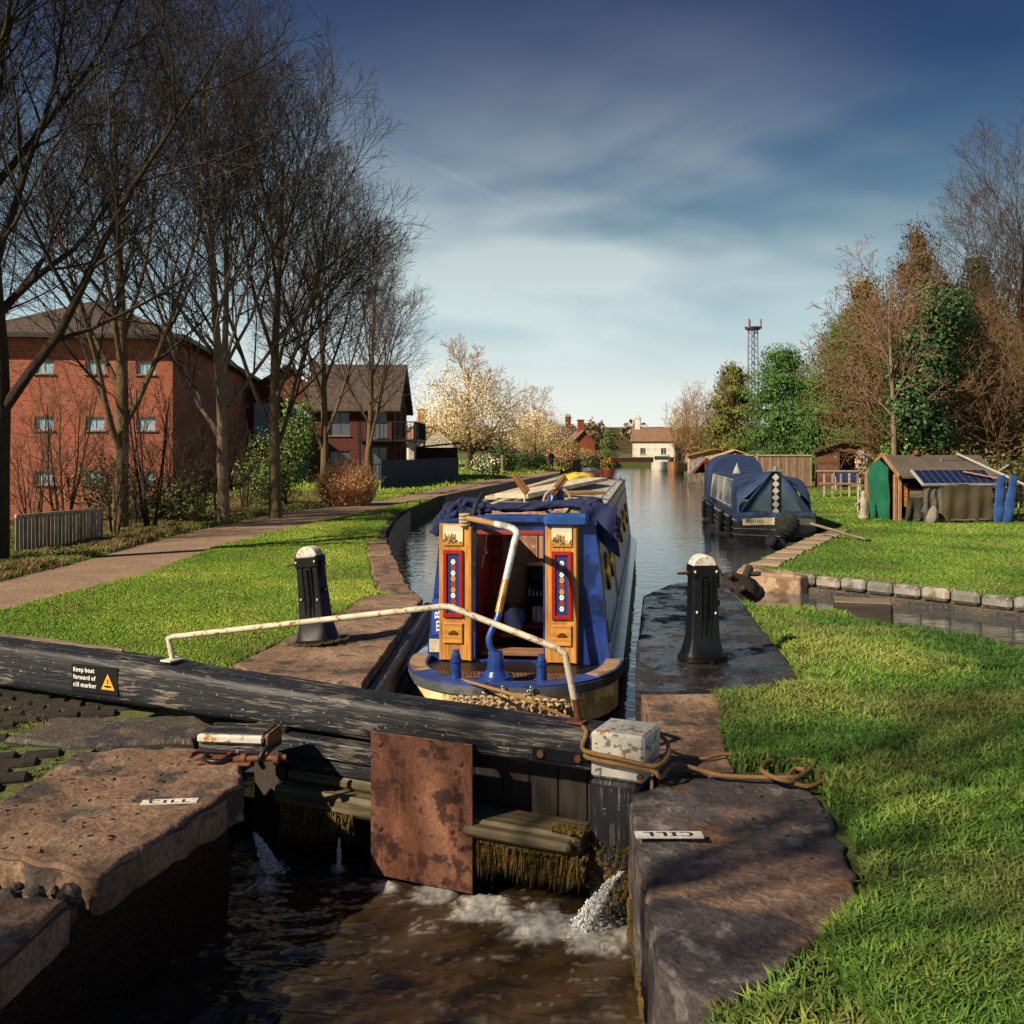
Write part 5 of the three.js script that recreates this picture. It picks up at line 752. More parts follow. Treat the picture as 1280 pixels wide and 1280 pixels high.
// ================================================================ moored boats
function hullOf(b, L, W, hgt, bowL, m, rise = 0.25) {     // bow at z = 0 towards the camera, stern at z = -L
  const out = (k, f) => { const q = []; for (let i = 0; i <= 14; i++) { const a = i / 14 * Math.PI / 2; q.push([(W - k) * Math.pow(Math.sin(a), 1.25), -bowL + (bowL - k * f) * Math.pow(Math.cos(a), 1.15)]); } q.push([W - k, -L * 0.5]); for (let i = 0; i <= 8; i++) { const a = i / 8 * Math.PI / 2; q.push([(W - k) * Math.pow(Math.cos(a), 0.7), -L + 1.1 - 1.1 * Math.pow(Math.sin(a), 0.8)]); } const o = q.slice(); for (let i = q.length - 2; i > 0; i--) o.push([-q[i][0], q[i][1]]); return o; };
  const sh = z => rise * ss(-bowL * 1.3, 0, z), R = (k, y, f = 1, s = 1) => out(k, f).map(p => v3(p[0], y + s * sh(p[1]), p[1]));
  mesh('hull', loft([R(0.08, -0.4, 4, 0), R(0.03, 0.0, 3, 0), R(0.0, hgt * 0.55, 1.5, 0.5), R(0, hgt, 0, 1)], { crease: 0.6 }), m, b);
  return { R, sh, out };
}
const rubber = plain(0x131315, { roughness: 0.8 });
{
  const b = base('narrowboat', 'dark hulled narrowboat under blue canvas with white diamonds, moored at the garden', 'narrowboat', v3(6.75, WATER, -25.2), -0.105);
  const blue = tmat(T.weather, 0.003, { color: 0x3c5680, roughness: 0.7 }), cvs = tmat(T.fine, 0.006, { color: 0x3a5582, roughness: 0.85 }), cvd = tmat(T.fine, 0.006, { color: 0x23406f, roughness: 0.85 }), wht = plain(0xe0ddd2), hullm = tmat(T.weather, 0.003, { color: 0x2b2d33, roughness: 0.5 });
  const { R } = hullOf(b, 13.5, 1.03, 0.52, 1.9, hullm, 0.22);
  for (const [y, k] of [[0.20, 0], [0.36, 0]]) { const r = R(-0.012, y, 1.2, 0.6), g = tube(r.slice(0, 18), 0.02, 6, 80), g2 = tube(r.slice(0, 1).concat(r.slice(-17).reverse()), 0.02, 6, 80); mesh('rubbing_band', [g, g2], plain(0x6d6f74), b); }
  mesh('blue_band', [loft([R(-0.006, 0.52, 0), R(-0.006, 0.74, 0)].map(q => q.filter(p => p.z < -1.1 && p.z > -13).sort((a, b2) => Math.atan2(a.x, a.z + 6) - Math.atan2(b2.x, b2.z + 6))), { closed: false })], blue, b);
  // bow flare with cream panel
  const bow = s => { const q = R(-0.014, 0, 0).filter(p => p.z > -1.35 && p.x * s >= 0 && p.z < -0.12).sort((a, c) => a.z - c.z); return loft([q.map(p => v3(p.x, 0.52 + 0.1 * ss(-1.3, 0, p.z), p.z)), q.map(p => v3(p.x, 0.68 + 0.12 * ss(-1.3, 0, p.z), p.z))], { closed: false }); };
  mesh('bow_panel', bow(-1), plain(0xe6d9b4), b); mesh('bow_panel', bow(1), plain(0xe6d9b4), b);
  const vents = []; for (let i = 0; i < 8; i++) { const t = i / 8, p = v3(lerp(-0.83, -0.45, t), 0.67, lerp(-0.93, -0.34, t)); vents.push(box(0.025, 0.09, 0.05, p.x - 0.02, p.y, p.z + 0.02).rotateZ(0)); } mesh('vent', vents, plain(0x2a2a2c), b);
  mesh('fore_deck', loft([R(0.03, 0.56, 1), R(0.03, 0.60, 1)].map(q => q.filter(p => p.z > -2.6).sort((a, c) => Math.atan2(a.x, a.z + 2.6) - Math.atan2(c.x, c.z + 2.6)))), blue, b);
  // cratch board and cover
  const Z = -1.75, apex = 1.92, W0 = 0.93, yb = 0.70;
  mesh('cratch_board', plate([[-W0, yb], [W0, yb], [W0 * 0.93, 0.95], [0.08, apex], [-0.08, apex], [-W0 * 0.93, 0.95]], 0.04, [[[-0.70, 0.86], [-0.12, 0.86], [-0.12, 1.62]], [[0.70, 0.86], [0.12, 0.86], [0.12, 1.62]]]).translate(0, 0, Z), blue, b);
  for (const s of [-1, 1]) mesh('cratch_pane', plate([[s * 0.70, 0.86], [s * 0.12, 0.86], [s * 0.12, 1.62]], 0.01).translate(0, 0, Z - 0.015), mat({ color: 0x4a5a68, roughness: 0.12 }), b);
  const strip = mesh('diamond_strip', box(0.22, 1.06, 0.03, 0, 1.31, Z + 0.02), plain(0x101114), b);
  for (let i = 0; i < 6; i++) mesh('diamond', box(0.135, 0.135, 0.012, 0, 0, 0, 0.002).rotateZ(Math.PI / 4).translate(0, 0.86 + i * 0.178, Z + 0.042), wht, strip);
  mesh('top_cap', [box(0.40, 0.05, 0.10, 0, 1.92, Z), cyl(0.06, 0.07, 0.1, 0, 1.99, Z, 10)], plain(0x9a9a90), b);
  const sec = (z, w, top, mid) => { const o = []; for (let i = 0; i <= 20; i++) { const t = i / 20 * 2 - 1, a = Math.abs(t); o.push(v3(Math.sign(t) * w * Math.min(1, a / 0.55), a < 0.55 ? lerp(top, mid, (a / 0.55)) : lerp(mid, 0.70, (a - 0.55) / 0.45), z + 0.02 * Math.sin(i * 2.1))); } return o; };
  mesh('bow_canvas', loft([sec(Z - 0.05, 0.93, 1.93, 1.05), sec(-2.2, 0.95, 1.92, 1.35), sec(-2.8, 0.95, 1.88, 1.6), sec(-3.6, 0.95, 1.84, 1.66)], { closed: false }), cvs, b);
  for (const s of [-1, 1]) mesh('cratch_trim', bar(v3(s * 0.10, 1.90, Z + 0.03), v3(s * 0.93, 0.80, Z + 0.03), 0.10, 0.03), cvd, b);
  // cabin with framed windows
  const bw = 0.92, tw = 0.80, y1 = 1.66; const at = (s, y, z, o = 0) => v3(s * (lerp(bw, tw, (y - 0.72) / (y1 - 0.72)) + o), y, z);
  for (const s of [-1, 1]) {
    mesh('cabin_side', loft([[at(s, 0.7, -3.6), at(s, y1, -3.6), at(s, y1, -3.6, -0.05), at(s, 0.7, -3.6, -0.05)], [at(s, 0.7, -12.6), at(s, y1, -12.6), at(s, y1, -12.6, -0.05), at(s, 0.7, -12.6, -0.05)]], { crease: 0.4 }), blue, b);
    for (const [z0, z1] of [[-3.75, -6.2], [-6.4, -8.0], [-8.2, -10.4]]) {
      const w = mesh('window', loft([[at(s, 0.86, z0, 0.004), at(s, 1.60, z0, 0.004), at(s, 1.60, z0, 0.012), at(s, 0.86, z0, 0.012)], [at(s, 0.86, z1, 0.004), at(s, 1.60, z1, 0.004), at(s, 1.60, z1, 0.012), at(s, 0.86, z1, 0.012)]]), mat({ color: 0x5c7088, roughness: 0.12 }), b);
      mesh('frame', [[0.86, z0, 1.60, z0], [1.60, z0, 1.60, z1], [1.60, z1, 0.86, z1], [0.86, z1, 0.86, z0]].map(([a, c, d, e]) => bar(at(s, a, c, 0.02), at(s, d, e, 0.02), 0.05, 0.05)), wht, w);
      const r = rng(Math.floor(-z0 * 10)), cu = []; for (let i = 0; i < 16; i++) { const z = lerp(z0 - 0.06, z1 + 0.06, i / 15), q = r() * 0.25; cu.push(bar(at(s, 1.56, z, 0.018), at(s, 0.92 + q, z + (r() - 0.5) * 0.16, 0.018), 0.03 + 0.05 * r(), 0.006, 0.001, v3(1, 0, 0))); } mesh('drape', cu, plain(0xc9ced2), w);
    }
  }
  const rr = z => { const o = []; for (let i = 0; i <= 10; i++) { const t = i / 5 - 1; o.push(v3(t * (tw + 0.03), y1 + 0.08 * (1 - t * t), z)); } for (let i = 10; i >= 0; i--) { const t = i / 5 - 1; o.push(v3(t * (tw + 0.03), y1 - 0.03 + 0.07 * (1 - t * t), z)); } return o; };
  mesh('roof', loft([rr(-3.5), rr(-12.7)], { crease: 0.5 }), blue, b);
  const hs = (z, k) => { const o = []; for (let i = 0; i <= 20; i++) { const a = i / 20 * Math.PI; o.push(v3(Math.cos(a) * 0.98 * k, 0.72 + Math.pow(Math.sin(a), 0.35) * 1.58 * (0.9 + 0.1 * k), z)); } return o; };
  mesh('stern_hood', [loft([hs(-10.6, 0.94), hs(-11.2, 1), hs(-12.4, 1), hs(-13.2, 0.95)], { closed: false }), plate(hs(0, 0.94).map(p => [p.x, p.y]), 0.02).translate(0, 0, -10.6)], cvd, b);
  for (const [x, y, z] of [[-0.5, 1.80, -6.2], [-0.42, 1.80, -6.9], [-0.35, 1.80, -7.5]]) mesh('white_vent', new THREE.ConeGeometry(0.14, 0.32, 12).translate(x, y + 0.1, z), wht, b);
  // rope fenders at the stem
  const ball = (x, y, z, r) => { const g = new THREE.SphereGeometry(r, 22, 16), p = g.attributes.position; for (let i = 0; i < p.count; i++) { const f = 1 + 0.09 * Math.sin(p.getY(i) / r * 16 + Math.atan2(p.getX(i), p.getZ(i)) * 5); p.setXYZ(i, p.getX(i) * f, p.getY(i) * f, p.getZ(i) * f); } g.computeVertexNormals(); return mesh('bow_fender', buv(g.translate(x, y, z)), tmat(T.weather, 0.004, { color: 0x2c2c2e, roughness: 0.95 }), b); };
  ball(0.0, 0.62, 0.16, 0.30); ball(-0.36, 0.22, 0.02, 0.15); ball(0.12, 0.10, 0.12, 0.13);
  mesh('fender_chain', [rod(v3(-0.45, 0.58, -0.2), v3(-0.36, 0.3, 0.02), 0.012), rod(v3(-0.02, 0.4, 0.14), v3(0.1, 0.18, 0.12), 0.012)], M.iron, b);
  for (const z of [-2.6, -4.8, -8.0, -11]) mesh('side_fender', [cyl(0.075, 0.075, 0.6, -1.10, 0.36, z, 12), rod(v3(-1.08, 0.64, z), v3(-1.0, 0.76, z), 0.012)], rubber, b);
  const gl = mesh('gunwale_line', [bar(v3(-1.035, 0.60, -1.9), v3(-1.035, 0.60, -12.5), 0.02, 0.03)], wht, b);
  // gang poles from the bow to the bank
  const pole = base('mooring_pole', 'pale timber pole sloping from the blue canvas boat down to the plank edging', 'pole', v3(7.35, LAWN, -24.5), 0); mesh('shaft', rod(v3(0.0, 0.36, -0.7), v3(1.0, 0.06, 0.5), 0.035, 10, 0.03), M.oldwood, pole); mesh('iron_tip', rod(v3(0.97, 0.066, 0.47), v3(1.03, 0.05, 0.54), 0.038, 10), M.iron, pole);
}
{ // grey boat with red cratch frame
  const b = base('narrowboat', 'grey narrowboat with red triangular cratch frame moored beyond the blue canvas boat', 'narrowboat', v3(12.55, WATER, -66), -0.16);
  const grey = tmat(T.weather, 0.004, { color: 0x8d8a86, roughness: 0.8 }), red = plain(0xb5452f);
  hullOf(b, 14, 1.03, 0.62, 2.4, tmat(T.weather, 0.004, { color: 0x74685c, roughness: 0.8 }), 0.3);
  for (const y of [0.2, 0.36, 0.52]) mesh('rubbing_band', [bar(v3(-1.05, y, -2.4), v3(-1.05, y, -13), 0.03, 0.04)], plain(0x9a9088), b);
  const sec = (z, top) => [v3(-0.96, 0.66, z), v3(-0.92, top * 0.82, z), v3(-0.1, top, z), v3(0.1, top, z), v3(0.92, top * 0.82, z), v3(0.96, 0.66, z)];
  mesh('cover', loft([sec(-3.0, 1.75).map((p, i) => i === 1 || i === 4 ? v3(p.x, 0.85, p.z) : p), sec(-4.6, 1.85), sec(-12.8, 1.85)], { closed: false, crease: 0.4 }), grey, b);
  mesh('cratch_frame', [bar(v3(0, 0.62, -2.95), v3(0, 1.82, -2.95), 0.22, 0.08), bar(v3(-0.9, 0.72, -2.95), v3(0, 1.78, -2.95), 0.09, 0.08), bar(v3(0.9, 0.72, -2.95), v3(0, 1.78, -2.95), 0.09, 0.08), bar(v3(-0.95, 0.70, -2.95), v3(0.95, 0.70, -2.95), 0.12, 0.08)], red, b);
  mesh('inner_bulkhead', plate([[-0.9, 0.66], [0.9, 0.66], [0.86, 1.4], [0, 1.8], [-0.86, 1.4]], 0.04).translate(0, 0, -5.2), tmat(T.woodV, 0.004, { color: 0x7a5a40 }), b); mesh('well_deck', box(1.8, 0.05, 2.6, 0, 0.55, -3.9), M.oldwood, b);
  mesh('bow_lamp', box(0.3, 0.2, 0.12, 0, 0.78, -0.5, 0.03), plain(0xd8d0bc), b);
}
{ // wooden open boat and white cruiser
  const w = base('rowing_boat', 'brown clinker wooden boat moored ahead of the grey narrowboat', 'boat', v3(15.3, WATER, -97), -0.35);
  hullOf(w, 6, 0.95, 0.85, 2.2, tmat(T.wood, 0.01, { color: 0x9a6f48, roughness: 0.7 }), 0.35);
  for (const y of [0.25, 0.45, 0.65]) mesh('strake', bar(v3(-0.97, y, -2), v3(-0.97, y, -5.4), 0.05, 0.04), M.darkwood, w);
  mesh('gunwale', bar(v3(-0.95, 0.88, -1.9), v3(-0.95, 0.88, -5.6), 0.08, 0.07), tmat(T.wood, 0.01, { color: 0xc69a6a }), w); mesh('thwart', box(1.7, 0.06, 0.4, 0, 0.75, -3.2), M.oldwood, w);
  const c = base('cabin_cruiser', 'small white cabin cruiser moored near the white house', 'boat', v3(16.2, WATER, -112), -0.2);
  hullOf(c, 6.5, 1.1, 0.75, 2, plain(0xe2ded2), 0.3); mesh('cabin', box(1.7, 1.0, 3.0, 0, 1.2, -3.6, 0.15), plain(0xe8e4d8), c); mesh('windscreen', box(1.5, 0.4, 0.06, 0, 1.42, -2.08, 0.02), mat({ color: 0x2a3440, roughness: 0.1 }), c); mesh('waterline_stripe', bar(v3(-1.12, 0.12, -2), v3(-1.12, 0.12, -6), 0.03, 0.16), plain(0x9a4a34), c);
}
// ================================================================ garden
const lawnAt = (px, py) => gp(px, py, LAWN);
function boards(parent, x0, x1, y0, y1, z, n, m, vertical = true, th = 0.025, name = 'board') { for (let i = 0; i < n; i++) { const mm = Array.isArray(m) ? m[(i * 7 + 3) % m.length] : m; if (vertical) { const w = (x1 - x0) / n; mesh(name, box(w - 0.008, y1 - y0, th, x0 + w * (i + 0.5), (y0 + y1) / 2, z + (i % 2) * 0.003, 0.004, i * 0.61), mm, parent); } else { const w = (y1 - y0) / n; mesh(name, box(x1 - x0, w - 0.004, th, (x0 + x1) / 2, y0 + w * (i + 0.5), z + (i % 2) * 0.003, 0.004, i * 0.61), mm, parent); } } }
{ // hut with solar panel and drapes
  const p = lawnAt(1108, 652), b = base('garden_hut', 'low felt roofed hut with green sheeted gable and solar panel on the lawn', 'hut', v3(p.x, LAWN, p.z), 0.10);
  const felt = tmat(T.fine, 0.008, { color: 0x6a6055, roughness: 0.95 }), timber = tmat(T.woodV, 0.004, { color: 0xb08868 }), timberH = tmat(T.wood, 0.004, { color: 0xb08868 }), green = tmat(T.fine, 0.01, { color: 0x1f7a5c, roughness: 0.6 }), drab = tmat(T.fine, 0.01, { color: 0x5a5238, roughness: 0.95 });
  const L = 3.3, Wd = 2.0;                                   // along x, along -z
  const slope = (z0, y0, z1, y1, x0, x1) => loft([[v3(x0, y0, z0), v3(x0, y1, z1), v3(x0, y1 - 0.05, z1), v3(x0, y0 - 0.05, z0)], [v3(x1, y0, z0), v3(x1, y1, z1), v3(x1, y1 - 0.05, z1), v3(x1, y0 - 0.05, z0)]], { crease: 0.4 });
  mesh('roof', slope(0.35, 1.36, -0.75, 2.0, 0.28, L + 0.1), felt, b); mesh('roof', slope(-1.9, 1.36, -0.75, 2.0, 0.28, L + 0.1), felt, b);
  // gable with crumpled green sheet, a little skewed
  const gs = []; for (let i = 0; i <= 12; i++) { const o = []; for (let k = 0; k <= 12; k++) { const u = i / 12, w = k / 12, z = lerp(-0.05, -1.45, u), top = 1.62 + 0.28 * (1 - Math.abs(u * 2 - 1)); o.push(v3(0.12 + 0.06 * Math.sin(u * 9) * (1 - w) + 0.05 * vn(u * 5, w * 5, 0, 4) - 0.05 * w, lerp(0.02, top, w), z)); } gs.push(o); } 
  mesh('green_sheet', loft(gs, { closed: false }), green, b);
  mesh('back_wall', box(L, 1.35, 0.05, L / 2 + 0.2, 0.68, -1.72), M.darkwood, b); mesh('end_wall', box(0.05, 1.35, 1.6, L + 0.1, 0.68, -0.9), M.darkwood, b);
  mesh('bargeboard', bar(v3(0.22, 1.36, 0.38), v3(0.22, 2.02, -0.75), 0.04, 0.13), timberH, b); mesh('bargeboard', bar(v3(0.22, 1.36, -1.92), v3(0.22, 2.02, -0.75), 0.04, 0.13), timberH, b);
  for (const [x, z] of [[0.22, 0.12], [0.34, 0.14], [0.10, -1.55]]) mesh('post', box(0.10, 1.42, 0.10, x, 0.71, z, 0.01, x * 7), timber, b);
  boards(b, 0.42, 0.62, 0.45, 1.15, 0.10, 4, tmat(T.wood, 0.004, { color: 0xc9863f }), false, 0.03, 'slat');
  mesh('roof_lump', new THREE.IcosahedronGeometry(0.10, 1).translate(1.3, 2.06, -0.7), tmat(T.stone, 0.01, { color: 0xffe0b0 }), b);
  // solar panel
  const sp = new THREE.Group(); sp.name = 'solar_panel'; b.add(sp); sp.position.set(0.62, 1.14, 1.02); sp.rotation.x = 0.72;     // hinged along its lower edge
  const pw = 2.35, ph = 0.86; mesh('panel_frame', plate([[0, 0], [pw, 0], [pw, ph], [0, ph]], 0.05, [[[0.04, 0.04], [pw - 0.04, 0.04], [pw - 0.04, ph - 0.04], [0.04, ph - 0.04]]]).rotateX(-Math.PI / 2 + 0.18), plain(0xc8c4b8), sp);
  const cg = cbox((pw - 0.1) / 10 - 0.012, 0.01, (ph - 0.1) / 4 - 0.012, 0.003), cm = mat({ color: 0x1a2446, roughness: 0.18 });
  const cells = new THREE.Group(); cells.name = 'cells'; cells.rotation.x = 0.18; sp.add(cells); mesh('backing', box(pw - 0.06, 0.008, ph - 0.06, pw / 2, 0.018, -ph / 2), plain(0x9fa6b4), cells);
  for (let i = 0; i < 10; i++) for (let j = 0; j < 4; j++) mesh('cell', cg, cm, cells).position.set(0.05 + (i + 0.5) * (pw - 0.1) / 10, 0.026, -0.05 - (j + 0.5) * (ph - 0.1) / 4);
  sp.rotation.x = 0.34;
  mesh('roof_pole', rod(v3(2.55, 2.05, -0.6), v3(4.1, 1.05, 0.75), 0.045, 8), plain(0xb9b5a8), b);
  mesh('loose_plank', bar(v3(2.1, 1.52, 0.60), v3(3.1, 1.30, 1.0), 0.10, 0.04), tmat(T.wood, 0.004, { color: 0xc08a60 }), b);
  // hanging drab cloths
  const drape = (x0, x1, y0, y1, z, m, sd, flare = 0.1) => { const q = []; for (let i = 0; i <= 26; i++) { const o = [], u = i / 26; for (let k = 0; k <= 10; k++) { const w = k / 10; o.push(v3(lerp(x0, x1, u) + (u - 0.5) * flare * w, lerp(y1, y0 + 0.06 * Math.sin(u * 11 + sd), w), z + (0.008 + 0.028 * w) * Math.sin(u * 21 + sd + w + 3 * vn(u * 4, 2, 0, sd)) + 0.09 * vn(u * 6, w * 3, 0, sd))); } q.push(o); } return mesh('drape', loft(q, { closed: false }), m, b); };
  drape(1.25, 2.75, 0.10, 1.16, 0.94, drab, 3); drape(0.72, 1.25, 0.30, 1.14, 0.90, tmat(T.fine, 0.01, { color: 0x6e675c, roughness: 0.95 }), 7, 0.3); drape(0.45, 1.2, 0.05, 0.75, 0.40, tmat(T.fine, 0.01, { color: 0x4a463c, roughness: 0.95 }), 9, 0.2);
  mesh('front_boarding', box(2.4, 1.0, 0.04, 1.9, 0.52, 0.05), M.oldwood, b);
  mesh('bottom_rail', bar(v3(0.9, 0.10, 0.97), v3(2.9, 0.12, 0.99), 0.06, 0.05), M.oldwood, b);
  // washing and clutter
  const jn = base('jeans', 'faded blue jeans hung over the solar panel end of the hut', 'jeans', b.localToWorld(v3(2.95, 0, 1.12)), 0.1);
  const leg = (x0, x1, sd) => { const rs = []; for (let i = 0; i <= 10; i++) { const t = i / 10, o = []; for (let k = 0; k < 14; k++) { const a = k / 14 * 6.283, rr = lerp(0.12, 0.17, t) * (1 + 0.6 * (vn(i * 1.1, k * 0.9, 0, sd) - 0.5)); o.push(v3(lerp(x0, x1, t) + Math.cos(a) * rr, lerp(1.42, 0.05 + 0.05 * Math.sin(k), t), Math.sin(a) * rr * 0.20 + 0.04 * t + 0.012 * Math.sin(i * 1.7))); } rs.push(o); } return loft(rs); };
  mesh('trouser_leg', leg(0.02, -0.10, 3), tmat(T.fine, 0.004, { color: 0x3360a8, roughness: 0.9 }), jn); mesh('trouser_leg', leg(0.42, 0.20, 5), tmat(T.fine, 0.004, { color: 0x3360a8, roughness: 0.9 }), jn);
  const bg = base('grey_sack', 'grey sack standing against the draped side of the hut', 'sack', b.localToWorld(v3(0.80, 0, 1.12)), 0.2); { const g = new THREE.LatheGeometry([[0, 0], [0.17, 0.01], [0.18, 0.2], [0.13, 0.42], [0.05, 0.52], [0, 0.53]].map(a => new V2(...a)), 14), q = g.attributes.position; for (let i = 0; i < q.count; i++) q.setX(i, q.getX(i) + q.getY(i) * 0.2 + 0.03 * vn(q.getY(i) * 9, q.getZ(i) * 9, 0, 2)); g.computeVertexNormals(); mesh('bag', buv(g), tmat(T.fine, 0.006, { color: 0x8f8a7c }), bg); mesh('tie', new THREE.TorusGeometry(0.06, 0.015, 6, 12).rotateX(1.57).translate(0.1, 0.47, 0), M.rope, bg); }
  const ch = base('crate_pile', 'broken pale wooden crate on the grass beside the jeans', 'crate', b.localToWorld(v3(3.75, 0, 0.6)), 0.4); for (let i = 0; i < 6; i++) mesh('slat', bar(v3(-0.2 + 0.05 * i, 0.05 + 0.1 * i, 0.1 * (i % 3)), v3(0.35 + 0.02 * i, 0.08 + 0.09 * i, 0.05), 0.07, 0.02), tmatPlank(i), ch); mesh('corner_post', bar(v3(-0.1, 0, 0.2), v3(-0.02, 0.62, 0.1), 0.06, 0.05), tmatPlank(1), ch); mesh('corner_post', bar(v3(0.35, 0, 0.15), v3(0.3, 0.6, 0.05), 0.06, 0.05), tmatPlank(2), ch);
  const tp = base('terracotta_pot', 'orange terracotta pot beside the broken crate', 'pot', b.localToWorld(v3(4.15, 0, 1.0)), 0); mesh('pot', new THREE.LatheGeometry([[0, 0], [0.12, 0], [0.17, 0.28], [0.18, 0.34], [0.15, 0.34], [0.11, 0.03], [0, 0.03]].map(a => new V2(...a)), 18), plain(0xb5602f), tp); mesh('rim', new THREE.TorusGeometry(0.172, 0.018, 6, 18).rotateX(1.57).translate(0, 0.33, 0), plain(0xb5602f), tp);
  const st = base('stone_figure', 'pale stone garden figure standing beside the green gable', 'statue', b.localToWorld(v3(-0.45, 0, -0.6)), 0.3); mesh('figure', new THREE.LatheGeometry([[0, 0], [0.16, 0], [0.17, 0.12], [0.11, 0.2], [0.15, 0.45], [0.13, 0.62], [0.06, 0.7], [0.085, 0.8], [0.05, 0.9], [0, 0.91]].map(a => new V2(...a)), 16), plain(0xb8b0a0), st); mesh('arm', rod(v3(-0.1, 0.56, 0), v3(-0.32, 0.48, 0.05), 0.04, 8), plain(0xb8b0a0), st);
}
{ // brown shed
  const p = gp(1016, 606, LAWN), b = base('garden_shed', 'brown boarded shed with mossy roof and dark open doorway', 'shed', v3(17.2, LAWN, -57.5), -0.2), brown = [0x6e4a34, 0x7a5238, 0x5f4130].map(h => tmat(T.wood, 0.004, { color: h }));
  boards(b, 0, 1.1, 0, 2.05, 0, 13, brown, false); boards(b, 2.5, 2.75, 0, 2.05, 0, 13, brown, false);
  mesh('back_wall', box(2.72, 2.0, 0.05, 1.38, 1.0, -1.78), brown[1], b); mesh('floor', box(2.7, 0.04, 1.76, 1.38, 0.02, -0.9), brown[2], b); mesh('shelf', box(2.5, 0.04, 0.4, 1.38, 1.0, -1.5), brown[0], b); mesh('side_wall', box(0.05, 2.0, 1.8, 0.0, 1.0, -0.9), brown[0], b); mesh('side_wall', box(0.05, 2.0, 1.8, 2.76, 1.0, -0.9), brown[0], b);
  const rf = (x0, x1, s) => bar(v3(x0, s > 0 ? 2.05 : 2.55, -0.8), v3(x1, s > 0 ? 2.55 : 2.05, -0.8), 2.3, 0.07); mesh('roof', rf(-0.35, 1.38, 1), tmat(T.moss, 0.01, { color: 0xc8c490 }), b); mesh('roof', rf(1.38, 3.1, -1), tmat(T.moss, 0.01, { color: 0xc8c490 }), b); mesh('gable', plate([[0, 2.03], [2.76, 2.03], [1.38, 2.5]], 0.03).translate(0, 0, 0.02), brown[1], b);
  for (const x of [1.1, 2.5]) mesh('door_post', box(0.1, 2.05, 0.08, x, 1.02, 0.02), brown[2], b);
  const w = base('washing', 'pale bundled washing hanging in front of the shed doorway', 'washing', v3(19.3, LAWN, -56.4), 0); mesh('cloth', leaves([[0, 1.5, 0, 0.35, 0.65, 0.2]], 260, 0.34, [0xd8d8d2, 0x9fb0c4, 0xc9b8a8, 0xa86a62], 5), leafMat(), w); mesh('prop', rod(v3(0, 0, 0), v3(0, 1.5, 0), 0.03), M.oldwood, w);
}
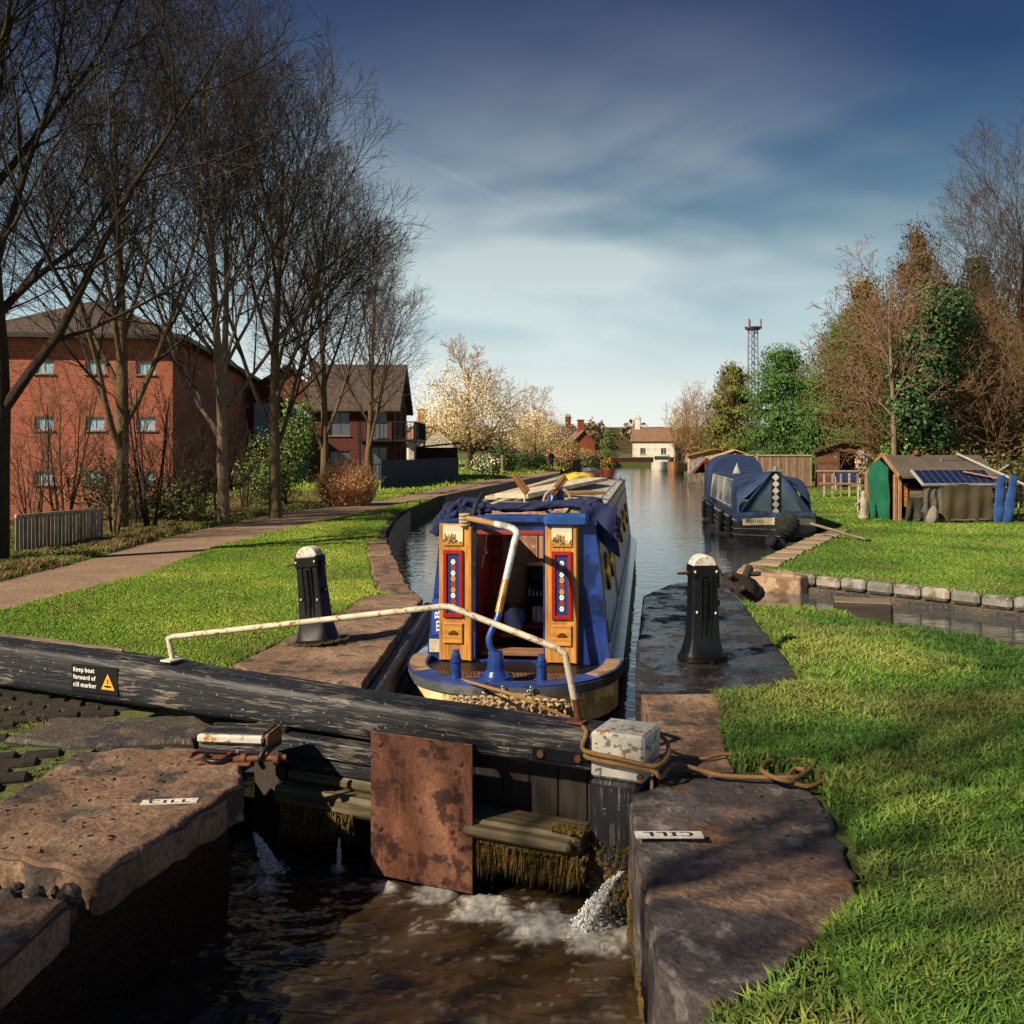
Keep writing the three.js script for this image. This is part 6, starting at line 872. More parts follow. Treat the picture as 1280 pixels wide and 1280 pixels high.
{ // close board fence between shed and boats, little bench table, bench, chair, frame
  const m = [0x8a7460, 0x9a846c, 0x7c6654].map(h => tmat(T.woodV, 0.004, { color: h }));
  const fence = (x, z, turn, w, h, lab) => { const b = base('garden_fence', lab, 'fence', v3(x, LAWN, z), turn, 'garden fence panels'); boards(b, 0, w, 0.05, h, 0, Math.round(w / 0.15), m); mesh('post', box(0.12, h + 0.1, 0.12, -0.06, h / 2, 0), tmat(T.woodV, 0.004, { color: 0xb9a58c }), b); mesh('rail', box(w, 0.09, 0.06, w / 2, h - 0.05, 0.05), tmat(T.wood, 0.004, { color: 0xb9a58c }), b); return b; };
  fence(13.95, -58, -0.12, 2.95, 1.85, 'brown close boarded fence panel next to the shed'); fence(12.75, -58.3, 0, 1.05, 1.85, 'pale narrow fence panel behind the blue boat hood'); 
  const bn = base('garden_bench', 'navy slatted garden bench with white legs on the lawn by the shed', 'bench', lawnAt(1043, 612), -0.15), nb = tmat(T.wood, 0.003, { color: 0x2a3f86 }), wl = plain(0xc9cdd0);
  for (let i = 0; i < 4; i++) mesh('back_slat', box(1.35, 0.10, 0.03, 0.68, 0.52 + i * 0.115, -0.42 - 0.03 * i), nb, bn); for (let i = 0; i < 4; i++) mesh('seat_slat', box(1.35, 0.03, 0.10, 0.68, 0.43, -0.02 - i * 0.11), nb, bn); for (const x of [0.05, 1.3]) for (const z of [0.02, -0.42]) mesh('leg', bar(v3(x, 0, z + (z > 0 ? 0.1 : -0.1)), v3(x, z > 0 ? 0.6 : 0.95, z), 0.06, 0.06), wl, bn);
  for (const x of [0.05, 1.3]) mesh('armrest', box(0.07, 0.04, 0.5, x, 0.62, -0.18), wl, bn);
  const rc = base('red_chair', 'small red wooden garden chair beside the navy bench', 'chair', lawnAt(1067, 608), -0.3), rd = plain(0xa83a30); mesh('seat', box(0.5, 0.04, 0.45, 0, 0.42, 0), rd, rc); for (let i = 0; i < 3; i++) mesh('back_slat', box(0.5, 0.08, 0.03, 0, 0.55 + i * 0.12, -0.22), rd, rc); for (const x of [-0.22, 0.22]) for (const z of [-0.2, 0.2]) mesh('leg', bar(v3(x, 0, z), v3(x, z < 0 ? 0.85 : 0.42, z), 0.05, 0.05), rd, rc);
  const fr = base('clothes_prop', 'thin pale pole frame standing on the lawn near the moored boat', 'pole frame', lawnAt(1068, 640), 0); mesh('pole', rod(v3(-0.05, 0, 0.5), v3(0.15, 0.95, 0), 0.028), plain(0xc0b49c), fr); mesh('pole', rod(v3(0.5, 0, -0.5), v3(0.42, 0.9, 0), 0.028), plain(0xc0b49c), fr); mesh('crossbar', rod(v3(-0.1, 0.9, 0), v3(0.7, 0.92, 0), 0.022), plain(0xc0b49c), fr);
  const tb = base('potting_table', 'rough timber potting table behind the blue canvas boat', 'table', v3(13.9, LAWN, -46), -0.2); for (let i = 0; i < 5; i++) mesh('leg', box(0.09, 1.15, 0.07, 0.12 + i * 0.36, 0.57, 0, 0.01, i), tmatPlank(i), tb); mesh('top', box(2.0, 0.07, 0.8, 0.8, 1.18, -0.3), tmatPlank(1), tb); mesh('rail', box(1.8, 0.10, 0.05, 0.8, 0.62, 0.06), tmatPlank(2), tb);
  // netting fence beyond the hut
  const nf = base('netting_fence', 'green netting fence on thin poles beyond the hut', 'fence', v3(13.2, LAWN, -31.5), 0.15), gm = plain(0x3f6a4a); for (let i = 0; i < 5; i++) mesh('post', rod(v3(i * 1.5, 0, 0), v3(i * 1.5, 1.9, 0), 0.03), plain(0x8a8a7c), nf); const ws = []; for (let i = 0; i < 13; i++) ws.push(rod(v3(0, 0.1 + i * 0.145, 0), v3(6, 0.1 + i * 0.145, 0.02), 0.006, 4)); for (let i = 0; i < 42; i++) ws.push(rod(v3(i * 0.145, 0.05, 0), v3(i * 0.145, 1.88, 0), 0.005, 4)); const nm = mesh('netting', ws, gm, nf); nm.userData.kind = 'stuff'; mesh('brace', rod(v3(0.2, 0.6, 0.3), v3(2.2, 1.7, 0.1), 0.03), plain(0xb9b5a8), nf);
  // huts far along the bank
  const hut = (x, z, w, h, lab, wallc, roofc) => { const b = base('bank_hut', lab, 'hut', v3(x, LAWN, z), -0.1); boards(b, 0, w, 0, h, 0, Math.round(w / 0.3), tmat(T.woodV, 0.004, { color: wallc })); mesh('side_wall', box(0.05, h, 1.6, 0, h / 2, -0.8), tmat(T.woodV, 0.004, { color: wallc }), b); const g = (a, c) => bar(v3(...a), v3(...c), 2.2, 0.06); mesh('roof', g([-0.2, h - 0.02, -0.8], [w / 2, h + 0.55, -0.8]), plain(roofc), b); mesh('roof', g([w / 2, h + 0.55, -0.8], [w + 0.2, h - 0.02, -0.8]), plain(roofc), b); mesh('gable', plate([[0, h], [w, h], [w / 2, h + 0.5]], 0.03), plain(wallc), b); };
  hut(13.0, -66, 2.7, 1.55, 'reddish boarded hut with pale gable edges behind the blue boat hood', 0xa05a3c, 0xd8bd96); hut(14.2, -82, 4.2, 1.6, 'orange tiled low hut beside the far moorings', 0xd0b48a, 0xc47a4a);
}
{ // dark driftwood and block by the side channel
  const lg = base('driftwood_log', 'dark tangled driftwood lodged where the side channel leaves the canal', 'log', v3(3.55, WATER, -16.3), 0.5); lg.scale.setScalar(0.8); const r = rng(5); for (let i = 0; i < 9; i++) { const a = v3((r() - 0.5) * 0.5, 0.05 + 0.4 * r(), (r() - 0.5) * 0.5), b2 = v3((r() - 0.5) * 1.6, 0.2 + 0.6 * r(), (r() - 0.5) * 1.2); mesh('branch', tube([a, a.clone().lerp(b2, 0.5).add(v3(0, 0.08, 0)), b2], 0.05 + 0.05 * r(), 7), M.darkwood, lg); } { const g = new THREE.IcosahedronGeometry(0.42, 3), q = g.attributes.position; for (let i = 0; i < q.count; i++) { const f = 0.7 + 0.7 * vn(q.getX(i) * 5 + 4, q.getY(i) * 5 + q.getZ(i) * 4, 0, 3); q.setXYZ(i, q.getX(i) * f * 1.1, q.getY(i) * f * 0.75 + 0.28, q.getZ(i) * f); } g.computeVertexNormals(); mesh('stump', buv(g), tmat(T.bark, 0.02, { color: 0x5a4a40 }), lg); }
  const bp = gp(1078, 781, -0.42), bs = base('timber_baulk', 'short squared timber baulk lying at the grassy edge of the side channel', 'timber', v3(bp.x, -0.52, bp.z), -0.3); mesh('baulk', box(0.75, 0.28, 0.5, 0, 0.28, 0, 0.03, 2), M.darkwood, bs); mesh('pale_top', box(0.72, 0.02, 0.47, 0, 0.425, 0, 0.01, 3), M.oldwood, bs); mesh('bearer', box(0.5, 0.2, 0.4, 0, 0.06, 0, 0.03, 2), M.darkwood, bs);  // paler sheet laid over the top of the dark baulk
}

// ================================================================ buildings
const glassM = mat({ color: 0x8fb0c8, roughness: 0.08 }), frameM = plain(0xc9cbc8), brickM = tmat(T.brick, 0.006, { roughness: 0.9 }), tileM = tmat(T.tiles, 0.02, { color: 0x544840, roughness: 0.9 });
// wall in the xy plane with openings [x, y, w, h] (centres), each with a window of its own
function wall(parent, pts, openings, m, th = 0.3, fm = frameM, gm = glassM, name = 'wall') {
  const W = mesh(name, plate(pts, th, openings.map(([x, y, w, h]) => [[x - w / 2, y - h / 2], [x + w / 2, y - h / 2], [x + w / 2, y + h / 2], [x - w / 2, y + h / 2]])), m, parent);
  for (const [x, y, w, h, bars = 1] of openings) {
    const q = mesh('window', plate([[-w / 2, -h / 2], [w / 2, -h / 2], [w / 2, h / 2], [-w / 2, h / 2]], 0.06, [[[-w / 2 + 0.07, -h / 2 + 0.07], [w / 2 - 0.07, -h / 2 + 0.07], [w / 2 - 0.07, h / 2 - 0.07], [-w / 2 + 0.07, h / 2 - 0.07]]]), fm, parent); q.position.set(x, y, -0.10); if (parent === W) q.position.set(x, y, -0.1);
    mesh('pane', box(w - 0.1, h - 0.1, 0.015, 0, 0, -0.03, 0.001), gm, q); for (let k = 1; k <= bars; k++) mesh('glazing_bar', box(0.05, h - 0.1, 0.05, -w / 2 + w * k / (bars + 1), 0, -0.02, 0.004), fm, q); mesh('sill', box(w + 0.16, 0.07, 0.16, 0, -h / 2 - 0.035, 0.11, 0.01), plain(0x9a8f80), q);
    parent.attach?.call; q.rotation.copy(W.rotation);
  }
  return W;
}
function side(parent, x, z, turn) { const g = new THREE.Group(); g.name = 'facade'; g.position.set(x, 0, z); g.rotation.y = turn; parent.add(g); return g; }
{ // long red brick block behind the trees
  const b = base('brick_building', 'long three storey red brick block with grey hipped roof behind bare trees', 'building', v3(-16.9, -2.2, -51), 0.13);
  const H = 9.7, W = 9.6, L = 38, win = []; for (const x of [-8.5, -6.1, -3.7, -1.3]) for (const y of [8.15, 5.37, 2.7]) win.push([x, y, 0.9, 0.66]);
  const f = side(b, 0, 0, 0); wall(f, [[-W, 0], [0, 0], [0, H], [-W, H]], win, brickM);
  const s = side(b, 0, 0, Math.PI / 2), w2 = []; for (let i = 0; i < 6; i++) for (const y of [8.15, 5.37, 2.7]) w2.push([14 + i * 4, y, 1.3, 1.5]); wall(s, [[0.3, 0], [L, 0], [L, H], [0.3, H]], w2, brickM);
  mesh('back_wall', [box(W, H, 0.3, -W / 2, H / 2, -L), box(0.3, H, L, -W + 0.16, H / 2, -L / 2 - 0.3)], brickM, b);
  const e = 0.7, hh = 2.5, P = [[-W - e, -e * -1], [e, e], [e, -L - e], [-W - e, -L - e]], r1 = [-W / 2, -W / 2 - 0.2], r2 = [-W / 2, -L + W / 2];
  const A = v3(-W - e, H - 0.05, e), B = v3(e, H - 0.05, e), C = v3(e, H - 0.05, -L - e), D = v3(-W - e, H - 0.05, -L - e), R1 = v3(r1[0], H + hh, r1[1]), R2 = v3(r2[0], H + hh, r2[1]);
  const face = (...v) => { const g = new THREE.BufferGeometry(), q = []; for (let i = 1; i < v.length - 1; i++) for (const p of [v[0], v[i], v[i + 1]]) q.push(p.x, p.y, p.z); g.setAttribute('position', new THREE.Float32BufferAttribute(q, 3)); g.computeVertexNormals(); return buv(g); };
  const roof = mesh('roof', [face(A, B, R1), face(B, C, R2, R1), face(C, D, R2), face(D, A, R1, R2)], tileM, b);
  mesh('fascia', [bar(A, B, 0.06, 0.24), bar(B, C, 0.06, 0.24), bar(D, A, 0.06, 0.24)], plain(0x3c3630), b); mesh('soffit', [sheet([[-W - e, e], [e, e], [e, -L - e], [-W - e, -L - e]], H - 0.12)], plain(0x5a5048), b);
}
{ // glazed block further along
  const b = base('glazed_building', 'dark brick block with tall glazed bay standing between brick block and gabled house', 'building', v3(-14.2, -1.5, -78), 0.06), dk = tmat(T.brick, 0.006, { color: 0xa08a80 });
  const f = side(b, 0, 0, 0); wall(f, [[-6, 0], [0, 0], [0, 7.6], [-6, 7.6]], [[-4.6, 5.4, 1.6, 3.0, 2], [-1.8, 5.4, 1.6, 3.0, 2], [-4.6, 1.8, 1.4, 1.6], [-1.8, 1.8, 1.4, 1.6]], dk); const s = side(b, 0, 0, Math.PI / 2); wall(s, [[0.3, 0], [9, 0], [9, 7.6], [0.3, 7.6]], [[2.6, 5, 1.2, 1.6], [6, 5, 1.2, 1.6], [2.6, 2, 1.2, 1.6], [6, 2, 1.2, 1.6]], dk);
  mesh('roof', [bar(v3(-3, 9.7, 0.5), v3(-3, 9.7, -9.5), 0.3, 0.2), loft([[v3(-6.6, 7.5, 0.5), v3(-3, 9.7, 0.5), v3(0.6, 7.5, 0.5)], [v3(-6.6, 7.5, -9.6), v3(-3, 9.7, -9.6), v3(0.6, 7.5, -9.6)]], { closed: false, crease: 0.3 })], tileM, b); mesh('gable', plate([[-6, 7.55], [0, 7.55], [-3, 9.55]], 0.25), dk, b);
}
{ // gabled house with balconies
  const b = base('gabled_house', 'brick house darkened for tree shade with steep gable and black balconies above the slate blue fence', 'house', v3(-6.9, -0.6, -60), 0.0), br = tmat(T.brick, 0.006, { color: 0x8a7068 }), blk = plain(0x1a1a1d, { roughness: 0.5 });  // brick, window frames and panes toned down to stand for tree shade
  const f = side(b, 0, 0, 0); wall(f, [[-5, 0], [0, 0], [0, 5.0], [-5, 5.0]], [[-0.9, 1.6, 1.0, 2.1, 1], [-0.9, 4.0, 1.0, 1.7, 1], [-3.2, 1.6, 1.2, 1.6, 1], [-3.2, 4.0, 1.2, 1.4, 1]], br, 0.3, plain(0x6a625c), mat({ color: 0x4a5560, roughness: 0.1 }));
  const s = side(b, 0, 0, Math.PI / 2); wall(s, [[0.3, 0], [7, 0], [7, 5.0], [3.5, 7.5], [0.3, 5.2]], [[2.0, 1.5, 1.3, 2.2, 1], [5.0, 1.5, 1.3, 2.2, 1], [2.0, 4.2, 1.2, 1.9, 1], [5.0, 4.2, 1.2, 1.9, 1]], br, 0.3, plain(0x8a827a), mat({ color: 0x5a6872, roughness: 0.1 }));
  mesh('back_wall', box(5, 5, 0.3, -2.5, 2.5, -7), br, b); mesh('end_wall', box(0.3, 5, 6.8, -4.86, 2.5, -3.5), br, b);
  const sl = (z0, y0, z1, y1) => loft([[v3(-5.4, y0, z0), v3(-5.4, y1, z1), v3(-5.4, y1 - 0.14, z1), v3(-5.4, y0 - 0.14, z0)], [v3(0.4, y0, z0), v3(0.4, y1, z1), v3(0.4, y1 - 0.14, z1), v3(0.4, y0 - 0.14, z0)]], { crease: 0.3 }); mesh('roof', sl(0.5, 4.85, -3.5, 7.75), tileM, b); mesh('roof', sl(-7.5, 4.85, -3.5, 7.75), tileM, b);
  const balc = (y, x0, x1, z0, z1) => { const g = new THREE.Group(); g.name = 'balcony'; b.add(g); mesh('deck', box(x1 - x0, 0.14, z0 - z1, (x0 + x1) / 2, y, (z0 + z1) / 2), blk, g); const rl = []; for (let i = 0; i <= 14; i++) { const z = lerp(z1, z0, i / 14); rl.push(rod(v3(x1 - 0.04, y, z), v3(x1 - 0.04, y + 1.05, z), 0.022, 5)); } for (let i = 0; i <= 8; i++) { const x = lerp(x0, x1, i / 8); rl.push(rod(v3(x, y, z0 - 0.04), v3(x, y + 1.05, z0 - 0.04), 0.022, 5)); } mesh('railing', rl, blk, g); mesh('handrail', [bar(v3(x1 - 0.04, y + 1.08, z1), v3(x1 - 0.04, y + 1.08, z0), 0.06, 0.06), bar(v3(x0, y + 1.08, z0 - 0.04), v3(x1, y + 1.08, z0 - 0.04), 0.06, 0.06)], blk, g); };
  balc(3.0, 0.02, 1.4, 0.9, -5.5); balc(0.55, 0.02, 1.4, 0.9, -5.5); balc(3.0, -2.0, 0, 0.95, 0.05); balc(0.55, -2.0, 0, 0.95, 0.05); for (const [x, z] of [[1.3, 0.8], [1.3, -5.3], [-1.9, 0.85]]) mesh('balcony_post', box(0.12, 4.1, 0.12, x, 2.05, z), blk, b);
}
function house(name, lab, x, y, z, turn, W, D, H, rh, wm, rm, chims, win, ridgeX = true) {
  const b = base(name, lab, 'house', v3(x, y, z), turn); const f = side(b, 0, 0, 0);
  if (ridgeX) { wall(f, [[0, 0], [W, 0], [W, H], [0, H]], win, wm, 0.25, plain(0xd9d6cc), mat({ color: 0x3a4652, roughness: 0.1 })); mesh('gable_wall', [plate([[0, 0], [D, 0], [D, H], [D / 2, H + rh], [0, H]], 0.25).rotateY(-Math.PI / 2).translate(0, 0, -D), plate([[0, 0], [D, 0], [D, H], [D / 2, H + rh], [0, H]], 0.25).rotateY(-Math.PI / 2).translate(W - 0.25, 0, -D)], wm, b); const sl = (z0, z1) => loft([[v3(-0.3, H - 0.1, z0), v3(-0.3, H + rh + 0.1, z1), v3(-0.3, H + rh, z1), v3(-0.3, H - 0.2, z0)], [v3(W + 0.3, H - 0.1, z0), v3(W + 0.3, H + rh + 0.1, z1), v3(W + 0.3, H + rh, z1), v3(W + 0.3, H - 0.2, z0)]], { crease: 0.3 }); const r = mesh('roof', [sl(0.3, -D / 2), sl(-D - 0.3, -D / 2)], rm, b); for (const [cx, cz, cm] of chims) mesh('chimney', [box(0.8, 2.2, 0.7, cx, H + rh + 0.4, cz), box(0.95, 0.15, 0.85, cx, H + rh + 1.5, cz), cyl(0.12, 0.14, 0.4, cx - 0.2, H + rh + 1.75, cz, 8), cyl(0.12, 0.14, 0.4, cx + 0.2, H + rh + 1.75, cz, 8)], cm || wm, r); } else { wall(f, [[0, 0], [W, 0], [W, H], [W / 2, H + rh], [0, H]], win, wm, 0.25, plain(0xd9d6cc), mat({ color: 0x3a4652, roughness: 0.1 })); mesh('side_wall', [box(0.25, H, D, 0.125, H / 2, -D / 2 - 0.25), box(0.25, H, D, W - 0.125, H / 2, -D / 2 - 0.25)], wm, b); const sl = (x0, x1) => loft([[v3(x0, H - 0.1, 0.3), v3(x1, H + rh + 0.1, 0.3), v3(x1, H + rh, 0.3), v3(x0, H - 0.2, 0.3)], [v3(x0, H - 0.1, -D - 0.5), v3(x1, H + rh + 0.1, -D - 0.5), v3(x1, H + rh, -D - 0.5), v3(x0, H - 0.2, -D - 0.5)]], { crease: 0.3 }); const r = mesh('roof', [sl(-0.3, W / 2), sl(W + 0.3, W / 2)], rm, b); for (const [cx, cz, cm] of chims) mesh('chimney', [box(0.8, 2.0, 0.7, cx, H + rh + 0.5, cz), box(0.95, 0.15, 0.85, cx, H + rh + 1.5, cz)], cm || wm, r); }
  return b;
}
const whiteW = tmat(T.fine, 0.004, { color: 0xf4eedf }), brown = tmat(T.tiles, 0.02, { color: 0x8a6a54 });
house('white_house', 'white cottage with brown tiled roof beyond the end of the canal', 17.6, -0.2, -150, -0.25, 6.2, 5, 3.3, 1.8, whiteW, brown, [[0.5, -2.5], [6.0, -2.5]], [[1.6, 1.7, 0.8, 0.9], [4.6, 1.7, 0.8, 0.9]]);
house('white_house', 'low white wing with grey boarded end joined to the white cottage', 23.4, -0.2, -150, -0.25, 2.6, 4, 2.0, 1.2, tmat(T.woodV, 0.004, { color: 0x9a9488 }), brown, [], []);
house('brick_house', 'distant red brick house with tall chimney above the towpath', 8.2, 0, -138, 0.1, 3.0, 6, 2.7, 1.6, tmat(T.brick, 0.006, { color: 0xd8b8a0 }), brown, [[1.5, -2.6]], [[0.9, 1.6, 0.7, 1.0]], false);
house('brick_house', 'dark roofed brick house with two chimneys behind the pale tree', 3.2, 0, -150, 0.1, 6.5, 7, 3.2, 1.9, tmat(T.brick, 0.006, { color: 0xc8a890 }), tmat(T.tiles, 0.02, { color: 0x54463e }), [[1.2, -3.4], [5.6, -3.4]], [[1.6, 1.8, 0.9, 1.1], [4.6, 1.8, 0.9, 1.1]]);
house('white_house', 'white rendered gable half hidden by the pale blossoming tree', -9.6, -0.3, -95, 0.25, 4.2, 7, 2.7, 1.8, whiteW, tmat(T.tiles, 0.02, { color: 0xa06a50 }), [[2.1, -5, tmat(T.brick, 0.006, {})]], [[1.2, 1.6, 0.7, 1.0], [3.0, 1.6, 0.7, 1.0]], false);
// dark garden wall at the canal's end
{ const w = base('end_wall', 'low dark garden wall closing the far end of the canal', 'wall', v3(9.5, -0.2, -142.6), -0.02); mesh('masonry', box(13, 0.8, 0.4, 6.5, 0.4, 0), tmat(T.brick, 0.01, { color: 0x5a4a44 }), w); mesh('coping', box(13.2, 0.12, 0.5, 6.5, 0.86, 0), plain(0x8a7a68), w); }
// fences on the towpath side
{
  const bl2 = [0x3c4f66, 0x34465c, 0x445870].map(h => tmat(T.woodV, 0.004, { color: h })), b = base('slate_blue_fence', 'slate blue boarded fence below the gabled house beside the towpath', 'fence', v3(0, 0, 0)), a = gp(476, 613), c = gp(573, 600.5), n = 62, dir = c.clone().sub(a), ang = Math.atan2(-dir.z, dir.x), w = dir.length() / n, gs = [0, 1, 2].map(i => cbox(w - 0.012, 1.32, 0.025, 0.004, i));
  for (let i = 0; i < n; i++) { const p = a.clone().addScaledVector(dir, (i + 0.5) / n), m = mesh('board', gs[i % 3], bl2[(i * 5) % 3], b); m.position.set(p.x, 0.68 + 0.02 * Math.sin(i * 3.1), p.z); m.rotation.y = ang; }
  mesh('top_rail', bar(a.clone().setY(1.36), c.clone().setY(1.36), 0.07, 0.05), bl2[1], b);
  const wl = base('lean_to', 'dark lean to wall rising behind the slate blue fence', 'lean-to', v3(-4.9, 0, -64), 0.0); mesh('wall', box(2.6, 2.0, 0.2, 0.2, 1.0, 0), tmat(T.brick, 0.006, { color: 0x5a4c48 }), wl); mesh('roof', bar(v3(-1.2, 2.0, -0.6), v3(1.7, 2.3, -0.6), 1.6, 0.1), tileM, wl);
  const g = base('field_gate', 'pale timber rail gate beside the towpath under the blossoming tree', 'gate', v3(-2.8, 0, -78), 0.1); for (let i = 0; i < 4; i++) mesh('rail', box(2.0, 0.12, 0.04, 1.0, 0.3 + i * 0.27, 0), tmatPlank(0), g); for (const x of [-0.05, 2.05]) mesh('post', box(0.16, 1.45, 0.16, x, 0.72, 0), tmatPlank(1), g); const sp = base('stone_cross', 'small pale stone garden ornament beside the rail gate', 'ornament', v3(-3.4, 0, -76), 0); mesh('shaft', box(0.14, 0.75, 0.14, 0, 0.37, 0, 0.03), M.stone, sp); mesh('arms', box(0.36, 0.12, 0.12, 0, 0.55, 0, 0.03), M.stone, sp);
  const pf = base('pale_fence', 'low weathered board fence half hidden under the bare trees by the towpath', 'fence', v3(0, 0, 0)), A = gp(20, 700), B = gp(135, 684), m3 = [0xb5a68c, 0xa08f76, 0xc2b49a].map(h => tmat(T.woodV, 0.004, { color: h })), D = B.clone().sub(A), N = 24; for (let i = 0; i < N; i++) { const p = A.clone().addScaledVector(D, (i + 0.5) / N), m = mesh('board', cbox(D.length() / N - 0.012, 0.72, 0.02, 0.004, i), m3[(i * 5) % 3], pf); m.position.set(p.x - 0.5, 0.34 + 0.02 * Math.sin(i * 2.3), p.z - 1.0); m.rotation.y = Math.atan2(-D.z, D.x); } mesh('top_rail', bar(A.clone().add(v3(-0.5, 0.70, -1.0)), B.clone().add(v3(-0.5, 0.70, -1.0)), 0.06, 0.06), m3[2], pf);
}
// lattice mast
{ const b = base('lattice_mast', 'blue grey lattice mast rising behind the evergreen trees', 'mast', v3(56, -0.25, -238), 0.3), s = 1.0, H = 30, legs = [[-s, -s], [s, -s], [s, s], [-s, s]], mm = plain(0x8a97b0); legs.forEach(([x, z]) => mesh('leg', rod(v3(x, 0, z), v3(x * 0.75, H, z * 0.75), 0.16, 6), mm, b)); const br = []; for (let i = 0; i < 20; i++) { const y0 = i * H / 20, y1 = y0 + H / 20, k0 = lerp(1, 0.75, y0 / H), k1 = lerp(1, 0.75, y1 / H); for (let k = 0; k < 4; k++) { const a = legs[k], c = legs[(k + 1) % 4]; br.push(rod(v3(a[0] * k0, y0, a[1] * k0), v3(c[0] * k1, y1, c[1] * k1), 0.08, 4)); } } mesh('bracing', br, mm, b); mesh('platform', [cyl(2.0, 1.6, 0.6, 0, H, 0, 12)], plain(0x6a5a60), b); for (const [x, z] of [[-1.6, 1], [1.5, 1], [0, -1.4]]) mesh('antenna', box(0.35, 2.2, 0.3, x, H + 1.0, z), plain(0xb08a88), b); }
// walker on the towpath
{
  const res = 44, mc = new MarchingCubes(res, twigOf(0x222226), false, false, 60000); mc.isolation = 0; const S = 1.05; // half size, metres
  const bones = [[0, 0.95, 0, 0, 1.42, 0, 0.15, 0.17], [0, 1.42, 0, 0, 1.56, 0, 0.06, 0.055], [0, 1.66, 0.01, 0, 1.68, 0.01, 0.10, 0.10], [-0.09, 0.93, 0, -0.11, 0.5, 0.10, 0.10, 0.065], [-0.11, 0.5, 0.10, -0.11, 0.08, 0.06, 0.06, 0.045], [-0.11, 0.05, 0.04, -0.11, 0.04, 0.18, 0.045, 0.04], [0.09, 0.93, 0, 0.11, 0.5, -0.05, 0.10, 0.065], [0.11, 0.5, -0.05, 0.11, 0.1, -0.2, 0.06, 0.045], [0.11, 0.06, -0.22, 0.11, 0.04, -0.1, 0.045, 0.04], [-0.19, 1.40, 0, -0.25, 1.12, -0.05, 0.06, 0.05], [-0.25, 1.12, -0.05, -0.24, 0.86, 0.06, 0.045, 0.035], [0.19, 1.40, 0, 0.25, 1.12, 0.03, 0.06, 0.05], [0.25, 1.12, 0.03, 0.24, 0.88, 0.15, 0.045, 0.035]];
  for (let z = 0; z < res; z++) for (let y = 0; y < res; y++) for (let x = 0; x < res; x++) { const X = ((x / res) * 2 - 1) * S, Y = ((y / res) * 2 - 1) * S + 0.92, Z = ((z / res) * 2 - 1) * S; let d = 9; for (const b of bones) { const ax = X - b[0], ay = Y - b[1], az = Z - b[2], bx = b[3] - b[0], by = b[4] - b[1], bz = b[5] - b[2], t = clamp((ax * bx + ay * by + az * bz) / (bx * bx + by * by + bz * bz)); const q = Math.hypot(ax - bx * t, ay - by * t, az - bz * t) - lerp(b[6], b[7], t), h = clamp(0.5 + 0.5 * (d - q) / 0.05); d = lerp(d, q, h) - 0.05 * h * (1 - h); } mc.field[x + y * res + z * res * res] = -d; }
  mc.update(); const g = new THREE.BufferGeometry(), n = mc.count; g.setAttribute('position', new THREE.BufferAttribute(mc.positionArray.slice(0, n * 3), 3)); g.setAttribute('normal', new THREE.BufferAttribute(mc.normalArray.slice(0, n * 3), 3)); g.scale(S, S, S).translate(0, 0.92, 0);
  const c = new Float32Array(n * 3), q = g.attributes.position; for (let i = 0; i < n; i++) { const y = q.getY(i), k = y > 1.56 ? [0.35, 0.22, 0.16] : y > 0.9 ? [0.02, 0.02, 0.03] : [0.03, 0.035, 0.06]; c.set(y < 0.95 && y > 0.83 && Math.abs(q.getX(i)) > 0.19 ? [0.35, 0.22, 0.16] : k, i * 3); } g.setAttribute('color', new THREE.BufferAttribute(c, 3));
  const P = base('person', 'person in dark coat walking along the towpath past the hedges', 'person', v3(3.3, -0.01, -86), 0.1); mesh('body', buv(g), mat({ vertexColors: true, roughness: 0.85 }), P); mesh('hair', new THREE.SphereGeometry(0.108, 12, 8, 0, 6.3, 0, 1.7).translate(0, 1.69, -0.01), plain(0x1e1610), P);
}

// ================================================================ trees, shrubs, grass
const treeThing = (name, label, g, pos, turn, bark, twig, group, cat = 'tree') => { const t = base(name, label, cat, pos, turn, group); mesh('trunk', g.wood, barkOf(bark), t); mesh('crown', g.twigs, twigOf(twig), t); return t; };
const A4 = bareTree(3, { h: 14, r0: 0.20, levels: 4, kids: [17, 11, 9, 8], ang: [0.56, 0.60, 0.66, 0.72], ratio: [0.62, 0.52, 0.50, 0.48], tropism: 0.075, first: 0.15, wob: 0.13, twig: 0.006 });
const B4 = bareTree(8, { h: 13.6, r0: 0.23, stems: 2, levels: 4, kids: [14, 10, 8, 7], ang: [0.66, 0.62, 0.68, 0.72], ratio: [0.62, 0.52, 0.5, 0.48], tropism: 0.07, first: 0.16, wob: 0.14, twig: 0.006 });
const C4 = bareTree(12, { h: 15, r0: 0.25, levels: 4, kids: [17, 11, 9, 8], ang: [0.62, 0.62, 0.68, 0.72], ratio: [0.62, 0.54, 0.5, 0.48], tropism: 0.075, first: 0.22, wob: 0.17, twig: 0.007, lean: [0.06, 0.02] });
treeThing('bare_tree', 'massive dark bare tree overhanging the low pale fence', C4, v3(-8.9, 0, -17.6), 0.4, 0x6a5e54, 0x2b2420);
treeThing('bare_tree', 'twin stemmed bare tree with mossy lit trunks beside the towpath', B4, v3(-7.45, 0, -26.6), 2.2, 0xffffff, 0x3a3028);
treeThing('bare_tree', 'tall straight bare tree just beyond the twin stemmed one', A4, v3(-6.7, 0, -29.0), 1.0, 0xf0e6d4, 0x3a3028);
treeThing('bare_tree', 'slender bare tree with wide fan of twigs near the gabled house', A4, v3(-7.6, 0, -41.5), 3.9, 0xe0d4c0, 0x4a3e32);
treeThing('bare_tree', 'bare tree over the far verge behind the big dark tree', A4, v3(-13.2, -0.2, -24), 2.6, 0x9a8c7c, 0x2f2722);
